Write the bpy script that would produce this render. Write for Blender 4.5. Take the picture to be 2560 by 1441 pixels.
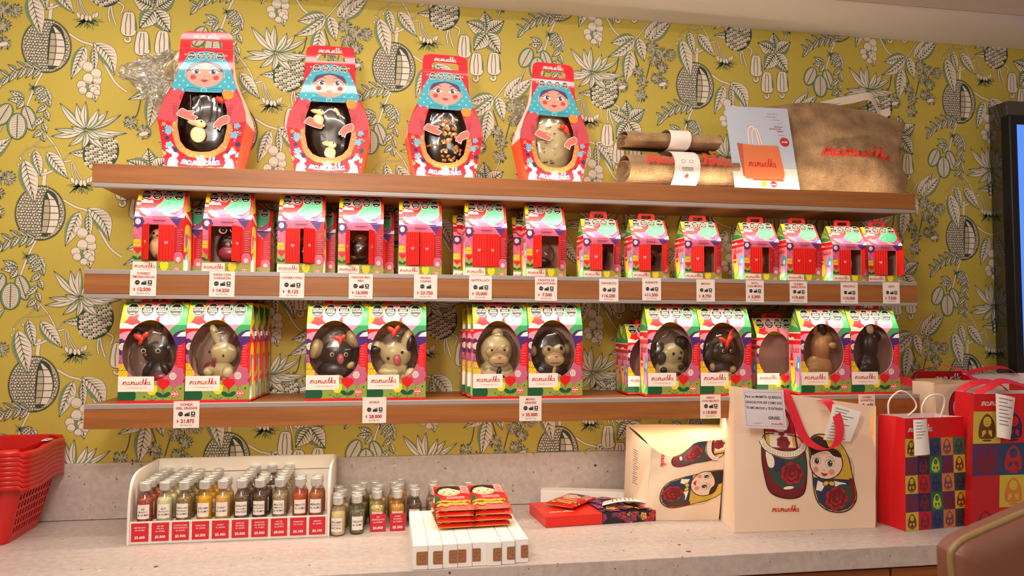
import bpy, bmesh, math, random
from math import sin, cos, pi, radians, sqrt, atan2, hypot
from mathutils import Vector, Matrix, Euler, noise
from mathutils.geometry import tessellate_polygon
random.seed(7)
SC = bpy.context.scene
COL = SC.collection
for o in list(bpy.data.objects): bpy.data.objects.remove(o)

# ------------------------------------------------------------------ camera
YAW, PIT, ROL, FPX = -.166, .052, .004, 1850
CAM = Vector((0, -2.3, 1.449))
_f = Vector((-sin(YAW)*cos(PIT), cos(YAW)*cos(PIT), sin(PIT)))
_r = Vector((cos(YAW), sin(YAW), 0)); _u = _r.cross(_f)
_R = cos(ROL)*_r + sin(ROL)*_u; _U = -sin(ROL)*_r + cos(ROL)*_u
cd = bpy.data.cameras.new('camera'); cam = bpy.data.objects.new('camera', cd); COL.objects.link(cam)
cam.matrix_world = Matrix(((_R.x, _U.x, -_f.x, CAM.x), (_R.y, _U.y, -_f.y, CAM.y), (_R.z, _U.z, -_f.z, CAM.z), (0, 0, 0, 1)))
cd.sensor_width = 36; cd.lens = 36*FPX/2560; cd.clip_start = .02
cd.dof.use_dof = True; cd.dof.focus_distance = 2.1; cd.dof.aperture_fstop = 8
SC.camera = cam
def ray(px, py): return _f + (px-1280)/FPX*_R - (py-720.5)/FPX*_U
def aty(px, py, Y):
    d = ray(px, py); return CAM + d*((Y-CAM.y)/d.y)
def atz(px, py, Z):
    d = ray(px, py); return CAM + d*((Z-CAM.z)/d.z)

# ------------------------------------------------------------------ world, lights, exposure
SC.view_settings.view_transform = 'Standard'; SC.view_settings.look = 'None'
SC.view_settings.gamma = 1; SC.view_settings.use_curve_mapping = False
SC.view_settings.exposure = 0.38
w = bpy.data.worlds.new('world'); SC.world = w; w.use_nodes = True
w.node_tree.nodes['Background'].inputs[0].default_value = (1, .86, .74, 1)
w.node_tree.nodes['Background'].inputs[1].default_value = .34
def area(name, loc, target, sx, sy, power, col=(1, .78, .52), spread=180):
    l = bpy.data.lights.new(name, 'AREA'); l.shape = 'RECTANGLE'; l.size = sx; l.size_y = sy
    l.energy = power; l.color = col; l.spread = radians(spread)
    o = bpy.data.objects.new(name, l); COL.objects.link(o); o.location = loc
    d = Vector(target)-Vector(loc)
    o.rotation_euler = d.to_track_quat('-Z', 'Y').to_euler()
    return o
WARM = (1, .82, .60)
SX0, SX1 = -.76, 1.62          # shelf ends
mid = (SX0+SX1)/2
# shop ceiling lamps: one linear lamp in front of the shelves, panels further back; plus an added point fill for ceiling and fronts, left
area('linear_ceiling_lamp', (-.15, -.74, 2.505), (-.15, -.68, 1.2), 2.1, .04, 12, (1, .92, .83))
area('ceiling_panel_lamp', (-.8, -3.0, 2.44), (.2, -.2, 1.1), 1.2, .5, 7, (1, .92, .83))
area('ceiling_panel_lamp', (1.8, -3.4, 2.44), (.6, -.2, 1.1), 1.2, .5, 10, (1, .92, .83))
_l = bpy.data.lights.new('point_fill_light', 'POINT'); _l.energy = 38; _l.color = (1, .93, .85); _l.shadow_soft_size = .12
_o = bpy.data.objects.new('point_fill_light', _l); COL.objects.link(_o); _o.location = (-.35, -1.95, 2.14)
# LED strips in the front rails of the shelves (up-lighters and down-lighters)
def strip(z, y, up, x0=SX0+.03, x1=SX1-.03, p=5, lean=.05, spread=180):
    return area('shelf_led_strip', ((x0+x1)/2, y, z), ((x0+x1)/2, y+lean, z+(1 if up else -1)*.1), x1-x0, .008, p, WARM, spread)
strip(1.8685, -.238, True, p=3.6, lean=.12)
strip(1.806, -.238, False, p=1.9, lean=.01, spread=140)
strip(1.5895, -.205, True, -.73, 1.56, p=5.0, lean=.0)
strip(1.514, -.288, False, -.73, 1.56, p=2.0, lean=.01, spread=140)
strip(1.2505, -.262, True, -.73, 1.56, p=1.2, lean=.05)
strip(1.186, -.25, False, -.70, 1.56, p=2.2, lean=.03)

# ------------------------------------------------------------------ materials
def lin(c):
    if isinstance(c, str):
        c = [int(c[i:i+2], 16)/255 for i in (0, 2, 4)]
        return tuple(x/12.92 if x <= .04045 else ((x+.055)/1.055)**2.4 for x in c)
    return tuple(c)
_M = {}
def M(key, col=None, rough=.5, **kw):
    """plain procedural material, cached; key may be a hex colour"""
    if key in _M: return _M[key]
    m = bpy.data.materials.new('mat_'+key); m.use_nodes = True
    b = m.node_tree.nodes['Principled BSDF']
    c = lin(col if col is not None else key)
    b.inputs['Base Color'].default_value = (*c[:3], 1); b.inputs['Roughness'].default_value = rough
    for k, v in kw.items():
        k = k.replace('_', ' ')
        if k in b.inputs: b.inputs[k].default_value = v
    _M[key] = m; return m
def NM(key, rough=.5, **kw):
    m = M(key, (.5, .5, .5), rough, **kw); return m, m.node_tree.nodes, m.node_tree.links, m.node_tree.nodes['Principled BSDF']
def node(nt, typ, **kw):
    n = nt.nodes.new(typ)
    for k, v in kw.items():
        if k in n.inputs: n.inputs[k].default_value = v
        else: setattr(n, k, v)
    return n
def ramp(nt, fac, stops, interp='LINEAR'):
    r = nt.nodes.new('ShaderNodeValToRGB'); r.color_ramp.interpolation = interp
    e = r.color_ramp.elements
    while len(e) < len(stops): e.new(.5)
    for i, (p, c) in enumerate(stops): e[i].position = p; e[i].color = (*lin(c)[:3], 1)
    nt.links.new(fac, r.inputs[0]); return r.outputs[0]
def texco(nt, scale=(1, 1, 1), kind='Object'):
    t = nt.nodes.new('ShaderNodeTexCoord'); mp = nt.nodes.new('ShaderNodeMapping'); mp.inputs['Scale'].default_value = scale
    nt.links.new(t.outputs[kind], mp.inputs[0]); return mp.outputs[0]
def bump(nt, h, b, s=.3, d=.002):
    n = nt.nodes.new('ShaderNodeBump'); n.inputs['Strength'].default_value = s; n.inputs['Distance'].default_value = d
    nt.links.new(h, n.inputs['Height']); nt.links.new(n.outputs[0], b.inputs['Normal'])

def wood(key, a, b_, c, rough=.45, sc=1.0):
    m, nd, lk, b = NM(key, rough); nt = m.node_tree
    co = texco(nt, (1.2*sc, 9*sc, 22*sc))
    n = node(nt, 'ShaderNodeTexNoise', Scale=2.2, Detail=6.0, Roughness=.6); lk.new(co, n.inputs['Vector'])
    lk.new(ramp(nt, n.outputs[0], [(.25, a), (.5, b_), (.78, c)]), b.inputs['Base Color'])
    bump(nt, n.outputs[0], b, .08)
    return m
wood('shelf_wood', 'a8692f', '965a28', '7d471d')
wood('cabinet_wood', 'a8602f', '985428', '7c421f')
M('rail_grey', '9d938f', .45, Metallic=.1)
M('ceiling_paint', 'f0e8de', .9)
M('ceiling_trim', 'b3a090', .9)
def terrazzo():
    m, nd, lk, b = NM('terrazzo', .38); nt = m.node_tree
    co = texco(nt)
    base = None
    n0 = node(nt, 'ShaderNodeTexNoise', Scale=60.0, Detail=3.0); lk.new(co, n0.inputs['Vector'])
    prev = ramp(nt, n0.outputs[0], [(.35, 'b2a49d'), (.65, 'c1b3ac')])
    for sc, th, colr, seed in ((26, .16, '4b3530', 0), (48, .17, '8a6a58', 3), (40, .13, 'ede0d6', 7), (90, .17, '6a4c40', 11)):
        mp = nt.nodes.new('ShaderNodeMapping'); mp.inputs['Location'].default_value = (seed, seed*.7, seed*1.3); lk.new(co, mp.inputs[0])
        nz = node(nt, 'ShaderNodeTexNoise', Scale=35.0); lk.new(mp.outputs[0], nz.inputs['Vector'])
        mx0 = node(nt, 'ShaderNodeMix', data_type='RGBA'); mx0.inputs[0].default_value = .012
        lk.new(mp.outputs[0], mx0.inputs[6]); lk.new(nz.outputs['Color'], mx0.inputs[7])
        v = node(nt, 'ShaderNodeTexVoronoi', Scale=float(sc)); lk.new(mx0.outputs[2], v.inputs['Vector'])
        # random per-cell threshold so that only some cells show a chip
        sep = nt.nodes.new('ShaderNodeSeparateColor'); lk.new(v.outputs['Color'], sep.inputs[0])
        mul = node(nt, 'ShaderNodeMath', operation='POWER'); lk.new(sep.outputs[0], mul.inputs[0]); mul.inputs[1].default_value = 4.0
        mu2 = node(nt, 'ShaderNodeMath', operation='MULTIPLY'); lk.new(mul.outputs[0], mu2.inputs[0]); mu2.inputs[1].default_value = th
        lt = node(nt, 'ShaderNodeMath', operation='LESS_THAN'); lk.new(v.outputs['Distance'], lt.inputs[0]); lk.new(mu2.outputs[0], lt.inputs[1])
        mx = node(nt, 'ShaderNodeMix', data_type='RGBA'); lk.new(lt.outputs[0], mx.inputs[0]); lk.new(prev, mx.inputs[6])
        mx.inputs[7].default_value = (*lin(colr), 1); prev = mx.outputs[2]
    lk.new(prev, b.inputs['Base Color'])
terrazzo()
def burlap():
    m, nd, lk, b = NM('burlap', .95); nt = m.node_tree
    co = texco(nt, (1, 1, 1))
    w1 = node(nt, 'ShaderNodeTexWave', Scale=95.0, Distortion=2.2, Detail=2.0); w1.bands_direction = 'Z'; lk.new(co, w1.inputs['Vector'])
    w2 = node(nt, 'ShaderNodeTexWave', Scale=95.0, Distortion=2.2, Detail=2.0); w2.bands_direction = 'X'; lk.new(co, w2.inputs['Vector'])
    mu = node(nt, 'ShaderNodeMath', operation='MULTIPLY'); lk.new(w1.outputs['Fac'], mu.inputs[0]); lk.new(w2.outputs['Fac'], mu.inputs[1])
    nz = node(nt, 'ShaderNodeTexNoise', Scale=18.0, Detail=5.0); lk.new(co, nz.inputs['Vector'])
    ad = node(nt, 'ShaderNodeMath', operation='ADD'); lk.new(mu.outputs[0], ad.inputs[0]); lk.new(nz.outputs[0], ad.inputs[1])
    lk.new(ramp(nt, ad.outputs[0], [(.35, '79573a'), (.65, 'b58d64'), (1.0, 'dcb88e')]), b.inputs['Base Color'])
    bump(nt, mu.outputs[0], b, 1.0, .003)
burlap()
def wallpaper_base():
    m, nd, lk, b = NM('wallpaper_ochre', .62); nt = m.node_tree
    n = node(nt, 'ShaderNodeTexNoise', Scale=400.0, Detail=2.0); lk.new(texco(nt, (1, 1, 1)), n.inputs['Vector'])
    lk.new(ramp(nt, n.outputs[0], [(.3, 'b6a23e'), (.7, 'c4af49')]), b.inputs['Base Color'])
wallpaper_base()
def clear(key, tint=(1, 1, 1), rough=.05, alpha_mix=.12):
    """thin clear film: mostly transparent with a glossy coat"""
    m = bpy.data.materials.new('mat_'+key); m.use_nodes = True; nt = m.node_tree; nt.nodes.clear()
    out = nt.nodes.new('ShaderNodeOutputMaterial'); tr = nt.nodes.new('ShaderNodeBsdfTransparent'); gl = nt.nodes.new('ShaderNodeBsdfGlossy')
    tr.inputs[0].default_value = (*tint, 1); gl.inputs['Roughness'].default_value = rough
    lw = nt.nodes.new('ShaderNodeLayerWeight'); lw.inputs[0].default_value = .35
    mx = nt.nodes.new('ShaderNodeMixShader')
    ma = nt.nodes.new('ShaderNodeMath'); ma.operation = 'MULTIPLY_ADD'; ma.inputs[1].default_value = .55; ma.inputs[2].default_value = alpha_mix
    nt.links.new(lw.outputs['Fresnel'], ma.inputs[0]); nt.links.new(ma.outputs[0], mx.inputs[0])
    nt.links.new(tr.outputs[0], mx.inputs[1]); nt.links.new(gl.outputs[0], mx.inputs[2]); nt.links.new(mx.outputs[0], out.inputs[0])
    _M[key] = m; return m
clear('cellophane', (.97, .97, .95), .12, .06)
clear('window_clear', (.99, .99, .98), .05, .03)
clear('film_crumpled', (.95, .95, .92), .2, .26)
clear('glass', (.98, .98, .96), .04, .05)

# ------------------------------------------------------------------ 2D drawing kit
def cat(pts, n=5, closed=False):
    """smooth curve through points"""
    P = [Vector(p) for p in pts]; out = []
    N = len(P)
    rng = range(N if closed else N-1)
    for i in rng:
        if closed: a, b, c, d = P[i-1], P[i], P[(i+1) % N], P[(i+2) % N]
        else: a, b, c, d = P[max(i-1, 0)], P[i], P[i+1], P[min(i+2, N-1)]
        for k in range(n):
            t = k/n
            out.append(.5*((2*b)+(c-a)*t+(2*a-5*b+4*c-d)*t*t+(3*b-a-3*c+d)*t**3))
    if not closed: out.append(P[-1])
    return [tuple(p) for p in out]
def xf(pts, x=0, y=0, s=1, rot=0, sy=None):
    c, s_ = cos(rot), sin(rot); sy = s if sy is None else sy
    return [(x+(p[0]*s)*c-(p[1]*sy)*s_, y+(p[0]*s)*s_+(p[1]*sy)*c) for p in pts]
def ellp(cx, cy, rx, ry=None, rot=0, n=20, a0=0, a1=2*pi):
    ry = rx if ry is None else ry
    full = abs(a1-a0-2*pi) < 1e-6
    return xf([(rx*cos(a0+(a1-a0)*i/(n if full else n-1)), ry*sin(a0+(a1-a0)*i/(n if full else n-1))) for i in range(n)], cx, cy, 1, rot)
def flowerp(cx, cy, r, k=7, d=.22, n=6, rot=0):
    return [(cx+r*(1-d+d*abs(cos(k*a/2)))*cos(a+rot), cy+r*(1-d+d*abs(cos(k*a/2)))*sin(a+rot)) for a in [2*pi*i/(k*n) for i in range(k*n)]]
def heartp(cx, cy, s):
    return [(cx+s*(16*sin(t)**3)/32, cy+s*(13*cos(t)-5*cos(2*t)-2*cos(3*t)-cos(4*t)+2)/32) for t in [2*pi*i/28 for i in range(28)]]
def cross2(o, a, b): return (a[0]-o[0])*(b[1]-o[1])-(a[1]-o[1])*(b[0]-o[0])
def area2(p): return sum(p[i-1][0]*p[i][1]-p[i][0]*p[i-1][1] for i in range(len(p)))/2
def is_convex(p):
    n = len(p)
    if n < 4: return True
    s = 0
    for i in range(n):
        c = cross2(p[i-2], p[i-1], p[i])
        if abs(c) < 1e-12: continue
        if s == 0: s = c
        elif s*c < 0: return False
    return True
def convexify(p):
    if is_convex(p): return [p] if area2(p) > 0 else [p[::-1]]
    tr = tessellate_polygon([[Vector((a, b, 0)) for a, b in p]])
    out = []
    for t in tr:
        q = [p[i] for i in t]
        a = area2(q)
        if abs(a) < 1e-12: continue
        out.append(q if a > 0 else q[::-1])
    return out
def hcut(p, a, b):
    """split convex ccw polygon by directed line a->b: (left part, right part)"""
    L, Rr = [], []
    n = len(p); d = [cross2(a, b, q) for q in p]
    for i in range(n):
        q, r, dq, dr = p[i], p[(i+1) % n], d[i], d[(i+1) % n]
        if dq >= 0: L.append(q)
        if dq <= 0: Rr.append(q)
        if dq*dr < 0:
            t = dq/(dq-dr); m = (q[0]+(r[0]-q[0])*t, q[1]+(r[1]-q[1])*t); L.append(m); Rr.append(m)
    return (L if len(L) > 2 else None), (Rr if len(Rr) > 2 else None)
def clip_in(ps, conv):
    n = len(conv)
    for i in range(n):
        a, b = conv[i], conv[(i+1) % n]
        ps = [q for q in (hcut(p, a, b)[0] for p in ps) if q]
    return ps
def clip_out(ps, conv):
    out = []; n = len(conv)
    bx = (min(c[0] for c in conv), max(c[0] for c in conv), min(c[1] for c in conv), max(c[1] for c in conv))
    for p in ps:
        if max(q[0] for q in p) <= bx[0] or min(q[0] for q in p) >= bx[1] or max(q[1] for q in p) <= bx[2] or min(q[1] for q in p) >= bx[3]:
            out.append(p); continue
        rest = p
        for i in range(n):
            L, Rr = hcut(rest, conv[i], conv[(i+1) % n])
            if Rr and abs(area2(Rr)) > 1e-12: out.append(Rr)
            rest = L
            if not rest: break
    return out
_T = {}
def text_polys(s, bold=0.0):
    k = (s, bold)
    if k in _T: return _T[k]
    c = bpy.data.curves.new('t', 'FONT'); c.body = s; c.resolution_u = 2; c.offset = bold; c.align_x = 'CENTER'
    o = bpy.data.objects.new('t', c); COL.objects.link(o)
    dg = bpy.context.evaluated_depsgraph_get(); me = o.evaluated_get(dg).to_mesh()
    vs = [(v.co.x, v.co.y) for v in me.vertices]; ps = []
    for f in me.polygons:
        q = [vs[i] for i in f.vertices]
        a = area2(q)
        if abs(a) > 1e-10:
            if a < 0: q = q[::-1]
            ps += convexify(q)
    o.to_mesh_clear(); bpy.data.objects.remove(o); bpy.data.curves.remove(c)
    xs = [q[0] for p in ps for q in p] or [0]
    _T[k] = (ps, min(xs), max(xs)); return _T[k]
def _logo():
    A = lambda x: [ellp(x+.36, .46, .34, .44, n=14)+[(x+.70, .46)], cat([(x+.72, .9), (x+.72, .2), (x+.88, .02), (x+1.05, .12)], 4)]
    Mm = lambda x: [cat([(x-.25, .02), (x-.05, .08), (x+.06, .55), (x+.14, .9), (x+.2, .85), (x+.2, .0)], 4),
                    cat([(x+.2, .55), (x+.38, .92), (x+.55, .8), (x+.57, .0)], 4), cat([(x+.57, .55), (x+.75, .92), (x+.92, .8), (x+.94, .2), (x+1.08, .02), (x+1.25, .1)], 4)]
    st = []; x = 0
    st += Mm(0); x = 1.22; st += A(x); x += 1.2; st += Mm(x); x += 1.2
    st += [cat([(x, .9), (x, .25), (x+.2, .02), (x+.45, .2), (x+.5, .9)], 4), cat([(x+.5, .9), (x+.5, .2), (x+.65, .02), (x+.8, .12)], 4)]; x += .85
    st += [cat([(x-.05, .1), (x+.2, .6), (x+.38, .95), (x+.42, .5), (x+.35, .05), (x+.1, .02), (x+.0, .15)], 4)]; x += .6
    st += [cat([(x+.55, .8), (x+.3, .92), (x+.05, .5), (x+.25, .03), (x+.6, .12)], 4)]; x += .68
    st += [cat([(x-.05, .12), (x+.3, 1.2), (x+.38, 1.75), (x+.25, 1.85), (x+.16, 1.4), (x+.12, 0)], 4), cat([(x+.12, .5), (x+.35, .92), (x+.52, .75), (x+.54, .2), (x+.68, .02), (x+.8, .12)], 4)]; x += .82
    st += [cat([(x-.05, .12), (x+.3, 1.2), (x+.38, 1.75), (x+.25, 1.85), (x+.16, 1.4), (x+.12, 0)], 4), cat([(x+.12, .4), (x+.4, .9), (x+.55, .75), (x+.4, .48), (x+.16, .42), (x+.4, .3), (x+.6, .02), (x+.8, .12)], 4)]; x += .8
    st += A(x); x += 1.0
    return [[(px+.12*py, py) for px, py in s] for s in st], x
LOGO, LOGOW = _logo()
class Art:
    def __init__(s): s.items = []; s.l = 0
    def p(s, pts, col, same=False):
        if not same: s.l += 1
        s.items.append((pts, col, s.l, False)); return s
    def cv(s, polys, col, same=False):
        if not same: s.l += 1
        for q in polys: s.items.append((q, col, s.l, True))
    def e(s, cx, cy, rx, ry, col, rot=0, n=18, same=False): return s.p(ellp(cx, cy, rx, ry, rot, n), col, same)
    def r(s, x0, y0, x1, y1, col, same=False): return s.p([(x0, y0), (x1, y0), (x1, y1), (x0, y1)], col, same)
    def st(s, pts, w, col, same=False, closed=False, taper=False):
        if not same: s.l += 1
        P = [tuple(q) for i, q in enumerate(pts) if i == 0 or hypot(q[0]-pts[i-1][0], q[1]-pts[i-1][1]) > 1e-7]
        n = len(P)
        if n < 2: return
        if closed: P = P+[P[0]]; n += 1
        N = []
        for i in range(n):
            a = P[i-1] if i > 0 else (P[-2] if closed else P[0]); b = P[i+1] if i < n-1 else (P[1] if closed else P[-1])
            dx, dy = b[0]-a[0], b[1]-a[1]; L = hypot(dx, dy) or 1
            ww = w/2*(1-(i/(n-1))*.85 if taper else 1)
            N.append((-dy/L*ww, dx/L*ww))
        for i in range(n-1):
            q = [(P[i][0]-N[i][0], P[i][1]-N[i][1]), (P[i+1][0]-N[i+1][0], P[i+1][1]-N[i+1][1]), (P[i+1][0]+N[i+1][0], P[i+1][1]+N[i+1][1]), (P[i][0]+N[i][0], P[i][1]+N[i][1])]
            if area2(q) > 1e-13 and is_convex(q): s.items.append((q, col, s.l, True))
            elif abs(area2(q)) > 1e-13: s.items.append((q, col, s.l, False))
    def t(s, txt, cx, cy, h, col, wmax=None, bold=0.0, shear=0, same=False, rot=0):
        ps, x0, x1 = text_polys(txt, bold); k = h/.72; kx = k
        if wmax and (x1-x0)*k > wmax: kx = wmax/(x1-x0)
        c = (x0+x1)/2
        s.cv([xf([((q[0]-c)*kx+shear*q[1]*k, (q[1]-.36)*k) for q in p], cx, cy, 1, rot) for p in ps], col, same)
    def logo(s, cx, cy, w, col, lw=.2, rot=0, arc=0):
        k = w/LOGOW; s.l += 1; l = s.l
        for st in LOGO:
            q = [((px-LOGOW/2)*k, (py-.6)*k) for px, py in st]
            if arc: q = [(a, b+arc*(a*a/(w*w)*4)) for a, b in q]
            s.st(xf(q, cx, cy, 1, rot), lw*k*.9, col, same=True)
        s.l = l
    def add(s, o, x=0, y=0, k=1, rot=0, ky=None):
        b = s.l
        for p, c, l, v in o.items: s.items.append((xf(p, x, y, k, rot, ky), c, b+l, v))
        s.l = b+o.l

class MB:
    """collects shapes and links them as ONE mesh object"""
    def __init__(s): s.v = []; s.f = []; s.m = []; s.sm = []; s.mats = []; s.T = None
    def mi(s, k):
        if k not in s.mats: s.mats.append(k)
        return s.mats.index(k)
    def pt(s, p):
        s.v.append(tuple(s.T @ Vector(p)) if s.T is not None else tuple(p)); return len(s.v)-1
    def poly(s, pts, mat, smooth=False):
        i = [s.pt(p) for p in pts]; s.f.append(i); s.m.append(s.mi(mat)); s.sm.append(smooth)
    def grid(s, G, mat, smooth=True, cu=False, cv=False, tri=False):
        """G rows of points"""
        nr, nc = len(G), len(G[0]); idx = [[s.pt(p) for p in r] for r in G]; k = s.mi(mat)
        for i in range(nr if cv else nr-1):
            for j in range(nc if cu else nc-1):
                q = [idx[i][j], idx[i][(j+1) % nc], idx[(i+1) % nr][(j+1) % nc], idx[(i+1) % nr][j]]
                for q in ([[q[0], q[1], q[2]], [q[0], q[2], q[3]]] if tri else [q]): s.f.append(q); s.m.append(k); s.sm.append(smooth)
    def box(s, x0, y0, z0, x1, y1, z1, mat):
        c = [(x, y, z) for x in (x0, x1) for y in (y0, y1) for z in (z0, z1)]
        for q in ((0, 1, 3, 2), (4, 6, 7, 5), (0, 4, 5, 1), (2, 3, 7, 6), (0, 2, 6, 4), (1, 5, 7, 3)): s.poly([c[i] for i in q], mat)
    def rbox(s, x0, y0, z0, x1, y1, z1, mat, b=.002):
        """box with chamfered edges"""
        bm = bmesh.new(); bmesh.ops.create_cube(bm, size=1)
        for v in bm.verts: v.co = Vector(((x0+x1)/2+v.co.x*(x1-x0), (y0+y1)/2+v.co.y*(y1-y0), (z0+z1)/2+v.co.z*(z1-z0)))
        bmesh.ops.bevel(bm, geom=list(bm.edges), offset=b, segments=2, affect='EDGES', profile=.5)
        s.bm(bm, mat)
    def bm(s, bm, mat, smooth=False):
        bm.verts.ensure_lookup_table(); base = {v.index: s.pt(v.co) for v in bm.verts}; k = s.mi(mat)
        for f in bm.faces: s.f.append([base[v.index] for v in f.verts]); s.m.append(k); s.sm.append(smooth)
        bm.free()
    def prism(s, pts, f0, f1, mat, matside=None, caps=True):
        """2D outline (may be concave) between two maps 2D->3D"""
        A = [f0(*p) for p in pts]; B = [f1(*p) for p in pts]; n = len(pts)
        if caps: s.poly(A[::-1], mat); s.poly(B, mat)
        for i in range(n): s.poly([A[i], A[(i+1) % n], B[(i+1) % n], B[i]], matside or mat)
    def lathe(s, prof, mat, n=20, c=(0, 0, 0), smooth=True, caps=True):
        """prof: list of (r,z)"""
        G = [[(c[0]+r*cos(2*pi*j/n), c[1]+r*sin(2*pi*j/n), c[2]+z) for j in range(n)] for r, z in prof]
        s.grid(G, mat, smooth, cu=True)
        if caps:
            if prof[0][0] > 1e-6: s.poly(G[0][::-1], mat)
            if prof[-1][0] > 1e-6: s.poly(G[-1], mat)
    def tube(s, pts, r, mat, n=8, sx=1, closed=False, taper=None):
        P = [Vector(p) for p in pts]; G = []; up = Vector((0, 0, 1))
        N = len(P); prev = None
        for i in range(N):
            a = P[i-1] if (i or closed) else P[0]; b = P[(i+1) % N] if (i < N-1 or closed) else P[-1]
            t = (b-a).normalized()
            if prev is None: nx = t.orthogonal().normalized()
            else:
                nx = prev-t*prev.dot(t); nx.normalize()
            prev = nx; ny = t.cross(nx)
            rr = r*(taper[i] if taper else 1)
            G.append([P[i]+nx*(rr*cos(2*pi*j/n))+ny*(rr*sx*sin(2*pi*j/n)) for j in range(n)])
        s.grid(G, mat, True, cu=True, cv=closed)
        if not closed: s.poly(G[0][::-1], mat); s.poly(G[-1], mat)
    def ell(s, c, r, mat, n=16, m=10, rot=None, f=None):
        """ellipsoid; f(unit vector)->scale for modelling"""
        R = Euler(rot).to_matrix() if rot else None; G = []
        for i in range(m+1):
            th = pi*i/m; row = []
            for j in range(n):
                ph = 2*pi*j/n; d = Vector((sin(th)*cos(ph), sin(th)*sin(ph), cos(th)))
                k = f(d) if f else 1
                p = Vector((d.x*r[0]*k, d.y*r[1]*k, d.z*r[2]*k))
                if R: p = R @ p
                row.append((c[0]+p.x, c[1]+p.y, c[2]+p.z))
            G.append(row)
        s.grid(G[::-1], mat, True, cu=True)
    def ribbon(s, pts, wv, mat, th=0.0008):
        """flat strap: centre line points, width vector(s)"""
        W = wv if isinstance(wv, list) else [wv]*len(pts)
        G = []
        for i, p in enumerate(pts):
            p = Vector(p); a = Vector(pts[max(i-1, 0)]); b = Vector(pts[min(i+1, len(pts)-1)])
            w_ = Vector(W[i]); nn = (b-a).cross(w_).normalized()*th/2
            G.append([p-w_/2-nn, p+w_/2-nn, p+w_/2+nn, p-w_/2+nn])
        s.grid(G, mat, False, cu=True); s.poly(G[0][::-1], mat); s.poly(G[-1], mat)
    def art(s, art, fmap, clip=None, holes=(), cuts_u=(), cuts_v=(), dz=2.5e-5, z0=1e-4, sm=False):
        """put a drawing on a surface: fmap(u,v,h)->3D"""
        for pts, col, l, cvx in art.items:
            ps = [pts] if cvx else convexify(pts)
            if clip: ps = clip_in(ps, clip)
            for h in holes: ps = clip_out(ps, h)
            for cu in cuts_u:
                q = []
                for p in ps:
                    mn = min(a[0] for a in p); mx = max(a[0] for a in p)
                    if mn < cu < mx: q += [k for k in hcut(p, (cu, 0), (cu, 1)) if k]
                    else: q.append(p)
                ps = q
            for cu in cuts_v:
                q = []
                for p in ps:
                    mn = min(a[1] for a in p); mx = max(a[1] for a in p)
                    if mn < cu < mx: q += [k for k in hcut(p, (0, cu), (1, cu)) if k]
                    else: q.append(p)
                ps = q
            h = z0+l*dz; k = s.mi(col)
            fc = getattr(fmap, 'facet', None)
            if fc: ps = [q for p in ps for q in hcut(p, *fmap.diag(p)) if q]
            for p in ps:
                if abs(area2(p)) < 1e-11: continue
                g = fc(p) if fc else fmap
                s.f.append([s.pt(g(a, b, h)) for a, b in p]); s.m.append(k); s.sm.append(sm)
    def mesh(s, name):
        me = bpy.data.meshes.new(name); me.from_pydata(s.v, [], s.f)
        for k in s.mats: me.materials.append(M(k))
        me.polygons.foreach_set('material_index', s.m); me.polygons.foreach_set('use_smooth', s.sm)
        me.update(); return me
    def build(s, name, parent=None, label=None, loc=None, rot=None):
        o = bpy.data.objects.new(name, s.mesh(name)); COL.objects.link(o)
        if parent: o.parent = parent
        if label: o['label'] = label
        if loc: o.location = loc
        if rot: o.rotation_euler = rot
        return o
def thing(name, label, cat_, loc=(0, 0, 0), rot=(0, 0, 0), group=None):
    o = bpy.data.objects.new(name, None); COL.objects.link(o); o.empty_display_size = .02
    o.location = loc; o.rotation_euler = rot if not isinstance(rot, (int, float)) else (0, 0, rot)
    return tag(o, label, cat_, group)
def tag(o, label, cat_, group=None):
    o['label'] = label; o['category'] = cat_
    if group: o['group'] = group
    return o
def struct(o): o['kind'] = 'structure'; return o
def dup(root, loc=None, rot=None, label=None, group=None):
    def cp(o, par):
        c = o.copy(); COL.objects.link(c); c.parent = par
        for ch in kids[o.name]: cp(ch, c)
        return c
    kids = {}
    def walk(o):
        kids[o.name] = list(o.children)
        for c in o.children: walk(c)
    walk(root); r = cp(root, None)
    if loc is not None: r.location = loc
    if rot is not None: r.rotation_euler = rot if not isinstance(rot, (int, float)) else (0, 0, rot)
    if label: r['label'] = label
    if group: r['group'] = group
    return r
def planemap(o, U, V):
    o, U, V = Vector(o), Vector(U), Vector(V); N = U.cross(V).normalized()
    return lambda u, v, h=0: o+U*u+V*v+N*h

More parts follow.
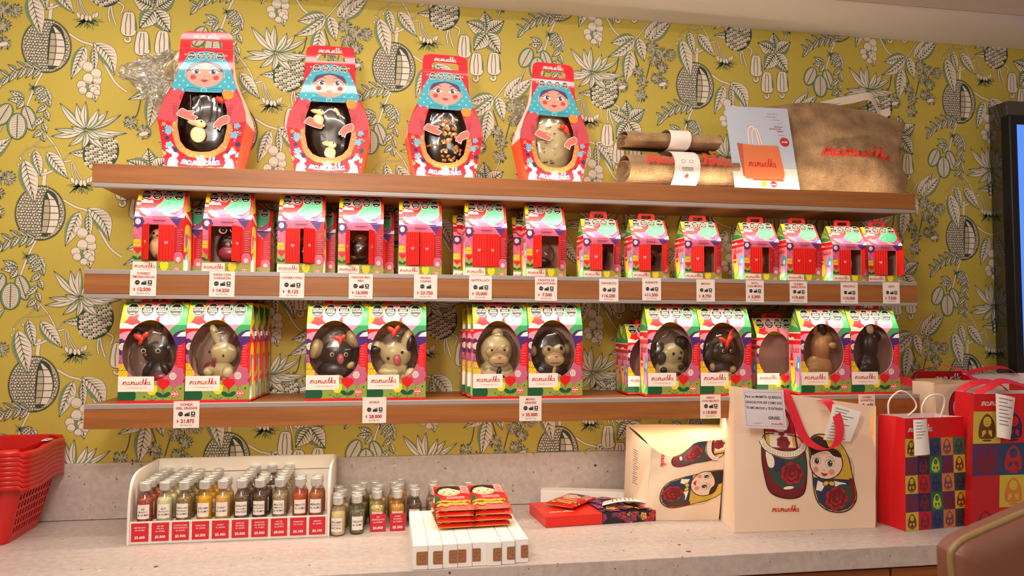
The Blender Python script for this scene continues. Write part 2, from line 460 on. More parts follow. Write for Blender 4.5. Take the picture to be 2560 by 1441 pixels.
# ------------------------------------------------------------------ wallpaper drawing (one repeat)
M('wp_cream', 'e0d2c0', .7); M('wp_dark', '333f2c', .7); M('wp_green', '6f8a64', .7); M('wp_shade', 'b3a58a', .7); M('wp_line', '5a5a44', .7)
CR, DK, GR, SH, LN = 'wp_cream', 'wp_dark', 'wp_green', 'wp_shade', 'wp_line'
def leaf(A, b, t, w, veins=7, bend=0, lw=1.0, crinkle=0, fill=CR, pw=.75):
    bx, by = b; L = hypot(t[0]-bx, t[1]-by); a = atan2(t[1]-by, t[0]-bx)
    T = lambda q: xf(q, bx, by, 1, a)
    mid = lambda s: (s*L, bend*sin(pi*s))
    hw = lambda s: w/2*max(sin(pi*min(s**pw, 1)), 0)*(1+crinkle*sin(s*38))
    S = [i/13 for i in range(14)]
    def outl(e, up=1, dn=1):
        return [(mid(s)[0], mid(s)[1]+(hw(s)+e)*up) for s in S]+[(mid(s)[0], mid(s)[1]-(hw(s)+e)*dn) for s in S[::-1]][1:-1]
    A.p(T([(-lw, 0)]+outl(lw)[1:13]+[(L+lw*2.2, 0)]+outl(lw)[14:]), DK)
    A.p(T(outl(0)), fill)
    A.p(T([(mid(s)[0], mid(s)[1]-hw(s)*.98) for s in S]+[(mid(s)[0], mid(s)[1]-hw(s)*(.62)) for s in S[::-1]][1:-1]), GR)
    A.l += 1
    for i in range(1, veins+1):
        s0 = i/(veins+1.5); s1 = min(s0+.13, 1)
        m0 = mid(s0)
        for sg in (1, -1):
            e = (mid(s1)[0], mid(s1)[1]+sg*hw(s1)*.93); c = ((m0[0]+e[0])/2, (m0[1]+e[1])/2-sg*w*.03)
            A.st(T([m0, c, e]), 2.6*lw, DK if sg < 0 or i % 2 else GR, same=True, taper=True)
    A.st(T([mid(s) for s in S]), 1.5*lw, DK)
def twig(A, pts, w, fill=CR):
    q = cat(pts, 4); A.st(q, w+1.8, DK); A.st(q, w, fill)
def knob(A, x, y, rx, ry=None, rot=0, fill=CR, lw=1.0, n=14):
    ry = ry or rx; A.e(x, y, rx+lw, ry+lw, DK, rot, n); A.e(x, y, rx, ry, fill, rot, n)
def rambutan(A, x, y, r, rnd):
    A.e(x, y, r*.8, r*.8, SH, n=14); A.l += 1
    for i in range(80):
        a = rnd.uniform(0, 2*pi); q = r*sqrt(rnd.uniform(0, 1))*.85; b = a+rnd.uniform(-.9, .9); l = r*.34
        p0 = (x+q*cos(a), y+q*sin(a)); A.st([p0, (p0[0]+l*cos(b), p0[1]+l*sin(b))], 2.0, GR if i % 2 else LN, same=True, taper=True)
def wall_tile():
    A = Art(); rnd = random.Random(3)
    # branches
    twig(A, [(-5, -62), (-20, -95), (-30, -120), (-43, -160)], 5)
    twig(A, [(55, 35), (85, 18), (120, 5), (150, -45), (175, -85), (205, -108)], 5)
    twig(A, [(6, 201), (30, 172), (45, 145), (52, 133), (70, 137)], 3.5)
    twig(A, [(6, 201), (-10, 183), (-24, 169), (-40, 160), (-55, 140)], 1.2); twig(A, [(30, 174), (5, 168), (-22, 168)], 1.2)
    twig(A, [(52, 133), (62, 150), (80, 160), (98, 162)], 1.2)
    # jackfruit
    twig(A, [(6, 60), (6, 80), (9, 112)], 9); twig(A, [(-18, 98), (8, 100), (32, 112)], 5)
    ol = [(60*cos(t)*(1.0-.06*sin(t)), 68*sin(t)) for t in [2*pi*i/40 for i in range(40)]]
    A.p([(p[0]*1.03, p[1]*1.03) for p in ol], DK)
    A.p(ol, SH)
    A.l += 1; l0 = A.l
    for i in range(84):
        t = 2*pi*i/84; x, y = 59*cos(t), 67*sin(t); a = t+.35
        A.p([(x-2.6*sin(a), y+2.6*cos(a)), (x+2.6*sin(a), y-2.6*cos(a)), (x+5.5*cos(a), y+5.5*sin(a))], DK, same=True)
    A.l += 1
    for j in range(18):
        for i in range(17):
            x = -58+i*7.0+(j % 2)*3.5+rnd.uniform(-1, 1); y = -64+j*7.4+rnd.uniform(-1, 1)
            if (x/57)**2+(y/65)**2 > 1: continue
            if x > 9 and abs(y) < 54 and x < 44: continue
            r = 3.5; k = rnd.uniform(0, 6)
            A.l = l0+1; A.p([(x+(r+1)*cos(k+q*pi/2.5), y+(r+1)*sin(k+q*pi/2.5)) for q in range(5)], DK, same=True)
            A.l = l0+2; A.p([(x+r*.85*cos(k+q*pi/2.5), y+.5+r*.85*sin(k+q*pi/2.5)) for q in range(5)], CR, same=True)
            if (i+j) % 2: A.l = l0+3; A.p([(x-.3, y-2.6), (x+2.4, y-.6), (x+.2, y+.6)], DK, same=True)
    A.l = l0+4
    sec = [(6, -56), (3, 0), (11, 55), (34, 50), (45, 22), (48, -8), (40, -38), (22, -56)]
    A.p(cat(sec, 4, True), DK); A.l += 1
    for j in range(6):
        y0 = -50+j*17.2; y1 = y0+15.2
        def ex(y): return 4+(y+58)*.05, 47.5*sqrt(max(0, 1-((y+6)/63)**2))-1
        for k in range(2):
            q = []
            for y in (y0, y1):
                a, b = ex(y); m = a+(b-a)*.42
                q.append((a+1, m-1) if k == 0 else (m+1, b-1))
            P = [(q[0][0], y0), (q[0][1], y0), (q[1][1], y1), (q[1][0], y1)]
            if P[1][0]-P[0][0] > 2 and P[2][0]-P[3][0] > 2: A.p(P, CR if k else 'wp_shade', same=True)
    # leaves above the fruit
    leaf(A, (-44, 134), (-15, 26), 46, 8); leaf(A, (-20, 160), (-3, 94), 27, 7); leaf(A, (10, 156), (65, 90), 36, 8); leaf(A, (128, 158), (66, 155), 22, 7)
    for q in ((-58, 122), (-53, 137), (-32, 148)): knob(A, *q, 2, 5, .5)
    # tassel flower
    A.l += 1
    for a, b in (((73, 134), (80, 88)), ((75, 134), (95, 84)), ((77, 132), (104, 82))): twig(A, [a, ((a[0]+b[0])/2-3, (a[1]+b[1])/2), b], 2.2)
    A.l += 1
    for i in range(70):
        a = rnd.uniform(-pi-.2, .2); r = rnd.uniform(14, 34); x0, y0 = 97+rnd.uniform(-14, 14), 74+rnd.uniform(-4, 4)
        A.st([(x0, y0), (x0+r*cos(a)*.9, y0+r*sin(a)*.75)], 1.1, GR if i % 2 else LN, same=True)
    for x, y, ro in ((76, 86, .4), (86, 82, -.2), (97, 80, 0), (106, 80, .3), (116, 88, -.5), (122, 90, -.3)): knob(A, x, y, 4, 8, ro)
    # longan / coffee cluster
    leaf(A, (117, 16), (172, -66), 46, 9, bend=14); leaf(A, (96, 6), (64, -82), 36, 8); leaf(A, (118, 5), (122, -66), 20, 7); leaf(A, (116, -80), (127, -138), 34, 5)
    for x, y, r in ((95, -42, 11), (130, -82, 11), (105, -48, 13), (126, -64, 13), (106, -78, 13), (90, -96, 11), (94, -110, 10), (122, -108, 10), (111, -122, 9), (130, -114, 8)):
        knob(A, x, y, r); A.st(ellp(x, y, r*.72, r*.72, 0, 8, -2.6, -.9), 1.4, GR)
    # lychee leaves and rambutans  (k: from a neighbouring repeat)
    k = 1.16; off = (471, -195)  # expressed around the fruit to the right, brought back one column
    S = lambda x, y: (x*1.30, y*k)
    twig(A, [(-257, 89), S(-160, 95), S(-118, 150)], 3)
    leaf(A, S(-150, 112), S(-208, 95), 37, 7); leaf(A, S(-150, 108), S(-214, 60), 31, 7, bend=8); leaf(A, S(-142, 112), S(-127, 54), 36, 6)
    leaf(A, S(-160, 80), S(-173, -4), 42, 8); leaf(A, S(-125, 110), S(-82, 170), 34, 8); leaf(A, S(-113, 108), S(-58, 164), 38, 8)
    for pts in ([S(-190, 60), S(-195, 30), S(-206, 10)], [S(-152, 80), S(-140, 40), S(-132, 5)], [S(-110, 60), S(-130, -20), S(-136, -40)]): twig(A, pts, 1.2, LN)
    for x, y, r in ((-107, 90, 17), (-85, 74, 18), (-62, 74, 15), (-104, 57, 15), (-82, 40, 15), (-143, 26, 15), (-208, 8, 15), (-182, -12, 16), (-132, 1, 15), (-96, 12, 15), (-80, 0, 14), (-136, -33, 16)):
        rambutan(A, *S(x, y), r*1.3, rnd)
    for x, y in ((-182, -16), (-82, -2)): knob(A, *S(x, y), 13, 5.5, .3)
    # hazel leaves and cashew apples
    twig(A, [S(-136, -45), S(-150, -80), S(-167, -96), S(-166, -125)], 2.5)
    for b, t, ww in (((-167, -92), (-172, -50), 30), ((-170, -97), (-212, -78), 32), ((-163, -97), (-128, -70), 30), ((-166, -104), (-136, -150), 36), ((-168, -104), (-196, -146), 34)):
        leaf(A, S(*b), S(*t), ww*1.32, 7, crinkle=.07, lw=1.5)
    for x, y in ((-218, -140), (-190, -182), (-150, -178)):
        X, Y = S(x, y); twig(A, [(X, Y+32), (X+4, Y+43)], 2)
        ca = lambda e: cat([(X, Y+34-e), (X-15+e, Y+27), (X-21+e, Y-17), (X-10, Y-31+e), (X+10, Y-31+e), (X+21-e, Y-17), (X+15-e, Y+27)], 4, True)
        A.p(ca(0), DK); A.p(ca(1.6), CR)
        for dx in (-8, 5): A.st([(X+dx*.5, Y+29), (X+dx, Y), (X+dx*.8, Y-27)], 1.9, DK)
        A.st([(X+16, Y+19), (X+17.5, Y-15)], 3.4, GR)
        A.st(ellp(X-2, Y-39, 7, 7, 0, 9, -3.4, 1.2), 8.5, DK); A.st(ellp(X-2, Y-39, 7, 7, 0, 9, -3.3, 1.0), 6, CR)
    # pineapple with its crown
    px, py = 145, 160; ro = -.55
    for q in ([(158, 120), (162, 95), (172, 66)], [(156, 120), (152, 95), (156, 74)], [(172, 128), (190, 118), (184, 98)]): A.st(cat(q, 4), 6, DK); A.st(cat(q, 4), 4, CR)
    A.p(ellp(px, py, 44, 50, ro, 26), DK); l0 = A.l
    for j in range(-4, 5):
        for i in range(-4, 5):
            x = i*13.5+(j % 2)*6.7; y = j*10.8
            if (x/40)**2+(y/46)**2 > 1: continue
            (X, Y), = xf([(x, y)], px, py, 1, ro); r = 7
            H = [(X+r*cos(q*pi/3+ro), Y+r*.85*sin(q*pi/3+ro)) for q in range(6)]
            A.l = l0+1; A.p(H, CR if rnd.random() > .3 else SH, same=True)
            A.l = l0+2; A.st([(X-3, Y-1), (X+.5, Y+1.2), (X+3.5, Y-2)], 1.2, LN, same=True); A.p([(X-1.5, Y-4), (X+3.5, Y-4.4), (X+4.5, Y+1)], GR, same=True)
    A.l = l0+3
    c0 = (106, 216)
    for tip, ww in (((-86, -19), 16), ((-77, 0), 14), ((-67, 67), 19), ((102, -3), 14), ((86, 45), 13), ((-42, -42), 15), ((77, -13), 15), ((45, -45), 20), ((-8, -48), 15), ((52, 52), 18), ((29, 56), 20), ((-26, 68), 20), ((-3, 74), 18), ((38, -20), 16), ((-36, 8), 14)):
        t = (c0[0]+tip[0], c0[1]+tip[1]); b = (c0[0]+tip[0]*.06, c0[1]+tip[1]*.06)
        leaf(A, b, t, ww, 0, bend=4 if tip[0] < 0 else -4, pw=.9)
        A.st([(c0[0]+tip[0]*.15+1, c0[1]+tip[1]*.15), (c0[0]+tip[0]*.55+1.5, c0[1]+tip[1]*.55)], 3, GR, taper=True)
    # cacao pods (left below the fruit), drooping leaf chain and serrated spray
    V = 434
    def pod(x, y, rx, ry, ro):
        A.e(x, y, rx+1.3, ry+1.3, DK, ro, 20); A.e(x, y, rx, ry, GR, ro, 20); A.e(x, y, rx*.78, ry*.93, CR, ro, 20)
        for i in range(-6, 7):
            yy = i*ry/7.5; hw = rx*.68*sqrt(max(0, 1-(yy/ry)**2)); A.st(xf([(-hw, yy+1), (0, yy-1), (hw, yy+1)], x, y, 1, ro), 1.1, LN, same=i > -6)
        A.st(xf([(0, -ry*.9), (0, ry*.9)], x, y, 1, ro), 2.2, DK)
    pod(-36, 245-V, 17, 32, .35); pod(-98, 252-V, 20, 30, -.5); pod(-64, 223-V, 24, 33, 0)
    twig(A, [(-100, 222-V), (-112, 195-V), (-128, 160-V), (-140, 120-V)], 2.2)
    q = cat([(-38, 318-V), (-10, 330-V), (4, 318-V), (8, 295-V), (0, 250-V), (-2, 205-V)], 3)
    A.st(q, 1.5, DK)
    for i, (x, y) in enumerate(q[4:]):
        sg = 1 if i % 2 else -1; s = 22+4*sin(i)
        leaf(A, (x, y), (x+sg*s*.75-8, y-s*1.0), 15, 4)
    q = cat([(-8, 372-V), (-30, 378-V), (-60, 372-V), (-90, 352-V), (-112, 328-V)], 3); A.st(q, 1.5, DK)
    for i, (x, y) in enumerate(q[1::2]):
        leaf(A, (x, y), (x-18, y-27-5*sin(i*.7)), 14, 5)
        leaf(A, (x, y), (x-21, y+13), 11, 5)
    for b, t in (((-50, 296-V), (-84, 312-V)), ((-50, 292-V), (-88, 290-V)), ((-52, 290-V), (-66, 268-V))): leaf(A, b, t, 17, 4)
    for i in range(26):
        a = rnd.uniform(0, 6.3); r = rnd.uniform(4, 15); A.st([(-30, 325-V), (-30+r*cos(a), 325-V+r*sin(a))], 1, GR, same=i > 0)
    return A
WP = dict(x0=-.985, z0=2.256, W=.497, H=.4876, off=.2635, xo=.0276)
def build_wall():
    b = MB(); X0, X1, Z0, Z1 = -1.75, 2.75, .0, 2.75
    b.poly([(X0, 0, Z0), (X1, 0, Z0), (X1, 0, Z1), (X0, 0, Z1)], 'wallpaper_ochre')
    b.poly([(X0, .1, Z0), (X0, .1, Z1), (X1, .1, Z1), (X1, .1, Z0)], 'ceiling_paint')
    t = MB(); t.art(wall_tile(), lambda u, v, h: (u*.001075, -h, v*.001135), dz=4e-6, z0=2e-4)
    V, F, MI = t.v, t.f, [b.mi(k) for k in t.mats]
    cen = [(sum(V[i][0] for i in f)/len(f), sum(V[i][2] for i in f)/len(f)) for f in t.f]
    for i in range(-2, 9):
        for k in range(-4, 3):
            ox = WP['x0']+i*WP['W']+(i % 2)*WP['xo']; oz = WP['z0']+k*WP['H']+(i % 2)*WP['off']
            ref = {}
            for f, mi, (cx, cz) in zip(F, t.m, cen):
                if not (-1.70 < cx+ox < 2.70 and .98 < cz+oz < 2.5): continue
                g = []
                for j in f:
                    if j not in ref: ref[j] = len(b.v); b.v.append((V[j][0]+ox, V[j][1], V[j][2]+oz))
                    g.append(ref[j])
                b.f.append(g); b.m.append(MI[mi]); b.sm.append(False)
    struct(b.build('wall_back'))
build_wall()
# ------------------------------------------------------------------ room shell
M('floor_tile', 'cbbcae', .5)
def sbox(name, *a):
    b = MB(); b.box(*a); return struct(b.build(name))
sbox('floor', -2.6, -4.6, -.05, 3.4, .1, 0, 'floor_tile')
M('wall_paint', 'cbb8a4', .9)
sbox('wall_left', -2.7, -4.6, 0, -2.6, .1, 2.75, 'wall_paint')
sbox('wall_right', 3.4, -4.6, 0, 3.5, .1, 2.75, 'wall_paint')
sbox('wall_front', -2.6, -4.7, 0, 3.4, -4.6, 2.75, 'wall_paint')
sbox('ceiling', -2.6, -4.6, 2.515, 3.4, 0, 2.60, 'ceiling_paint')
b = MB(); b.box(-2.59, -.262, 2.463, 3.39, -.001, 2.515, 'ceiling_paint'); b.box(-2.59, -.266, 2.459, 3.39, -.262, 2.514, 'ceiling_trim'); struct(b.build('trim_1'))
# worktop with upstand
b = MB(); b.rbox(-1.7, -.592, .848, 2.75, -.0205, .9, 'terrazzo', .002)
top = b.build('worktop'); tag(top, 'long pale grey terrazzo worktop with dark chips, below the three shelves', 'worktop')
b = MB(); b.rbox(-1.7, -.02, .90, 2.75, -.0012, 1.056, 'terrazzo', .002); struct(b.build('trim_2'))
# base cabinets
for i, x in enumerate((-.60, .14, .80, 1.27, 1.93)):
    x1 = (.138, .798, 1.268, 1.928, 2.6)[i]
    t = thing('base_cabinet', ('wooden base cabinet under the worktop, at the far left below the basket stack', 'wooden base cabinet under the worktop, below the row of white boxes', 'wooden base cabinet under the worktop, below the floral gift box',
        'wooden base cabinet under the worktop, below the cream tote with the note', 'wooden base cabinet under the worktop, below the checked gift bags')[i], 'cabinet', ((x+x1)/2, -.33, 0), group='wooden base cabinets under the worktop')
    w2 = (x1-x)/2
    b = MB(); b.box(-w2, -.22, .02, w2, .30, .846, 'cabinet_wood'); b.build('carcass', t)
    b = MB(); b.rbox(-w2+.002, -.24, .03, w2-.002, -.2215, .838, 'cabinet_wood', .0015); d = b.build('door', t)
    b = MB(); b.tube([(-.08, -.262, .77), (.08, -.262, .77)], .006, 'rail_grey'); b.tube([(-.06, -.24, .77), (-.06, -.262, .77)], .004, 'rail_grey'); b.tube([(.06, -.24, .77), (.06, -.262, .77)], .004, 'rail_grey'); b.build('handle', d)

# ------------------------------------------------------------------ shelves
def shelf(name, x0, x1, y, parts, label):
    """parts: list of (part, z0, z1, mat, dy)"""
    t = thing('wall_shelf', label, 'shelf', ((x0+x1)/2, 0, parts[0][1])); w2 = (x1-x0)/2; z = parts[0][1]
    for nm, a, c, mat, kind in parts:
        b = MB()
        if kind == 'board': b.rbox(-w2+.002, y+.02, a-z, w2-.002, -.0015, c-z, mat, .0015)
        else: b.rbox(-w2, y, a-z, w2, y+.0195, c-z, mat, .001)
        b.build(nm, t)
    return t
shelf('s1', SX0, SX1, -.247, [('shelf_board', 1.815, 1.866, 'shelf_wood', 'board'), ('front_fascia', 1.8185, 1.868, 'shelf_wood', 'f'), ('light_rail', 1.807, 1.818, 'rail_grey', 'f')], 'top wooden wall shelf carrying the doll shaped boxes and burlap bags')
shelf('s2', -.753, 1.58, -.295, [('shelf_board', 1.53, 1.587, 'shelf_wood', 'board'), ('front_fascia', 1.527, 1.5765, 'shelf_wood', 'f'), ('price_rail', 1.577, 1.589, 'rail_grey', 'f'), ('light_rail', 1.516, 1.5265, 'rail_grey', 'f')], 'middle wooden wall shelf carrying the small house boxes with red shutters')
shelf('s3', -.743, 1.58, -.295, [('shelf_board', 1.195, 1.248, 'shelf_wood', 'board'), ('front_fascia', 1.189, 1.2375, 'shelf_wood', 'f'), ('price_rail', 1.238, 1.25, 'rail_grey', 'f')], 'bottom wooden wall shelf carrying the boxes with egg shaped windows')

# ------------------------------------------------------------------ printed cartons
for k, c in dict(c_red='dc1f26', c_dred='a81420', c_pink='ee8fa6', c_mauve='c2607e', c_purple='4b2a6e', c_lav='8f66b0', c_green='3f9a5c', c_teal='58b48a', c_dgreen='1f5a36',
                 c_olive='93a04a', c_lime='a9c94f', c_yellow='f6d71e', c_gold='d9a520', c_orange='ee8a2c', c_white='f4ead8', c_label='f2e6da', c_black='17151a', c_blue='4ea5d8',
                 c_logo='c9262e', c_line='7a2540', c_inner='c89c8c').items(): M(k, c, .35, Specular_IOR_Level=.28)
M('door_red', 'ea2a1c', .5, Specular_IOR_Level=.15); M('door_shade', 'c4181a', .5, Specular_IOR_Level=.15)
def octo(A, x, y, r, lines=('EXCESO EN', 'CALORÍAS')):
    q = lambda r: ellp(x, y, r, r, pi/8, 8)
    A.p(q(r*1.10), 'c_white'); A.p(q(r), 'c_black')
    n = len(lines)
    for i, t in enumerate(lines): A.t(t, x, y+r*(.16+(n-1)*.16-i*.34), r*.26, 'c_white', wmax=r*1.66, bold=.02)
    A.r(x-r*.38, y-r*.68, x+r*.38, y-r*.52, 'c_white')
OCT = (('EXCESO EN', 'AZÚCARES'), ('EXCESO EN', 'GRASAS', 'TOTALES'), ('EXCESO EN', 'GRASAS', 'SATURADAS'), ('EXCESO EN', 'CALORÍAS'))
def striped(A, x, y, r):
    A.e(x, y, r, r, 'c_white')
    for i in range(-2, 3): A.st([(x+i*r*.34, y-r*.8*sqrt(1-(i*.34)**2)), (x+i*r*.34, y+r*.8*sqrt(1-(i*.34)**2))], r*.12, 'c_line', same=i > -2)
def cloud(A, x, y, w, h, col='c_white'):
    A.p([(x-w/2, y), (x+w/2, y)]+[(x+w/2*cos(t)*(1), y+h*(.55+.45*abs(sin(2.2*t)))*sin(t)**.5) for t in [pi*i/16 for i in range(1, 16)]], col)
def badge(A, x, y, r):
    A.e(x, y, r, r, 'c_red'); A.e(x, y, r*.86, r*.86, 'c_white'); A.e(x, y, r*.78, r*.78, 'c_red')
    A.r(x-r*.8, y-.12*r, x+r*.8, y+.14*r, 'c_white'); A.st([(x-r*.3, y-r*.6), (x, y-r*.25), (x+r*.35, y-r*.55)], r*.14, 'c_white')
    A.st([(x-r*.5, y+r*.5), (x, y+r*.3), (x+r*.5, y+r*.5)], r*.12, 'c_white')
def label_patch(A, x0, y0, x1, y1, sub=True):
    n = 22; P = []
    for i in range(n*2+1): P.append((x0+(x1-x0)*i/(2*n), y0-(.008 if i % 2 else 0)))
    for i in range(1, 17): P.append((x1+(.008 if i % 2 else 0), y0+(y1-y0)*i/16))
    for i in range(n*2+1): P.append((x1-(x1-x0)*i/(2*n), y1+(.008 if i % 2 else 0)))
    P.append((x0, y1)); P.append((x0, y0))
    A.p(P[:-1], 'c_label')
    A.logo((x0+x1)/2+.01, y0+(y1-y0)*.58, (x1-x0)*.78, 'c_logo')
    if sub: A.t('el chocolate más rico', (x0+x1)/2+.02, y0+(y1-y0)*.25, (y1-y0)*.11, 'c_logo', wmax=(x1-x0)*.72, shear=.25)
def tulip(A, x, y, r, col):
    A.p([(x-r, y+r*.7), (x-r*.5, y+r*.95), (x, y+r*.7), (x+r*.5, y+r*.95), (x+r, y+r*.7), (x+r*.95, y-r*.3), (x+r*.4, y-r*.95), (x-r*.4, y-r*.95), (x-r*.95, y-r*.3)], col)
def leaves2(A, x, y, r, col='c_dgreen'):
    A.p(ellp(x-r*.55, y, r*.62, r*.34, -.5, 14), col); A.p(ellp(x+r*.55, y, r*.62, r*.34, .5, 14), col)
def gift(A, x0, y0, x1, y1):
    A.r(x0, y0, x1, y1, 'c_gold'); A.l += 1
    h = y1-y0
    for i in range(5):
        x = x0+(x1-x0)*i/5; A.st([(x, y0), (min(x+h*.5, x1), y0+min(h, (x1-x)*1.2))], .012, 'c_yellow', same=True)
    A.st([(x0, (y0+y1)/2), (x1, (y0+y1)/2)], .006, 'c_purple'); A.st(cat([(x0+.02, y1), (x0+.06, y1+.1), (x0+.1, y1+.03), (x0+.03, y1+.02), (x0, y1+.07)], 4), .005, 'c_purple')
def egg_art():
    A = Art(); A.r(-.1, 0, 1.1, 1.6, 'c_red')
    A.r(-.1, .80, 1.1, 1.04, 'c_pink'); A.r(-.1, .33, .45, .80, 'c_mauve')
    A.l += 1
    for i in range(9): A.r(.12, .38+i*.045, .4, .388+i*.045, 'c_pink', same=True)
    A.p([(-.1, 1.02), (.33, 1.02), (.33, 1.09), (.2, 1.12), (-.1, 1.12)], 'c_red'); A.p(ellp(.16, .98, .2, .12, 0, 20), 'c_pink')
    A.p([(.5, .45), (1.1, .45), (1.1, 1.1), (.6, 1.2)], 'c_red')
    A.p([(.45, 1.6), (1.1, 1.6), (1.1, 1.05), (.85, .98), (.72, 1.14), (.6, 1.3)], 'c_green')
    A.p([(.15, 1.46), (.4, 1.34), (.62, 1.42), (.66, 1.6), (.1, 1.6)], 'c_orange'); A.p([(.3, 1.5), (.62, 1.44), (.75, 1.56), (.3, 1.58)], 'c_pink')
    A.p(cat([(-.05, 1.6), (.16, 1.6), (.13, 1.4), (.07, 1.25), (-.05, 1.22)], 4, True), 'c_yellow'); A.p([(.02, 1.6), (.02, 1.5), (.25, 1.5), (.25, 1.6)], 'c_teal')
    A.p([(.78, 1.6), (1.1, 1.6), (1.1, 1.42), (.95, 1.5)], 'c_yellow')
    cloud(A, .15, 1.14, .42, .09); A.p(flowerp(.40, 1.34, .16, 9, .16, 5), 'c_pink'); striped(A, .38, 1.39, .05)
    A.p(heartp(.735, 1.23, .32), 'c_pink')
    A.p(ellp(.97, .95, .19, .17, 0, 20), 'c_purple'); A.p([(.80, .98), (.92, .78), (1.1, .8), (1.1, 1.05)], 'c_purple'); A.p([(.86, 1.02), (1.1, 1.02), (1.1, 1.08), (1.0, 1.10), (.92, 1.08)], 'c_white')
    A.p([(.78, .45), (1.1, .45), (1.1, .98), (.9, .88)], 'c_red')
    A.l += 1
    for i in range(11): A.r(.885, .44+i*.043, .965-(i % 3)*.012, .446+i*.043, 'c_pink', same=True)
    A.r(-.1, -.02, 1.1, .30, 'c_olive'); A.p(ellp(.3, .29, .5, .05), 'c_olive')
    A.p(cat([(-.05, .03), (-.05, .2), (.1, .175), (.24, .18), (.27, .1), (.22, .03)], 4, True), 'c_dgreen')
    A.p(flowerp(.84, .40, .175, 8, .2, 5), 'c_mauve'); striped(A, .82, .405, .055); A.st([(.82, .23), (.82, .03)], .006, 'c_dgreen')
    A.p(flowerp(.05, .86, .13, 7, .28, 5), 'c_purple'); striped(A, .055, .86, .058)
    gift(A, -.02, .40, .14, .60)
    A.st([(.68, .22), (.68, .03)], .008, 'c_dgreen'); leaves2(A, .68, .12, .1); A.p(heartp(.68, .27, .2), 'c_red')
    A.st([(.51, .15), (.51, .03)], .006, 'c_dgreen'); tulip(A, .51, .195, .08, 'c_yellow'); A.st([(.44, .07), (.51, .03), (.58, .07)], .008, 'c_dgreen')
    A.e(.40, .09, .012, .012, 'c_dgreen'); A.e(.94, .21, .014, .014, 'c_dgreen'); badge(A, .86, .13, .062)
    A.r(-.1, -.02, 1.1, .035, 'c_red')
    for i, x in enumerate((.155, .375, .595, .815)): octo(A, x, 1.43, .098, OCT[i])
    return A
def egg_label():
    A = Art(); label_patch(A, 0, .175, .535, .40); return A
EGG = [(.455+.41*sin(t)*(1-.13*(-cos(t)+.0)), .80-.475*(-1)*(-cos(t))) for t in [2*pi*i/36 for i in range(36)]]
if area2(EGG) < 0: EGG = EGG[::-1]
def house_art():
    A = Art(); A.r(-.1, 0, 1.1, 1.6, 'c_red'); A.r(-.1, .18, .3, 1.02, 'c_mauve'); A.l += 1
    for i in range(9): A.r(0, .62+i*.03, .17, .626+i*.03, 'c_pink', same=True)
    A.r(-.1, -.02, 1.1, .2, 'c_olive')
    A.p([(.12, .98)]+ellp(.45, .84, .36, .22, 0, 16, pi, 0)+[(.8, .98)], 'c_mauve'); A.p(ellp(.45, .84, .42, .24, 0, 22), 'c_mauve')
    A.p([(.68, 1.04), (1.1, 1.06), (1.1, .96), (.94, .98), (.86, .84), (.72, 1.0)], 'c_purple')
    A.p([(.86, .84), (.95, 1.0), (1.1, 1.02), (1.1, .2), (.78, .2), (.78, .84)], 'c_dred'); A.l += 1
    for i in range(13): A.r(.86, .28+i*.042, .98-(i % 3)*.02, .285+i*.042, 'c_pink', same=True)
    A.p(flowerp(.9, .26, .12, 6, .22, 5), 'c_mauve'); striped(A, .9, .235, .045)
    A.p(ellp(.08, .29, .14, .12), 'c_olive'); leaves2(A, .09, .25, .09); A.p(heartp(.09, .385, .15), 'c_red')
    gift(A, -.02, .46, .15, .60)
    A.p(flowerp(.08, .93, .13, 8, .24, 5), 'c_purple'); striped(A, .08, .93, .055)
    tulip(A, .62, .105, .085, 'c_yellow'); badge(A, .875, .055, .052); A.e(.52, .09, .012, .012, 'c_dgreen'); A.e(.76, .03, .012, .012, 'c_dgreen')
    A.r(0, .0, .47, .18, 'c_label'); A.logo(.24, .10, .40, 'c_logo'); A.t('el chocolate más rico', .25, .045, .022, 'c_logo', wmax=.36, shear=.25)
    # roof scenery
    A.p([(-.1, 1.02), (.4, 1.02), (.5, 1.1), (.3, 1.2), (-.1, 1.2)], 'c_pink'); A.r(-.1, 1.18, .5, 1.28, 'c_red'); cloud(A, .05, 1.26, .3, .06); A.r(-.1, 1.12, .15, 1.17, 'c_red')
    A.p([(.02, 1.6), (-.1, 1.6), (-.1, 1.36), (.1, 1.34), (.2, 1.6)], 'c_yellow'); A.p([(.15, 1.6), (.1, 1.36), (.42, 1.34), (.55, 1.6)], 'c_pink')
    A.p([(.86, 1.02), (1.1, 1.02), (1.1, 1.09), (1.0, 1.12), (.9, 1.08)], 'c_white')
    return A
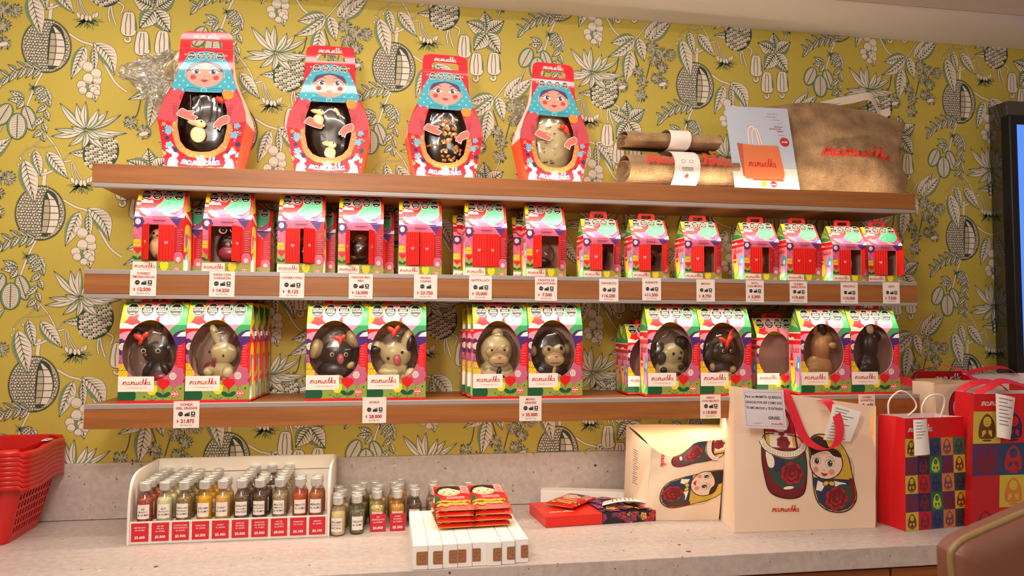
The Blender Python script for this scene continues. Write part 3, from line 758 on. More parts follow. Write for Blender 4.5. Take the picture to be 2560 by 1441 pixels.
def flap_art():
    A = Art(); A.r(0, 1, 1, 1.6, 'c_red'); A.p([(.12, 1.6), (.1, 1.40), (.42, 1.36), (.6, 1.6)], 'c_pink'); cloud(A, .2, 1.30, .26, .07); A.r(.05, 1.2, .4, 1.27, 'c_red')
    A.p(cat([(.38, 1.14), (.42, 1.25), (.5, 1.33), (.58, 1.52), (.95, 1.58), (.98, 1.3), (.8, 1.12), (.55, 1.1)], 4, True), 'c_teal')
    A.p(cat([(.15, 1.16), (.3, 1.2), (.42, 1.2), (.46, 1.1), (.3, 1.06)], 4, True), 'c_lav'); A.p([(.28, 1.1), (.4, 1.05), (.5, 1.1), (.8, 1.08), (.95, 1.2), (1, 1), (.2, 1)], 'c_lav')
    A.p(ellp(.2, 1.12, .13, .055, -.5, 16), 'c_pink'); A.p(ellp(.52, 1.07, .19, .05, -.1, 16), 'c_mauve'); A.p(ellp(.66, 1.07, .12, .03, -.3, 14), 'c_pink')
    A.st([(.42, 1.16), (.64, 1.32)], .006, 'c_dgreen'); A.st([(.64, 1.32), (.63, 1.2)], .006, 'c_dgreen'); A.st([(.44, 1.24), (.56, 1.26)], .006, 'c_dgreen')
    A.e(.8, 1.13, .014, .014, 'c_white')
    return A
def oct_row(v, r=.095, xs=(.17, .39, .61, .83)):
    A = Art()
    for i, x in enumerate(xs): octo(A, x, v, r, OCT[i])
    return A
def side_art(kind):
    """u 0..1 across the side (front edge first), v 0..1.55"""
    A = Art()
    if kind == 'R':
        A.r(-.1, 0, 1.1, 1.6, 'c_red'); A.p([(0, 1.6), (1, 1.6), (1, 1.25), (0, 1.1)], 'c_yellow'); A.l += 1
        for i in range(4): A.st([(.3+i*.1, 1.28), (.42+i*.1, 1.4)], .02, 'c_black', same=True)
        A.p([(0, 1.08), (1, .95), (1, 1.0), (.4, 1.12), (0, 1.15)], 'c_white'); A.p(cat([(.1, .2), (.1, .8), (.5, .92), (.9, .8), (.95, .2), (.5, .1)], 4, True), 'c_yellow')
        A.r(.2, .66, 1.0, .72, 'c_orange'); tulip(A, .3, .6, .16, 'c_lav'); A.st([(.3, .45), (.5, .38), (.6, .46)], .05, 'c_green'); tulip(A, .72, .55, .1, 'c_white')
        A.r(-.1, 0, 1.1, .24, 'c_lime'); A.p(ellp(.3, .3, .28, .1), 'c_red'); A.p(flowerp(.4, .16, .22, 5, .2), 'c_blue'); A.e(.4, .14, .1, .1, 'c_white'); tulip(A, .85, .14, .12, 'c_pink'); A.r(-.1, -.01, 1.1, .03, 'c_red')
    else:
        A.r(-.1, 0, 1.1, 1.6, 'c_pink'); A.r(-.1, 1.0, 1.1, 1.12, 'c_red'); cloud(A, .45, 1.1, 1.1, .07); cloud(A, .8, .98, .6, .06); A.p([(-.1, 1.12), (1.1, 1.12), (1.1, 1.6), (-.1, 1.6)], 'c_green')
        A.p([(.2, 1.2), (.8, 1.25), (.5, 1.5)], 'c_lime'); A.st([(0, 1.15), (.9, 1.5)], .02, 'c_dgreen'); A.r(-.1, .9, 1.1, .97, 'c_red')
        A.logo(.5, .80, .7, 'c_logo'); A.p(flowerp(.2, .52, .2, 5, .3), 'c_blue'); A.e(.2, .52, .06, .06, 'c_white'); A.p(flowerp(.75, .62, .14, 6, .3), 'c_red'); A.st([(.6, .58), (.9, .58)], .04, 'c_yellow')
        A.p(cat([(0, .1), (.1, .4), (.45, .48), (.9, .4), (1, .1)], 4, True), 'c_lav'); A.r(-.1, -.02, 1.1, .22, 'c_green'); tulip(A, .3, .28, .16, 'c_pink'); tulip(A, .68, .34, .18, 'c_yellow'); leaves2(A, .6, .12, .2, 'c_lime'); A.r(-.1, -.01, 1.1, .04, 'c_red')
    return A
ART_EGG, ART_HOUSE, ART_FLAP, SIDE_R, SIDE_L, LAB, OCTR = egg_art(), house_art(), flap_art(), side_art('R'), side_art('L'), egg_label(), oct_row(1.46)
def carton(W, Dp, Hr, vf, art, hole):
    """gable carton, origin at bottom centre front. W width, Dp depth, Hr height / width, vf fold height / width"""
    b = MB(); k = W; H = Hr*k; kz = H/1.55; Hr = 1.55; Z1 = vf*kz; yr = Dp*.5; ey = .004
    sl = Vector((0, yr-ey, H-Z1)); n = Vector((0, -sl.z, sl.y)).normalized(); L = (Hr-vf); th = .0008
    def ff(u, v, h=0):
        if v <= vf: return Vector(((u-.5)*k, -h, v*kz))
        t = (v-vf)/L; return Vector(((u-.5)*k, 0, Z1))+sl*t+n*h
    clip = [(0, 0), (1, 0), (1, Hr), (0, Hr)]
    board = Art(); board.r(0, 0, 1, Hr, 'c_red')
    b.art(board, ff, clip, [hole], cuts_v=(vf,), z0=0)
    # inner faces of the board
    inn = Art(); inn.r(0, 0, 1, Hr, 'c_inner')
    b.art(inn, lambda u, v, h: ff(u, v, -th), clip, [hole], cuts_v=(vf,), z0=0)
    b.art(art, ff, clip, [hole], cuts_v=(vf,))
    # edge of the cut-out
    for i in range(len(hole)):
        p, q = hole[i], hole[(i+1) % len(hole)]
        b.poly([ff(*p, 0), ff(*q, 0), ff(*q, -th), ff(*p, -th)], 'c_label')
    # sides with folded gusset, back, bottom, ridge
    for sg, sa in ((1, SIDE_R), (-1, SIDE_L)):
        x = sg*k/2
        m = (lambda u, v, h=0, x=x, sg=sg: Vector((x+sg*h, u*Dp, v*kz)))
        g = [(0, 0), (1, 0), (1, vf), (.5, Hr), (0, vf)]
        if sg > 0: P = [m(*q) for q in g]
        else: P = [m(*q) for q in g][::-1]
        b.poly(P, 'c_red'); b.art(sa, m, g)
        b.poly([m(q[0], q[1], -th) for q in g], 'c_inner')
    b.poly([(-k/2, Dp, 0), (-k/2, Dp, Z1), (k/2, Dp, Z1), (k/2, Dp, 0)], 'c_red'); b.poly([(-k/2, Dp-th, 0), (k/2, Dp-th, 0), (k/2, Dp-th, Z1), (-k/2, Dp-th, Z1)], 'c_inner')
    b.poly([(-k/2, Dp, Z1), (-k/2, yr, H), (k/2, yr, H), (k/2, Dp, Z1)], 'c_yellow')
    b.poly([(-k/2, 0, 0), (-k/2, Dp, 0), (k/2, Dp, 0), (k/2, 0, 0)], 'c_red'); b.poly([(-k/2, 0, th), (k/2, 0, th), (k/2, Dp, th), (-k/2, Dp, th)], 'c_inner')
    return b, ff
def handle_mb(W, H, yr, w=.52, h=.13, lean=.0, mat='c_red'):
    b = MB(); k = W
    out = [(-w/2, 0), (w/2, 0), (w/2-.02, h*.8), (w/2-.05, h), (-w/2+.05, h), (-w/2+.02, h*.8)]
    a = Art(); a.p(out, mat)
    slot = [(-w*.28, h*.28), (w*.28, h*.28), (w*.26, h*.7), (-w*.26, h*.7)]
    for t, s in ((-.0007, 1), (.0007, -1)):
        f = lambda u, v, hh=0, t=t: Vector((u*k, yr+t+lean*v*k, H-.002+v*k))
        m = MB(); m.art(a, f, None, [slot]); 
        for fc in m.f: b.poly([m.v[i] for i in (fc if s > 0 else fc[::-1])], mat)
    return b
def egg_box(x0, x1, y, z, label, group=None, Dp=.066, full=True, Hr=1.54):
    W = x1-x0; t = thing('egg_window_box', label, 'gift box', ((x0+x1)/2, y, z), group=group)
    key = ('egg', round(W, 3), round(Hr, 2))
    if key not in _T:
        b, ff = carton(W, Dp, Hr, 1.2, ART_EGG, EGG); me = b.mesh('carton')
        lb = MB(); q = Art(); q.items = list(LAB.items); q.l = LAB.l
        lb.art(LAB, lambda u, v, h: ff(u, v, h+.0012), cuts_v=()); _T[key] = (me, lb.mesh('brand_label'), handle_mb(W, Hr*W, Dp/2, .5, .12).mesh('handle'), None)
        f = MB(); f.poly([ff(*p, -.0015) for p in [e for e in EGG if e[1] <= 1.2]], 'window_clear'); _T[key] = _T[key][:3]+(f.mesh('window_film'),)
    for nm, me in zip(('carton', 'brand_label', 'handle', 'window_film'), _T[key]):
        o = bpy.data.objects.new(nm, me); COL.objects.link(o); o.parent = t
    return t
DOORHOLE = [(.17, .2), (.81, .2), (.81, .88), (.17, .88)]
def heart_door(W, h, sg=1):
    """hinged shutter: origin at hinge, extends +x (sg=1) or -x"""
    b = MB(); b.box(min(0, sg*W), -.0006, 0, max(0, sg*W), .0006, h, 'door_red'); A = Art()
    for i in range(5): A.r(W*(.06+.19*i), h*.01, W*(.06+.19*i+.09), h*.99, 'door_shade', same=i > 0)
    A.p(heartp(W/2, h*.5, W*.26), 'c_pink')
    b.art(A, lambda u, v, hh: (u if sg > 0 else u-W, -.0007-hh, v)); return b
def house_box(x0, x1, y, z, la, ra, label, group=None, Dp=.08, Hr=1.56, doors=True, handle=.1, lean=0):
    W = x1-x0; t = thing('shutter_house_box', label, 'gift box', ((x0+x1)/2, y, z), group=group); key = ('house', round(W, 3), round(Hr, 2)); kz = W*Hr/1.55; Ha = Hr; Hr = 1.55
    if key not in _T:
        b, ff = carton(W, Dp, Ha, 1.0, ART_HOUSE, DOORHOLE)
        fl = MB(); FO = [(.08, 1.5)]+ellp(.18, 1.13, .1, .1, 0, 6, pi, 1.5*pi)+ellp(.84, 1.13, .1, .1, 0, 6, 1.5*pi, 2*pi)+[(.94, 1.5), (.92, Hr), (.1, Hr)]
        f2 = lambda u, v, h=0: ff(u, v, h+.0015)
        a = Art(); a.p(FO, 'c_red'); fl.art(a, f2, None, z0=0); fl.art(ART_FLAP, f2, FO); fl.art(OCTR, f2, None, z0=9e-4)
        fl.prism(FO, lambda u, v: ff(u, v, .0002), lambda u, v: ff(u, v, .0013), 'c_white')
        tb = MB(); tb.box(-.13*W, -.003, .965*kz, .13*W, -.001, 1.03*kz, 'c_mauve')
        _T[key] = (b.mesh('carton'), fl.mesh('roof_flap'), tb.mesh('tuck_tab'), handle_mb(W, Ha*W, Dp/2, .5, handle).mesh('handle'), heart_door(.318*W, .67*kz).mesh('shutter'), heart_door(.318*W, .67*kz, -1).mesh('shutter'))
    me = _T[key]
    for nm, m_ in zip(('carton', 'roof_flap', 'tuck_tab', 'handle'), me[:4]):
        o = bpy.data.objects.new(nm, m_); COL.objects.link(o); o.parent = t
    if doors:
        for sg, ang in ((-1, la), (1, ra)):
            o = bpy.data.objects.new('shutter', me[4 if sg < 0 else 5]); COL.objects.link(o); o.parent = t
            o.location = (((.17 if sg < 0 else .81)-.5)*W, -.0012, .205*kz)
            o.rotation_euler = (0, 0, sg*radians(ang))
    return t

# ------------------------------------------------------------------ price tags on the shelf rails
M('card_white', 'e9dcd2', .6); M('ink_red', 'b8242c', .6); M('ink_black', '1c1a1c', .6); M('ink_grey', '6a5f60', .6); M('card_red', 'c9192b', .5)
def price_tag(px, py, head, price, label, w=.0625, h=.066, icons=3, weight='75 g', Y=-.2963, tilt=0):
    p = aty(px, py, Y); A = Art(); n = len(head)
    for i, s in enumerate(head):
        A.t(s, 0, h*(.36-(0 if n == 1 else (i-.1)*.135)-(.05 if n == 1 else 0)), .0058, 'ink_red', wmax=w*.86, bold=.03)
    xs = (-.22, .03, .26) if icons == 3 else (-.14, .14)
    z = .02*h
    A.e(xs[0]*w, z, w*.095, w*.095, 'ink_black'); A.r((xs[0]-.07)*w, z-w*.02, (xs[0]+.07)*w, z+w*.02, 'ink_grey')
    A.r((xs[1]-.10)*w, z-w*.09, (xs[1]+.10)*w, z-w*.0, 'ink_black'); A.p([((xs[1]-.1)*w, z), (xs[1]*w, z+w*.05), ((xs[1]+.1)*w, z+w*.09), ((xs[1]+.1)*w, z)], 'ink_grey')
    if icons == 3: A.r((xs[2]-.08)*w, z-w*.06, (xs[2]+.08)*w, z+w*.09, 'ink_black'); A.p(cat([((xs[2]-.04)*w, z+w*.04), ((xs[2]+.04)*w, z+w*.05), ((xs[2]+.01)*w, z-w*.03)], 2, True), 'card_white'); A.r((xs[2]-.08)*w, z-w*.12, (xs[2]+.08)*w, z-w*.08, 'ink_grey')
    A.t('$', -w*.33, -h*.235, .0062, 'ink_red', bold=.03); A.t(price, w*.05, -h*.24, .0088, 'ink_red', wmax=w*.62, bold=.035)
    A.t('Peso Neto '+weight, 0, -h*.39, .0032, 'ink_black', wmax=w*.5)
    b = MB(); b.box(-w/2, -.0006, -h/2, w/2, 0, h/2, 'card_white'); b.art(A, lambda u, v, hh: (u, -.0007-hh, v))
    o = b.build('price_tag', loc=p, rot=(0, radians(tilt), 0)); return tag(o, label, 'price tag', 'price tags on the shelf rails')
for a in [(358, 708, ('CONEJO', 'TEMPORADA PASCUAS'), '12.500', 3, '130 g'), (555, 711, ('RANA CON', 'CORAZÓN'), '14.250', 3, '100 g'), (730, 714, ('CONEJO WILLI',), '8.125', 3, '75 g'), (902, 717, ('DINOSAURIO', 'REX'), '16.000', 3, '120 g'),
          (1064, 718, ('PANDA', 'CHANG'), '23.750', 2, '250 g'), (1201, 720, ('GATITA LUCY',), '10.000', 3, '80 g'), (1365, 723, ('VAQUITA DE', 'SAN ANTONIO'), '7.500', 3, '70 g')]:
    price_tag(*a[:4], 'white price tag reading %s %s on the middle shelf edge' % (' '.join(a[2]).lower() if a[0] != 358 else 'conejo', a[3]), icons=a[4], weight=a[5], tilt=.3)
for a in [(1522, 726, ('NAHUELITO',), '16.200'), (1629, 724, ('ELEFANTE',), '11.500'), (1764, 727, ('MONO',), '8.750'), (1887, 729, ('PATO', 'CON MOÑO'), '5.000'), (1996, 731, ('CONEJO', 'NARIZ ROSA'), '10.600'), (2123, 733, ('PINGÜINO',), '10.000'), (2228, 733, ('LEÓN',), '7.500')]:
    price_tag(*a, 'white price tag reading %s %s on the middle shelf edge' % (' '.join(a[2]).lower(), a[3]), w=.056, h=.064)
for a in [(466, 1037, ('CONEJA', 'GIRL GRANDE'), '21.875'), (936, 1026, ('KOALA',), '28.000'), (1326, 1022, ('MONO', 'GRANDE'), '35.000'), (1776, 1017, ('PERRO', 'CON HELADO'), '19.800'), (2167, 1015, ('CONEJO', 'JUGUETÓN'), '22.500')]:
    price_tag(*a, ('white price tag reading %s %s on the bottom shelf edge' % (' '.join(a[2]).lower(), a[3])) if a[0] != 2167 else 'white price tag on the bottom shelf edge, mostly hidden behind the cream tote', w=.062 if a[0] < 1900 else .054, h=.068)

# ------------------------------------------------------------------ middle shelf: house boxes with shutters
Z2, Z3, Z1 = 1.5902, 1.2512, 1.8684
def hx(pl, pr, y, z=Z2):
    return aty(pl, 690, y).x, aty(pr, 690, y).x
G2 = 'house boxes with red shutters on the middle shelf'
H2 = [(331, 457, 50, 0, .1, 'first on the left, a yellow rabbit behind its half open shutter', 1.56), (504, 626, 86, 62, .1, 'with both shutters open showing a dark frog, above the rana tag', 1.56), (692, 808, 2, 46, .1, 'with only the right shutter ajar, above the conejo willi tag', 1.55),
      (844, 957, 72, 68, .1, 'with both shutters swung out, above the dinosaurio tag', 1.56), (996, 1104, 20, 3, .1, 'with a thin dark slit between its shutters, above the panda tag', 1.56), (1163, 1267, 4, 4, .1, 'with closed shutters, above the gatita tag', 1.56),
      (1316, 1415, 62, 84, .1, 'wide open over a small dark chocolate, above the vaquita tag', 1.56),
      (1459, 1552, 22, 72, .24, 'shorter, with its tall handle raised, above the nahuelito tag', 1.37), (1582, 1673, 38, 86, .2, 'shorter, showing dark shredded filling, above the elefante tag', 1.37), (1713, 1804, 26, 74, .2, 'shorter, showing a brown and beige monkey, above the mono tag', 1.37),
      (1861, 1949, 6, 46, .2, 'shorter, with its right shutter ajar, above the pato tag', 1.37), (1968, 2055, 2, 2, .2, 'shorter, with closed shutters, above the conejo nariz rosa tag', 1.37), (2083, 2170, 6, 70, .2, 'shorter, right shutter open on beige filling, above the pingüino tag', 1.37), (2171, 2258, 20, 84, .2, 'shorter, last on the right, above the león tag', 1.37)]
HP = []; TOP2 = (479, 485, 492, 499, 505, 511, 517, 550, 552, 557, 560, 563, 569, 571)
for pl, pr, la, ra, hd, s, hr in H2:
    x0, x1 = hx(pl, pr, -.222); HP.append((x0, x1)); hr = (aty((pl+pr)/2, TOP2[len(HP)-1], -.182).z-Z2)/(x1-x0)
    house_box(x0, x1, -.222, Z2, la, ra, 'colourful house box '+s, G2, Hr=hr, handle=hd)
for pl, pr, y, s in ((385, 500, -.118, 'behind the first box on the left'), (556, 660, -.118, 'behind the box with the dark frog'), (722, 822, -.118, 'behind the conejo willi box'), (1133, 1240, -.122, 'peeking out left behind the closed gatita box'), (1283, 1390, -.122, 'peeking out left behind the open vaquita box'), (872, 966, -.118, 'behind the dinosaurio box')):
    x0, x1 = hx(pl, pr, y); x1 = x0+.128; house_box(x0, x1, y, Z2, 3, 3, 'colourful house box with black octagons, partly hidden '+s, 'house boxes standing behind on the middle shelf', Hr=1.5, handle=.1)

# ------------------------------------------------------------------ bottom shelf: egg window boxes
G3 = 'egg window boxes on the bottom shelf'
E3 = [(294, 460, 'first on the left, holding a dark chocolate rabbit'), (462, 622, 'second from the left, holding a white chocolate rabbit'), (764, 917, 'holding a dark koala with beige ears'), (918, 1064, 'holding a white koala with a pink nose'),
      (1182, 1319, 'holding a white chocolate monkey'), (1321, 1456, 'holding a dark monkey with a pale face'), (1620, 1750, 'holding a spotted white puppy'), (1752, 1880, 'holding a dark dog tied with an orange ribbon'), (2004, 2128, 'holding a caramel rabbit seen from the side'), (2130, 2251, 'last on the right, holding a plain dark rabbit')]
EP = []; EH = []
for pl, pr, s in E3:
    y = -.276; x0 = aty(pl, 1000, y).x; x1 = aty(pr, 1000, y).x; EP.append((x0, x1))
    h = aty((pl+pr)/2, (757, 757, 760, 761, 762, 760, 767, 768, 773, 773)[len(EP)-1], y+.033).z-Z3; EH.append(h/(x1-x0))
    egg_box(x0, x1, y, Z3, 'colourful box with an egg shaped window, '+s, G3, Hr=EH[-1])
def behind(i, dx, n, s, dy=.068):
    for k in range(1, n+1):
        x0, x1 = EP[i]; egg_box(x0+dx*k, x1+dx*k, -.276+dy*k, Z3, Hr=EH[i], label= 'colourful egg window box %s behind %s' % (('one row', 'two rows', 'three rows')[k-1], s), group='egg window boxes in the rows behind')
behind(1, .004, 3, 'the white rabbit box'); behind(0, .004, 2, 'the dark rabbit box')
behind(4, -.008, 2, 'the white monkey box'); behind(2, 0, 1, 'the dark koala box')
x0, x1 = EP[6]
for k, px in enumerate((1570, 1556)):
    y = -.20+.07*k; xx = aty(px, 990, y).x; egg_box(xx, xx+.125, y, Z3, 'colourful egg window box %s behind and left of the puppy box' % ('one row', 'two rows')[k], 'egg window boxes in the rows behind', Hr=EH[6])
for k, (px, y) in enumerate(((1893, -.20), (1865, -.13))):
    xx = aty(px, 985, y).x; egg_box(xx, xx+.135, y, Z3, 'colourful egg window box %s behind and left of the caramel rabbit box' % ('one row', 'two rows')[k], 'egg window boxes in the rows behind', Hr=1.68)

# ------------------------------------------------------------------ chocolate figures
for k, c in dict(ch_dark='2c130c', ch_milk='6b3a22', ch_white='ead29c', ch_beige='cfae7c', ch_caramel='c08a58', ch_pink='d4606c', ch_rose='8e2f3c').items(): M(k, c, .3, Specular_IOR_Level=.6)
M('ribbon_orange', 'e8381c', .3)
def choc(name, label, cx, y, z, s, parts, wrap=None, group='chocolate figures in the gift boxes', tilt=0, cat_='chocolate'):
    """parts: (part name, x, z, rx, rz, ry, mat, dy, rot)"""
    t = thing(name, label, cat_, (cx, y, z), (0, radians(tilt), 0), group); d = {}
    for p in parts:
        nm, x, zz, rx, rz, ry, mat = p[:7]; dy = p[7] if len(p) > 7 else 0; ro = p[8] if len(p) > 8 else 0
        d.setdefault((nm, mat), MB()).ell((x*s, dy*s, zz*s), (rx*s, ry*s, rz*s), mat, 16, 10, rot=(0, ro, 0))
    for (nm, mat), b in d.items(): b.build(nm, t)
    if wrap:
        b = MB(); wx, wz, wr, wh = wrap; sd = cx*7
        def f(v):
            q = noise.noise(Vector((v.x*3+sd, v.y*3, v.z*2.2))); r = abs(noise.noise(Vector((v.x*7, v.y*6+sd, v.z*4)))); return 1+.10*q-.16*r
        b.ell((wx*s, -.01*s, wz*s), (wr*s, .185*s, wh*s), 'cellophane', 30, 22, f=f); b.build('wrapper', t)
    return t
D, W_, B_, P_ = 'ch_dark', 'ch_white', 'ch_beige', 'ch_pink'
def eyes(x1, x2, z, r=.028, dy=-.17, white=True):
    o = []
    for x in (x1, x2):
        if white: o.append(('eye', x, z, r*1.3, r*1.3, r*.6, 'c_white', dy))
        o.append(('pupil', x+.004, z, r*.8, r*.8, r*.6, 'c_black', dy-r*.5))
    return o
def bow(x, z, r=.07, dy=-.15): return [('bow', x-r*.7, z, r, r*.5, r*.4, 'ribbon_orange', dy, .6), ('bow', x+r*.5, z+r*.3, r*.8, r*.45, r*.4, 'ribbon_orange', dy, -.9), ('bow', x-.01, z-r*.7, r*.4, r*.8, r*.3, 'ribbon_orange', dy-.02, .3)]
FIG = [
 [('body', .06, .42, .21, .24, .15, D), ('body', .04, .76, .19, .17, .16, D), ('ear', .18, 1.08, .085, .22, .07, D, 0, .12), ('ear', -.2, 1.0, .08, .15, .06, D, 0, -.7), ('inner_ear', .17, 1.08, .05, .17, .04, 'ch_milk', -.05, .12), ('dress', .1, .38, .2, .13, .16, 'ch_rose', -.02), ('arm', -.04, .52, .06, .13, .08, D, -.1, .5), ('arm', .2, .52, .06, .13, .08, D, -.1, -.5), ('nose', -.07, .73, .02, .02, .02, P_, -.16)]+eyes(-.1, .1, .79)+bow(-.13, 1.0, .08),
 [('body', .06, .42, .2, .2, .15, W_), ('body', .08, .76, .2, .17, .16, W_), ('ear', -.05, 1.05, .06, .17, .06, W_, 0, -.35), ('ear', .22, 1.0, .06, .16, .06, 'ch_milk', 0, .5), ('dress', .1, .33, .18, .12, .16, 'ch_rose', -.02), ('arm', -.1, .48, .09, .08, .09, W_, -.1), ('arm', .16, .46, .09, .1, .09, W_, -.1), ('foot', -.14, .33, .14, .07, .09, W_, -.08), ('dress', -.1, .55, .09, .07, .08, 'ch_rose', -.06), ('nose', -.02, .68, .02, .025, .02, P_, -.17)]+[('pupil', -.1, .78, .016, .02, .012, 'c_black', -.15), ('pupil', .1, .72, .016, .02, .012, 'c_black', -.16)],
 [('body', .0, .45, .27, .2, .15, D), ('body', .02, .74, .26, .22, .17, D), ('ear', -.30, .82, .12, .16, .1, B_, -.03, .3), ('ear', .27, .98, .11, .15, .1, B_, -.03, -.4), ('nose', .09, .66, .055, .085, .05, P_, -.17), ('paw', .24, .56, .07, .05, .06, B_, -.12, -.7), ('paw', .06, .36, .08, .05, .06, B_, -.14, .2)]+eyes(-.04, .17, .73, .026)+bow(.09, .98, .07),
 [('body', .0, .42, .27, .2, .15, W_), ('body', .02, .74, .25, .2, .17, W_, 0, .2), ('ear', -.26, .86, .15, .1, .1, W_, -.02, .3), ('ear', .2, 1.0, .08, .17, .1, W_, -.02, .4), ('inner_ear', -.3, .82, .09, .07, .06, D, -.09), ('inner_ear', .25, .93, .06, .13, .06, D, -.09, .2), ('nose', .04, .66, .06, .085, .05, P_, -.18), ('arm', -.05, .46, .2, .09, .1, W_, -.09), ('leg', .22, .4, .1, .14, .08, D, -.04), ('arm', .26, .42, .1, .1, .08, W_, -.11)]+[('pupil', -.1, .68, .022, .025, .015, 'c_black', -.16), ('pupil', .12, .78, .022, .025, .015, 'c_black', -.17)]+bow(.0, 1.15, .08),
 [('body', .0, .42, .3, .26, .14, W_), ('body', .0, .82, .26, .27, .15, W_), ('body', .02, 1.1, .1, .1, .08, W_), ('face', -.08, .80, .12, .1, .06, B_, -.13), ('face', .1, .82, .12, .1, .06, B_, -.13), ('muzzle', .02, .66, .17, .12, .07, 'ch_beige', -.15), ('nose', .03, .71, .03, .02, .02, P_, -.22), ('mouth', .02, .6, .09, .008, .01, 'ch_milk', -.215), ('banana', .02, .42, .04, .13, .05, D, -.16, .15), ('hand', -.06, .36, .05, .04, .05, D, -.17), ('hand', .08, .36, .05, .04, .05, D, -.17)]+eyes(-.1, .11, .83, .026, -.17),
 [('body', .0, .42, .3, .26, .14, D), ('body', .0, .82, .25, .3, .15, D), ('ear', -.29, .80, .06, .09, .05, B_), ('ear', .28, .84, .06, .09, .05, B_), ('face', -.06, .80, .11, .1, .06, B_, -.12), ('face', .12, .82, .11, .1, .06, B_, -.12), ('muzzle', .04, .66, .17, .12, .07, 'ch_beige', -.15), ('nose', .06, .72, .03, .02, .02, P_, -.22), ('mouth', .04, .6, .09, .008, .01, 'ch_milk', -.215), ('banana', .03, .45, .03, .11, .04, 'ch_beige', -.16, .2), ('hand', -.05, .37, .07, .05, .05, B_, -.17), ('hand', .09, .36, .07, .05, .05, B_, -.17)]+[('pupil', -.06, .83, .03, .034, .015, 'c_black', -.17), ('pupil', .15, .85, .03, .034, .015, 'c_black', -.17)],
 [('body', .05, .45, .27, .2, .14, W_), ('body', .08, .72, .22, .2, .16, W_), ('ear', .25, .92, .13, .13, .08, D, -.03), ('ear', -.16, .86, .09, .1, .07, D, -.06), ('spot', -.14, .66, .08, .11, .05, D, -.12, .3), ('spot', .2, .5, .05, .05, .05, D, -.13), ('spot', -.1, .45, .06, .06, .05, D, -.12), ('spot', .3, .6, .04, .1, .05, D, -.08), ('spot', -.27, .7, .07, .07, .06, D, -.06), ('nose', .17, .66, .03, .025, .02, 'c_black', -.18), ('paw', .12, .36, .1, .06, .08, D, -.12)]+[('pupil', .06, .74, .022, .024, .015, 'c_black', -.17), ('pupil', .2, .76, .022, .024, .015, 'c_black', -.16)],
 [('body', .03, .45, .27, .22, .14, D), ('body', .05, .74, .23, .2, .16, D), ('ear', -.2, .72, .08, .17, .07, D, -.04, .4), ('ear', .24, .84, .09, .17, .07, 'ch_milk', -.04, -.3), ('muzzle', .1, .66, .12, .08, .07, 'ch_milk', -.14), ('paw', -.16, .5, .05, .07, .05, B_, -.13), ('paw', .2, .46, .06, .06, .05, B_, -.13), ('scoop', .05, .36, .15, .08, .08, B_, -.12)]+eyes(.02, .16, .78, .022)+bow(.1, .95, .1)+[('bow', .17, 1.07, .03, .12, .02, 'ribbon_orange', -.13, .5)],
 [('body', .02, .45, .26, .25, .15, 'ch_caramel'), ('body', .06, .82, .17, .28, .14, 'ch_caramel'), ('body', .14, .98, .16, .12, .12, 'ch_caramel'), ('ear', -.02, 1.18, .05, .13, .06, 'ch_caramel', 0, .3), ('ear', .06, 1.16, .07, .12, .05, D, -.1, -.3), ('paw', .24, .86, .07, .06, .06, 'ch_caramel', -.1), ('haunch', -.08, .42, .15, .14, .06, 'ch_caramel', -.11)],
 [('body', .04, .48, .2, .26, .15, D), ('body', .06, .84, .16, .28, .14, D), ('body', .14, 1.0, .14, .11, .12, D), ('ear', -.06, 1.16, .06, .15, .06, D, 0, -.3), ('inner_ear', .02, 1.16, .07, .1, .04, B_, -.1, -.4), ('haunch', -.06, .42, .13, .14, .06, D, -.11)]]
NAMES = [('dark chocolate rabbit with a red bow behind the first egg window', 'chocolate_rabbit'), ('white chocolate rabbit in a crumpled clear wrapper, second egg window', 'chocolate_rabbit'), ('dark chocolate koala with beige ears and pink nose', 'chocolate_koala'), ('white chocolate koala with black eyes and pink nose', 'chocolate_koala'), ('white chocolate monkey holding a dark banana', 'chocolate_monkey'), ('dark chocolate monkey with pale face and ears', 'chocolate_monkey'), ('white chocolate puppy with dark spots behind an egg window', 'chocolate_puppy'), ('dark chocolate dog with an orange ribbon behind an egg window', 'chocolate_dog'), ('caramel coloured chocolate rabbit in profile behind an egg window', 'chocolate_rabbit'), ('plain dark chocolate rabbit behind the last egg window on the right', 'chocolate_rabbit')]
for i, (x0, x1) in enumerate(EP):
    W = x1-x0; k = 1.0 if W > .13 else 1.03
    choc(NAMES[i][1], NAMES[i][0], (x0+x1)/2-.045*W, -.276+.034, Z3+.0015, W*k, [(p[0], p[1]*1.10, p[2]*1.06-.02, p[3]*1.12, p[4]*1.10)+(p[5]*.90,)+tuple(p[6:7])+((p[7]*.9,)+tuple(p[8:]) if len(p) > 7 else ()) for p in FIG[i]], (.02, .72, .40, .50) if i in (0, 1, 2, 3, 6, 7) else ((.02, .78, .38, .45) if i < 6 else None))
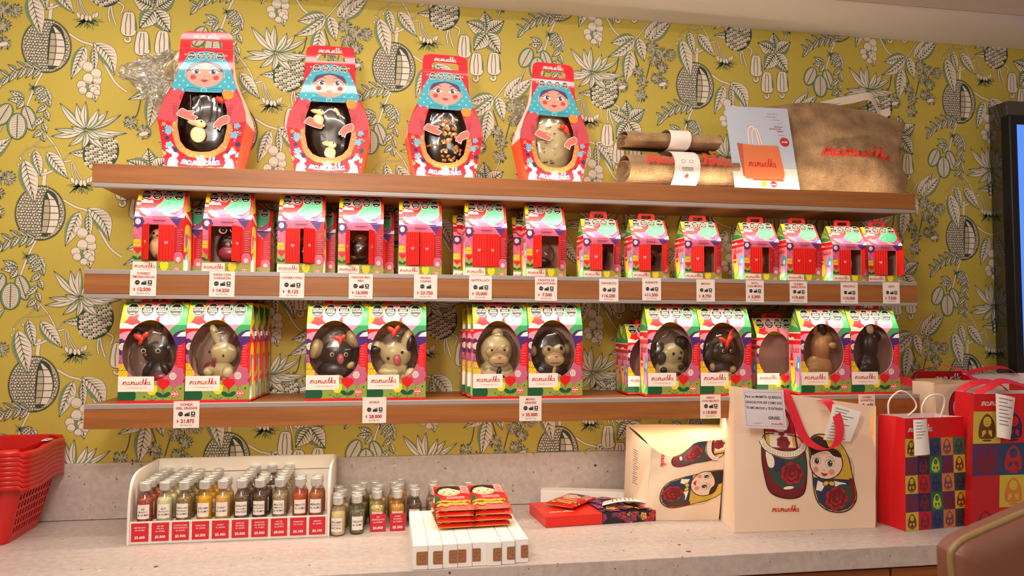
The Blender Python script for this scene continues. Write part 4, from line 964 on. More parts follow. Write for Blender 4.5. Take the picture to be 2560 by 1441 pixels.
# small figures behind the shutters
SF = {0: ('chocolate_rabbit', 'yellow white chocolate rabbit peeking between the shutters of the first house box', [('body', -.08, .45, .2, .25, .2, 'ch_white'), ('body', -.08, .72, .16, .14, .16, 'ch_white'), ('pupil', -.15, .74, .025, .03, .02, 'c_black', -.15), ('mouth', -.06, .69, .04, .02, .02, 'ch_milk', -.15)]),
 1: ('chocolate_frog', 'dark chocolate frog holding a pink heart in the second house box', [('body', -.02, .5, .24, .28, .2, D), ('eye', -.12, .84, .09, .08, .05, 'c_white', -.14), ('eye', .1, .86, .08, .07, .05, 'c_white', -.14), ('pupil', -.11, .84, .06, .055, .04, D, -.17), ('pupil', .1, .86, .055, .05, .04, D, -.17), ('heart', 0, .34, .2, .15, .08, 'ch_rose', -.17)]),
 2: ('chocolate_rabbit', 'dark chocolate rabbit glimpsed behind the conejo willi shutters', [('body', .05, .4, .2, .2, .2, D), ('ear', .06, .65, .04, .12, .05, D)]),
 3: ('chocolate_dinosaur', 'dark chocolate dinosaur framed by two swung out shutters', [('body', -.04, .45, .22, .26, .2, D), ('head', .0, .74, .17, .12, .14, 'ch_milk', -.04), ('tail', -.16, .3, .12, .06, .08, 'ch_milk', -.1)]),
 4: ('chocolate_panda', 'dark chocolate panda behind the narrow shutter slit', [('body', -.02, .5, .2, .28, .2, D)]),
 6: ('chocolate_ladybird', 'small dark chocolate ladybird low in the wide open house box', [('body', .0, .3, .2, .13, .2, D), ('head', -.1, .4, .09, .08, .08, D, -.08)]),
 7: ('chocolate_creature', 'dark wrapped chocolate creature in the first short house box', [('body', .05, .45, .2, .26, .2, D), ('neck', .1, .66, .08, .16, .09, 'ch_rose', -.06)]),
 8: ('chocolate_elephant', 'dark chocolate elephant among shredded paper in a short house box', [('body', .05, .45, .24, .25, .2, D), ('trunk', .0, .4, .05, .2, .06, 'ch_milk', -.17, .6), ('ear', .18, .6, .1, .12, .05, 'ch_milk', -.12)]),
 9: ('chocolate_monkey', 'brown and beige chocolate monkey in a short house box', [('body', .06, .36, .17, .2, .18, D), ('head', .04, .66, .15, .13, .16, B_), ('ear', .18, .7, .05, .06, .05, D), ('arm', -.06, .4, .06, .14, .07, B_, -.12), ('pupil', .04, .7, .02, .022, .02, 'c_black', -.16)]),
 10: ('chocolate_duck', 'beige chocolate duck behind the ajar shutter of a short house box', [('body', .1, .45, .15, .26, .2, B_)]),
 12: ('chocolate_penguin', 'beige and dark chocolate penguin behind the pingüino shutter', [('body', .1, .42, .17, .24, .18, D), ('belly', .1, .4, .1, .18, .1, B_, -.12), ('head', .1, .66, .12, .1, .14, B_)]),
 13: ('chocolate_lion', 'caramel chocolate lion in the last short house box', [('body', .1, .42, .17, .25, .2, 'ch_caramel'), ('head', .12, .64, .15, .14, .15, 'ch_milk')])}
for i, (nm, lb, ps) in SF.items():
    x0, x1 = HP[i]; W = x1-x0
    choc(nm, lb, (x0+x1)/2-.01*W, -.222+.042, Z2+.012, W, ps, (.0, .48, .30, .36) if i in (0, 1, 3, 6, 7, 8, 9) else None)

# ------------------------------------------------------------------ doll shaped boxes on the top shelf
for k, c in dict(d_red='cf1624', d_teal='3f9aac', d_teal2='a8dcd0', d_face='e0907c', d_hair='4d3a5c', d_arm='b9444c', d_hand='cf6c60', d_line='a32c3c', d_navy='26304e', d_gold='b07a3c', d_dot='e8845c', d_blue='6f9fb8', d_orange='f0862c', d_white='f8f0e6').items(): M(k, c, .5, Specular_IOR_Level=.2, Coat_Weight=.26, Coat_Roughness=.05)
def doll_front():
    A = Art(); A.p([(-.4, 0), (.4, 0), (.4, 1.3), (-.4, 1.3)], 'd_red')
    # lower floral border
    A.p([(-.245, .44), (-.24, .3), (-.2, .17), (-.1, .105), (0, .09), (.1, .105), (.2, .17), (.25, .3), (.25, .44)], 'd_gold')
    A.l += 1
    for i in range(19):
        t = pi*(i/18); A.e(-.225*cos(t), .37-.255*sin(t), .013, .013, 'd_dot', n=8, same=True)
    rnd = random.Random(5); A.l += 1
    for x, y, c, r in [(-.27, .33, 'd_blue', .04), (-.26, .2, 'd_blue', .035), (-.28, .26, 'd_navy', .022), (-.21, .16, 'd_navy', .028), (-.31, .38, 'd_dot', .02), (-.3, .13, 'd_dot', .02), (.27, .3, 'd_blue', .035), (.29, .38, 'd_blue', .03), (.3, .22, 'd_navy', .026), (.23, .15, 'd_navy', .028), (.26, .18, 'd_dot', .022), (.31, .32, 'd_dot', .022), (0, .075, 'd_blue', .045), (.13, .08, 'd_navy', .02), (-.12, .085, 'd_navy', .018), (.3, .13, 'd_blue', .025), (-.2, .06, 'd_blue', .02)]:
        A.p(flowerp(x, y, r, 5, .35), c, same=True)
    A.l += 1
    for i in range(26):
        x = rnd.choice((-1, 1))*rnd.uniform(.2, .33); A.e(x, rnd.uniform(.05, .4), .006, .006, 'd_dot' if i % 2 else 'd_white', n=6, same=True)
    A.e(0, .075, .012, .012, 'd_dot'); 
    for sx in (-1, 1):
        for i in range(4): A.st([(sx*.31, .28+i*.022), (sx*.325, .30+i*.022)], .006, 'd_navy', same=i > 0); A.st([(sx*.31, .28+i*.022), (sx*.295, .30+i*.022)], .006, 'd_navy', same=True)
    A.l += 1
    for i in range(5): A.p(ellp(-.16+i*.08, -.002, .045, .022, 0, 12), 'd_orange', same=True)
    A.logo(0, .055, .31, 'd_white', lw=.26, arc=.012)
    for x, s in ((-.215, 1), (.215, -1)):   # two white rabbits facing the lettering
        A.p(xf(cat([(-.05, -.02), (-.05, .05), (-.03, .075), (.005, .08), (.02, .06), (.01, .04), (.03, .0), (.03, -.02)], 4, True), x, .02, s, 0, 1), 'd_white')
        A.p(xf(ellp(.005, .095, .028, .022, .3 , 14), x, .02, s, 0, 1), 'd_white')
        for dx, ro in ((-.02, .7), (-.035, 1.05)): A.p(xf(ellp(dx-.008, .135-(.01 if ro > 1 else 0), .012, .035, ro, 12), x, .02, s, 0, 1), 'd_white')
        A.e(x+s*.01, .118, .004, .004, 'd_navy', n=8); A.st(xf(cat([(-.01, .05), (.0, .03), (.015, .045)], 3), x, .02, s, 0, 1), .003, 'd_navy')
    # arms
    L = cat([(-.23, .735), (-.34, .56), (-.37, .42)], 4)+[(-.24, .395), (-.2, .42)]+cat([(-.195, .44), (-.2, .48), (-.175, .5), (-.185, .53), (-.16, .555), (-.18, .59), (-.2, .62), (-.165, .665)], 3)
    A.p(L, 'd_arm'); A.p([(-x, y) if i < 9 else (-x-.0, y) for i, (x, y) in enumerate(L)], 'd_arm')
    for sx in (-1, 1):
        for i in range(5): A.st(ellp(sx*(.215+i*.004), .46+i*.022, .022, .012, sx*.6, 10), .005, 'd_line', same=i > 0, closed=True)
    # red shoulders above the scarf edge and handle are plain; headscarf
    sc = cat([(-.155, .99), (-.19, .93), (-.225, .85), (-.25, .77), (-.275, .72)], 4)+cat([(-.26, .70), (-.24, .685), (-.2, .695), (-.17, .665), (-.13, .675), (-.10, .645), (-.05, .66), (0, .67), (.05, .655), (.1, .64), (.13, .66), (.17, .655), (.2, .68), (.24, .675), (.262, .70)], 3)+cat([(.275, .72), (.25, .77), (.225, .85), (.19, .93), (.155, .99), (.09, 1.03), (0, 1.045), (-.09, 1.03)], 4)
    A.p(sc, 'd_teal'); A.l += 1
    for j in range(9):
        for i in range(8):
            x = -.24+i*.068+(j % 2)*.034; y = .69+j*.04
            if abs(x) > .26-(y-.72)*.28 or (x/.18)**2+((y-.835)/.145)**2 < 1: continue
            for a in (.785, 2.356): A.st([(x-.009*cos(a), y-.009*sin(a)), (x+.009*cos(a), y+.009*sin(a))], .005, 'd_teal2', same=True)
    A.e(0, .835, .172, .128, 'd_line', n=30); A.e(0, .835, .168, .124, 'd_teal2', n=30); A.p(flowerp(0, .838, .166, 22, .05, 3), 'd_teal')
    A.e(0, .832, .152, .115, 'd_face', n=30)
    A.p(cat([(-.15, .85), (-.12, .925), (0, .955)], 4)+cat([(0, .94), (-.05, .925), (-.11, .885)], 4), 'd_hair'); A.p([(-x, y) for x, y in cat([(-.15, .85), (-.12, .925), (0, .955)], 4)+cat([(0, .94), (-.05, .925), (-.11, .885)], 4)], 'd_hair')
    for s in (-1, 1):
        A.p(xf(cat([(-.045, 0), (-.01, .024), (.03, .008), (.038, -.008), (0, -.014)], 4, True), s*.072, .855, -s if s > 0 else 1, 0, 1), 'd_white')
        A.e(s*.07, .857, .018, .019, 'd_navy'); A.e(s*.07+.006, .863, .005, .005, 'd_white', n=8)
        A.st(xf(cat([(-.058, .016), (-.04, .006), (-.01, .026), (.035, .008)], 3), s*.072, .856, -s if s > 0 else 1, 0, 1), .006, 'd_navy')
        A.st(cat([(s*.035, .9), (s*.07, .912), (s*.105, .897)], 3), .006, 'd_hair')
        A.e(s*.095, .805, .024, .021, 'c_red')
    A.p(cat([(-.028, .778), (-.01, .787), (0, .783), (.01, .787), (.028, .778), (0, .761)], 3, True), 'd_line'); A.st(cat([(-.042, .785), (-.028, .777), (0, .778), (.028, .777), (.042, .785)], 3), .003, 'd_line')
    A.st([(-.01, .812), (0, .808), (.01, .812)], .003, 'd_line')
    for s in (-1, 1): A.p(ellp(s*.085, .685, .075, .022, s*.08, 16), 'd_teal'); A.st(ellp(s*.085, .685, .075, .022, s*.08, 16), .004, 'd_navy', closed=True); A.st([(s*.03, .686), (s*.12, .69)], .003, 'd_navy')
    A.e(0, .69, .026, .022, 'd_teal2'); A.e(0, .69, .022, .018, 'd_teal')
    A.e(.2, .655, .05, .045, 'd_orange'); A.st(ellp(.2, .655, .042, .038, 0, 20), .003, 'd_gold', closed=True); A.t('PASCUAS', .2, .66, .014, 'd_gold'); A.t('2023', .2, .64, .012, 'd_gold') if False else None
    for i in range(4): octo(A, -.12+i*.08, 1.0, .033, OCT[i])
    A.st([(-.23, 1.062), (.23, 1.062)], .003, 'd_hand'); A.logo(0, 1.17, .21, 'd_white', lw=.26)
    return A
DHOLE = [(-.2, .52), (-.2, .36), (-.175, .24), (-.13, .18), (-.07, .153), (0, .147), (.07, .153), (.13, .18), (.18, .24), (.205, .36), (.2, .52), (.15, .672), (-.16, .672)]
DSLOT = [(-.13, 1.075), (.13, 1.075), (.13, 1.12), (.105, 1.14), (-.105, 1.14), (-.13, 1.12)]
def dw(v):   # half width
    P = [(0, .283), (.42, .363), (.5, .355), (.62, .315), (.72, .27), (.82, .236), (.92, .228), (1.05, .222), (1.16, .218), (1.2, .205), (1.215, .17), (1.22, .14)]
    for (a, b), (c, d) in zip(P, P[1:]):
        if v <= c: return b+(d-b)*(v-a)/(c-a)
    return P[-1][1]
DV = [0, .2, .42, .5, .56, .62, .67, .72, .77, .82, .92, 1.05]
def dyf(v): return (.012*(1-v/.42) if v < .42 else .05*(v-.42)/.63 if v < 1.05 else .05)*1.0
def dyd(v): return (.26+.06*v/.42 if v < .42 else .32-.30*(v-.42)/.63)
def doll_meshes():
    ff = lambda u, v, h=0: Vector((u, dyf(v)-h, v)); A = doll_front()
    OUT = [(dw(v), v) for v in DV+[1.16, 1.2, 1.215, 1.22]]; OUT = OUT+[(-a, b) for a, b in OUT[::-1]]
    b = MB(); cv_ = (.42, 1.05)
    bd = Art(); bd.p(OUT, 'd_red'); b.art(bd, ff, None, [DHOLE, DSLOT], cuts_v=cv_, z0=0)
    bw = Art(); bw.p(OUT, 'd_white'); b.art(bw, lambda u, v, h: ff(u, v, -.003), None, [DHOLE, DSLOT], cuts_v=cv_, z0=0)
    # clip artwork to the outline: per horizontal band (each band of the outline is convex)
    bands = [(DV+[1.16, 1.22])[i:i+2] for i in range(len(DV)+1)]
    for v0, v1 in bands:
        q = [(-dw(v0), v0), (dw(v0), v0), (dw(v1), v1), (-dw(v1), v1)]; b.art(A, ff, q, [DHOLE, DSLOT], dz=6e-5, z0=4e-4)
    for H in (DHOLE, DSLOT):
        for i in range(len(H)): p, q = H[i], H[(i+1) % len(H)]; b.poly([ff(*p, 0), ff(*q, 0), ff(*q, -.004), ff(*p, -.004)], 'd_white')
    # outline edge
    for i in range(len(OUT)): p, q = OUT[i], OUT[(i+1) % len(OUT)]; b.poly([ff(*p, 0), ff(*p, -.003), ff(*q, -.003), ff(*q, 0)], 'd_red')
    front = b.mesh('front_panel')
    b = MB()
    for sg in (1, -1):
        for v0, v1 in zip(DV, DV[1:]):
            a, c = Vector((sg*dw(v0)*.99, dyf(v0)+.003, v0)), Vector((sg*dw(v1)*.99, dyf(v1)+.003, v1)); d, e = a+Vector((-sg*.0, dyd(v0), 0)), c+Vector((0, dyd(v1), 0))
            P = [a, d, e, c] if sg > 0 else [c, e, d, a]; b.poly(P, 'd_side' if v0 < .42 else 'd_white')
    for v0, v1 in zip(DV, DV[1:]):
        b.poly([(dw(v0), dyf(v0)+dyd(v0), v0), (-dw(v0), dyf(v0)+dyd(v0), v0), (-dw(v1), dyf(v1)+dyd(v1), v1), (dw(v1), dyf(v1)+dyd(v1), v1)], 'd_red')
    b.poly([(-.28, .012, 0), (.28, .012, 0), (.28, .27, 0), (-.28, .27, 0)][::-1], 'd_red')
    sides = b.mesh('side_panels')
    hands = []
    for s, P in ((-1, [(-.205, .475), (-.17, .52), (-.12, .5), (-.07, .50), (-.06, .485), (-.085, .475), (-.04, .45), (-.035, .435), (-.05, .43), (-.055, .415), (-.075, .412), (-.14, .43), (-.205, .46)]), (1, [(.225, .45), (.2, .47), (.14, .44), (.1, .385), (.1, .36), (.12, .365), (.125, .345), (.14, .35), (.15, .335), (.165, .375), (.22, .405)])):
        b = MB(); Q = cat(P, 3, True); b.prism(Q, lambda u, v: ff(u, v, .003), lambda u, v: ff(u, v, .007), 'd_hand', 'd_white'); a = Art(); a.st(Q, .004, 'd_white', closed=True); b.art(a, lambda u, v, h: ff(u, v, .0072+h)); hands.append(b.mesh('paper_hand'))
    return front, sides, hands
M('d_side', 'f2502c', .3)
DM = doll_meshes()
M('ch_egg', '2a120c', .22, Coat_Weight=.4); M('ch_eggwhite', 'd8c292', .35)
def rabbit_fig(b, x, z, s, y=-.2, m='ch_white'):
    b.ell((x, y, z), (.055*s, .04*s, .06*s), m); b.ell((x+.02*s, y-.02*s, z+.075*s), (.04*s, .03*s, .03*s), m, rot=(0, .2, 0)); b.ell((x-.035*s, y-.01, z+.08*s), (.045*s, .018*s, .016*s), 'ch_beige', rot=(0, .35, 0)); b.ell((x-.02*s, y+.005, z+.095*s), (.05*s, .018*s, .016*s), m, rot=(0, .2, 0)); b.ell((x+.035*s, y-.05*s, z+.083*s), (.006*s, .005*s, .007*s), 'c_black', 8, 6); b.ell((x+.02*s, y-.03*s, z-.04*s), (.03*s, .02*s, .02*s), m)
def doll_box(px, y, S, tilt, rz, label, inside):
    p = aty(px, 435, y); t = thing('doll_gift_box', label, 'gift box', (p.x, y, Z1), (-radians(tilt), 0, radians(rz)), 'doll shaped gift boxes on the top shelf'); t.rotation_euler = Euler((-radians(tilt), 0, radians(rz)), 'XYZ'); t.scale = (S,)*3
    for nm, me in (('front_panel', DM[0]), ('side_panels', DM[1]), ('paper_hand', DM[2][0]), ('paper_hand', DM[2][1])):
        o = bpy.data.objects.new(nm, me); COL.objects.link(o); o.parent = t
    # egg inside: a thing of its own
    g = thing('chocolate_egg', inside[0], 'chocolate egg', t.location, t.rotation_euler, 'wrapped chocolate eggs in the doll shaped boxes'); g.scale = (S,)*3
    k = inside[1]; b = MB(); b.ell((0, .17, .42), (.245, .118, .37), 'ch_eggwhite' if k == 4 else 'ch_egg', 28, 20, f=lambda d: 1-.10*max(d.z, 0)); b.build('shell', g)
    if k == 1: b = MB(); rabbit_fig(b, -.03, .30, 1.15, .01); b.build('rabbit_figure', g); b = MB(); [b.tube(cat([(x-.0, .05+.0, .66), (x+.012, .036, .55), (x, .035, .42)], 4), .007, 'ch_dark', 6) for x in (-.12, -.04, .05, .1, .14)]; b.build('icing_stripes', g)
    if k == 2: b = MB(); rabbit_fig(b, -.09, .5, .9, .02); b.build('rabbit_figure', g); b = MB(); rabbit_fig(b, .02, .2, .95, .03); b.build('rabbit_figure', g); b = MB(); b.tube(cat([(.05, .05, .62), (.07, .04, .6), (.09, .045, .56)], 3), .014, 'ch_white'); b.build('chocolate_swirl', g)
    if k == 3:
        M('almond', 'b9783c', .45); rn = random.Random(9); b = MB()
        for i in range(70):
            z = rn.uniform(.18, .62); x = .05+rn.uniform(-.08, .08)*(1.2 if z < .4 else .8)-(.4-z)*-.1; yy = .17-.13*sqrt(max(0, 1-(x/.245)**2-((z-.42)/.37)**2))
            b.ell((x, yy-.004, z), (.02, .012, .013), 'almond' if i % 5 else 'ch_white', 8, 6, rot=(rn.uniform(-.6, .6), rn.uniform(0, 3), 0))
        b.build('almond_topping', g)
        a = Art(); a.logo(0, 0, .17, 'almond', lw=.26); b = MB()
        for cx, cz in ((.02, .54), (-.12, .33)): b.art(a, lambda u, v, h: (u+cx, .17-.135*sqrt(max(.05, 1-((u+cx)/.245)**2-((v+cz-.42)/.37)**2))-.003, v+cz+u*.15))
        b.build('lettering', g)
    if k == 4:
        b = MB(); rn = random.Random(4)
        for i in range(26):
            x, z = rn.uniform(-.18, .18), rn.uniform(.17, .6); yy = .17-.13*sqrt(max(.02, 1-(x/.245)**2-((z-.42)/.37)**2)); b.ell((x, yy, z), (rn.uniform(.004, .03), .004, rn.uniform(.003, .006)), 'ch_milk', 8, 6, rot=(0, rn.uniform(-.5, .2), 0))
        b.build('speckles', g)
        b = MB(); b.ell((.1, .05, .58), (.03, .02, .025), 'ribbon_orange', rot=(0, .6, 0)); b.ell((.14, .05, .54), (.035, .02, .02), 'ribbon_orange', rot=(0, .9, 0)); b.ribbon(cat([(.09, .05, .6), (.14, .04, .57), (.16, .05, .5)], 4), (.02, 0, .01), 'ribbon_orange', .003); b.build('bow', g)
    if k == 1: b = MB(); b.ell((.13, .06, .62), (.05, .03, .03), 'ribbon_orange', rot=(0, .4, 0)); b.build('bow', g)
    b = MB(); sd = px*.37
    def f(v): return 1.01+.05*noise.noise(Vector((v.x*2.5+sd, v.y*2, v.z*2)))-.12*abs(noise.noise(Vector((v.x*9, v.y*7+sd, v.z*2.2))))-.05*abs(noise.noise(Vector((v.x*22+v.z*5, v.y*16+sd, v.z*6-v.x*4))))
    b.ell((0, .17, .44), (.262, .145, .41), 'cellophane', 56, 36, f=f); b.build('wrapper', g)
    return t, g
DB = [doll_box(500, -.222, .318, 2, -4, 'red doll shaped gift box leaning back, first on the left, loose cellophane beside it', ('dark chocolate egg with a small white rabbit in the leftmost doll box', 1)),
      doll_box(817, -.222, .309, 4.4, -2, 'red doll shaped gift box with a bright glare across the face, second from left', ('dark chocolate egg with two white rabbits in the second doll box', 2)),
      doll_box(1113, -.220, .297, .8, 3, 'red doll shaped gift box holding an egg with almonds, third from left', ('dark chocolate egg covered with almonds in the third doll box', 3)),
      doll_box(1388, -.218, .294, .8, 6, 'red doll shaped gift box holding a pale speckled egg, nearest the burlap rolls', ('pale speckled white chocolate egg with an orange bow in the fourth doll box', 4))]
def crumple(pts, n, amp, sd, parent, name='loose_cellophane'):
    """crumpled film spread over a closed outline of 3D points around a centre"""
    c = sum((Vector(p) for p in pts), Vector())/len(pts); G = []
    P = [Vector(p) for p in pts]; m = len(P)
    for r in range(n+1):
        row = []
        for i in range(m*4):
            a, b2 = P[(i//4) % m], P[(i//4+1) % m]; e = a.lerp(b2, (i % 4)/4); q = c.lerp(e, r/n)
            k = noise.noise(q*38+Vector((sd, 0, 0)))+.6*noise.noise(q*90); d = Vector((.25, 1, .2))*amp*k
            row.append(q+d*(.4+.6*r/n))
        G.append(row)
    b = MB(); b.grid(G, 'film_crumpled', False, cu=True); return b.build(name, parent)
# bag tail sticking out behind the first box, and behind the fourth
def tail(dx, egg, pts, y, sd):
    W = egg.location; S = egg.scale[0]; inv = (Matrix.LocRotScale(egg.location, egg.rotation_euler, egg.scale)).inverted()
    return crumple([inv @ aty(a, b_, y) for a, b_ in pts], 14, .07, sd, egg)
tail(0, DB[0][1], [(450, 135), (425, 118), (395, 138), (360, 132), (340, 150), (300, 162), (283, 190), (320, 205), (350, 225), (372, 260), (395, 285), (420, 240), (440, 180)], -.13, 3)
tail(0, DB[0][1], [(450, 125), (410, 130), (370, 142), (325, 160), (300, 190), (350, 210), (400, 225), (430, 200)], -.15, 9)
tail(0, DB[3][1], [(1322, 238), (1300, 240), (1286, 262), (1280, 295), (1300, 300), (1320, 275)], -.13, 5)
tail(0, DB[3][1], [(1322, 290), (1305, 285), (1290, 320), (1282, 350), (1300, 350), (1318, 320)], -.15, 7)

# ------------------------------------------------------------------ surfaces for cloth and paper
def surf(Pf):
    def f(u, v, h=0):
        p = Vector(Pf(u, v))
        if h == 0: return p
        e = 1e-3; n = (Vector(Pf(u+e, v))-Vector(Pf(u-e, v))).cross(Vector(Pf(u, v+e))-Vector(Pf(u, v-e))).normalized()
        return p+n*h
    return f
def bil(c00, c10, c11, c01, disp=None):
    a, b_, c, d = [Vector(q) for q in (c00, c10, c11, c01)]; n = (b_-a).cross(d-a).normalized()
    def P(u, v):
        p = a*(1-u)*(1-v)+b_*u*(1-v)+c*u*v+d*(1-u)*v
        return p+n*disp(u, v) if disp else p
    return P
class Facet:
    """surface as the flat triangles of its grid, so that prints sit exactly on the sheet"""
    def __init__(s, F, Nn, nu, nv, W=1, H=1): s.F, s.N, s.nu, s.nv, s.W, s.H = F, Nn, nu, nv, W, H
    def scaled(s, W, H): return Facet(s.F, s.N, s.nu, s.nv, W, H)
    def cell(s, p):
        cu, cv = sum(q[0] for q in p)/len(p)/s.W, sum(q[1] for q in p)/len(p)/s.H
        return min(max(int(cu*s.nu), 0), s.nu-1), min(max(int(cv*s.nv), 0), s.nv-1), cu, cv
    def diag(s, p):
        i, j, _, _ = s.cell(p); return (i/s.nu*s.W, j/s.nv*s.H), ((i+1)/s.nu*s.W, (j+1)/s.nv*s.H)
    def facet(s, p):
        i, j, cu, cv = s.cell(p); lo = cu*s.nu-i >= cv*s.nv-j
        def g(u, v, h):
            a, b = u/s.W*s.nu-i, v/s.H*s.nv-j
            w = ((i, j, 1-a), (i+1, j, a-b), (i+1, j+1, b)) if lo else ((i, j, 1-b), (i+1, j+1, a), (i, j+1, b-a))
            P = Vector(); n = Vector()
            for x, y, k in w: P += s.F[y][x]*k; n += s.N[y][x]*k
            return P+n*h
        return g
    def __call__(s, u, v, h=0): return s.facet([(u, v)])(u, v, h)
def sheet(b, Pf, mat, nu=12, nv=12, th=.0008, back=None, smooth=True):
    f = surf(Pf); us = [i/nu for i in range(nu+1)]; vs = [j/nv for j in range(nv+1)]
    F = [[f(u, v) for u in us] for v in vs]; Nn = [[(f(u, v, 1)-f(u, v)) for u in us] for v in vs]; b.grid(F, mat, smooth, tri=True)
    Bk = [[f(u, v, -th) for u in us] for v in vs]; b.grid([r[::-1] for r in Bk], back or mat, smooth)
    for i in range(nu): b.poly([F[0][i+1], F[0][i], Bk[0][i], Bk[0][i+1]], mat); b.poly([F[-1][i], F[-1][i+1], Bk[-1][i+1], Bk[-1][i]], mat)
    for j in range(nv): b.poly([F[j][0], F[j+1][0], Bk[j+1][0], Bk[j][0]], mat); b.poly([F[j+1][-1], F[j][-1], Bk[j][-1], Bk[j+1][-1]], mat)
    return Facet(F, Nn, nu, nv)
def sheet_art(b, f, A, nu=12, nv=12, z0=3e-4, dz=3e-5, clip=((0, 0), (1, 0), (1, 1), (0, 1)), holes=()):
    b.art(A, f, list(clip) if clip else None, holes, cuts_u=[i/f.nu for i in range(1, f.nu)], cuts_v=[j/f.nv for j in range(1, f.nv)], z0=z0, dz=dz, sm=True)

# ------------------------------------------------------------------ burlap rolls, poster, burlap bag on the top shelf
M('strap_white', 'dccdbc', .9); M('print_red', 'd23a28', .8)
def roll(name, label, x0, x1, y, z, a, b2, turns, band, logo=None, sd=0, dip=0):
    """folded cloth roll along x: flattened spiral section"""
    t = thing(name, label, 'burlap bag', ((x0+x1)/2, y, z), group='folded burlap bags on the top shelf'); L = x1-x0; n = 44*turns//1
    b = MB(); G = []; nx = 16
    for j in range(nx+1):
        x = -L/2+L*j/nx; row = []
        for i in range(n+1):
            q = i/n; th = -pi/2+q*turns*2*pi; r = 1-.62*q; e = noise.noise(Vector((x*14+sd, cos(th)*1.3, sin(th)*1.3+q*3)))
            k = 1+.07*e+(0 if 0 < j < nx else .0); row.append((x+.006*e*(1 if j in (0, nx) else 0), a*r*cos(th)*k, b2+b2*r*sin(th)*k-dip*0))
        G.append(row)
    b.grid(G, 'burlap', True)
    G2 = [[(p[0], p[1]*.965, b2+(p[2]-b2)*.95) for p in r] for r in G]; b.grid([r[::-1] for r in G2], 'burlap', True)
    for j in (0, nx):
        for i in range(n): P = [G[j][i], G[j][i+1], G2[j][i+1], G2[j][i]]; b.poly(P if j == 0 else P[::-1], 'burlap')
    if logo:
        A = Art(); A.logo(0, 0, L*.74, 'print_red', lw=.24); vz = 1.42*b2
        b.art(A, lambda u, v, h: (u, -a*1.07*sqrt(max(.02, 1-((vz+v*.8-b2)/b2/1.085)**2))-.001-h, vz+v*.8), None, [[(band[0], -1), (band[1], -1), (band[1], 1), (band[0], 1)]], cuts_v=[-.012, -.006, 0, .006, .012, .018], z0=.0005)
    b.build('cloth_roll', t)
    b = MB(); k = [( -pi/2-.6+2*pi*i/32) for i in range(33)]; bx0, bx1 = band
    G = [[(x, (a+.003)*1.04*cos(th), max(b2+(b2+.003)*1.04*sin(th), .0008)) for th in k] for x in (bx0, (bx0*2+bx1)/3, (bx0+2*bx1)/3, bx1)]
    b.grid(G, 'card_white', True); f = None
    if logo:
        A = Art(); xm = (bx0+bx1)/2; A.e(xm, .5*b2, .0065, .0065, 'print_red'); A.l += 1
        for i in range(5): A.r(xm-.018, .95*b2-i*.0025, xm+.018, .95*b2-i*.0025+.0009, 'ink_grey', same=True)
        A.st(ellp(xm-.012, 1.3*b2, .006, .005), .0008, 'ink_grey', closed=True); A.st(ellp(xm+.012, 1.3*b2, .006, .005), .0008, 'ink_grey', closed=True)
        b.art(A, lambda u, v, h: (u, -(a+.003)*1.04*sqrt(max(0, 1-((v-b2)/b2/1.06)**2))-.0008-h, v))
    b.build('paper_band', t)
    return t
p0, p1 = aty(1562, 470, -.17), aty(1832, 472, -.17)
roll('rolled_burlap_bag', 'larger rolled burlap bag with a white paper band, lying on the top shelf', p0.x, p1.x, -.160, Z1, .080, .056, 2, (-.045, .035), True, 1)
p0, p1 = aty(1556, 390, -.16), aty(1790, 392, -.16)
roll('rolled_burlap_bag', 'smaller rolled burlap bag with a white paper band, on top of the other roll', p0.x, p1.x, -.158, Z1+.1195, .058, .030, 2, (-.02, .045), False, 5)
# poster
M('poster_sky', 'b9c0d0', .35); M('poster_ground', 'e6d6cf', .35); M('poster_bag', 'd8764a', .5); M('poster_bag2', 'b85c38', .5); M('poster_magenta', 'b0305c', .5)
c00, c10, c11, c01 = aty(1838, 478, -.232), aty(2000, 481, -.222), aty(1968, 272, -.165), aty(1813, 265, -.175)
c00.z = c10.z = Z1+.0005
t = tag(None or bpy.data.objects.new('advert_poster', None), 'pale blue card advertising an orange cloth bag, leaning on the burlap bag', 'poster'); COL.objects.link(t); t.location = c00
o0 = Vector(c00); U, V = Vector(c10)-o0, Vector(c01)-o0
b = MB(); f = sheet(b, bil(*[Vector(q)-o0 for q in (c00, c10, c11, c01)]), 'poster_sky', 6, 6, .002, 'card_white')
A = Art(); A.r(0, 0, 1, .255, 'poster_ground'); A.p([(.2, .2), (.3, .1), (.78, .1), (.7, .2)], 'poster_bag2')
A.st(cat([(.30, .54), (.31, .70), (.37, .755), (.43, .72), (.46, .53)], 5), .028, 'poster_bag'); A.st(cat([(.30, .54), (.31, .70), (.37, .755), (.43, .72), (.46, .53)], 5), .02, 'card_white')
A.st(cat([(.36, .54), (.37, .68), (.41, .735), (.47, .70), (.50, .53)], 5), .024, 'd_hand'); A.st(cat([(.36, .54), (.37, .68), (.41, .735), (.47, .70), (.50, .53)], 5), .018, 'card_white')
A.p([(.11, .545), (.4, .525), (.76, .53), (.80, .2), (.78, .13), (.2, .115), (.15, .15), (.13, .35)], 'poster_bag'); A.p([(.11, .545), (.2, .54), (.17, .15), (.15, .15), (.13, .35)], 'poster_bag2'); A.logo(.47, .30, .42, 'print_red', lw=.3)
for i, (s, w2) in enumerate((('Producto creado con', .36), ('las bolsas que cuidaron', .42), ('nuestros granos', .27), ('de cacao.', .15))): A.t(s, .92-w2/2, .925-i*.037, .014, 'poster_magenta', wmax=w2)
for i, (s, w2) in enumerate((('100% CIRCULAR,', .25), ('CON IMPACTO SOCIAL', .36), ('Y AMBIENTAL', .22))): A.t(s, .93-w2/2, .765-i*.028, .013, 'ink_red', wmax=w2, bold=.04)
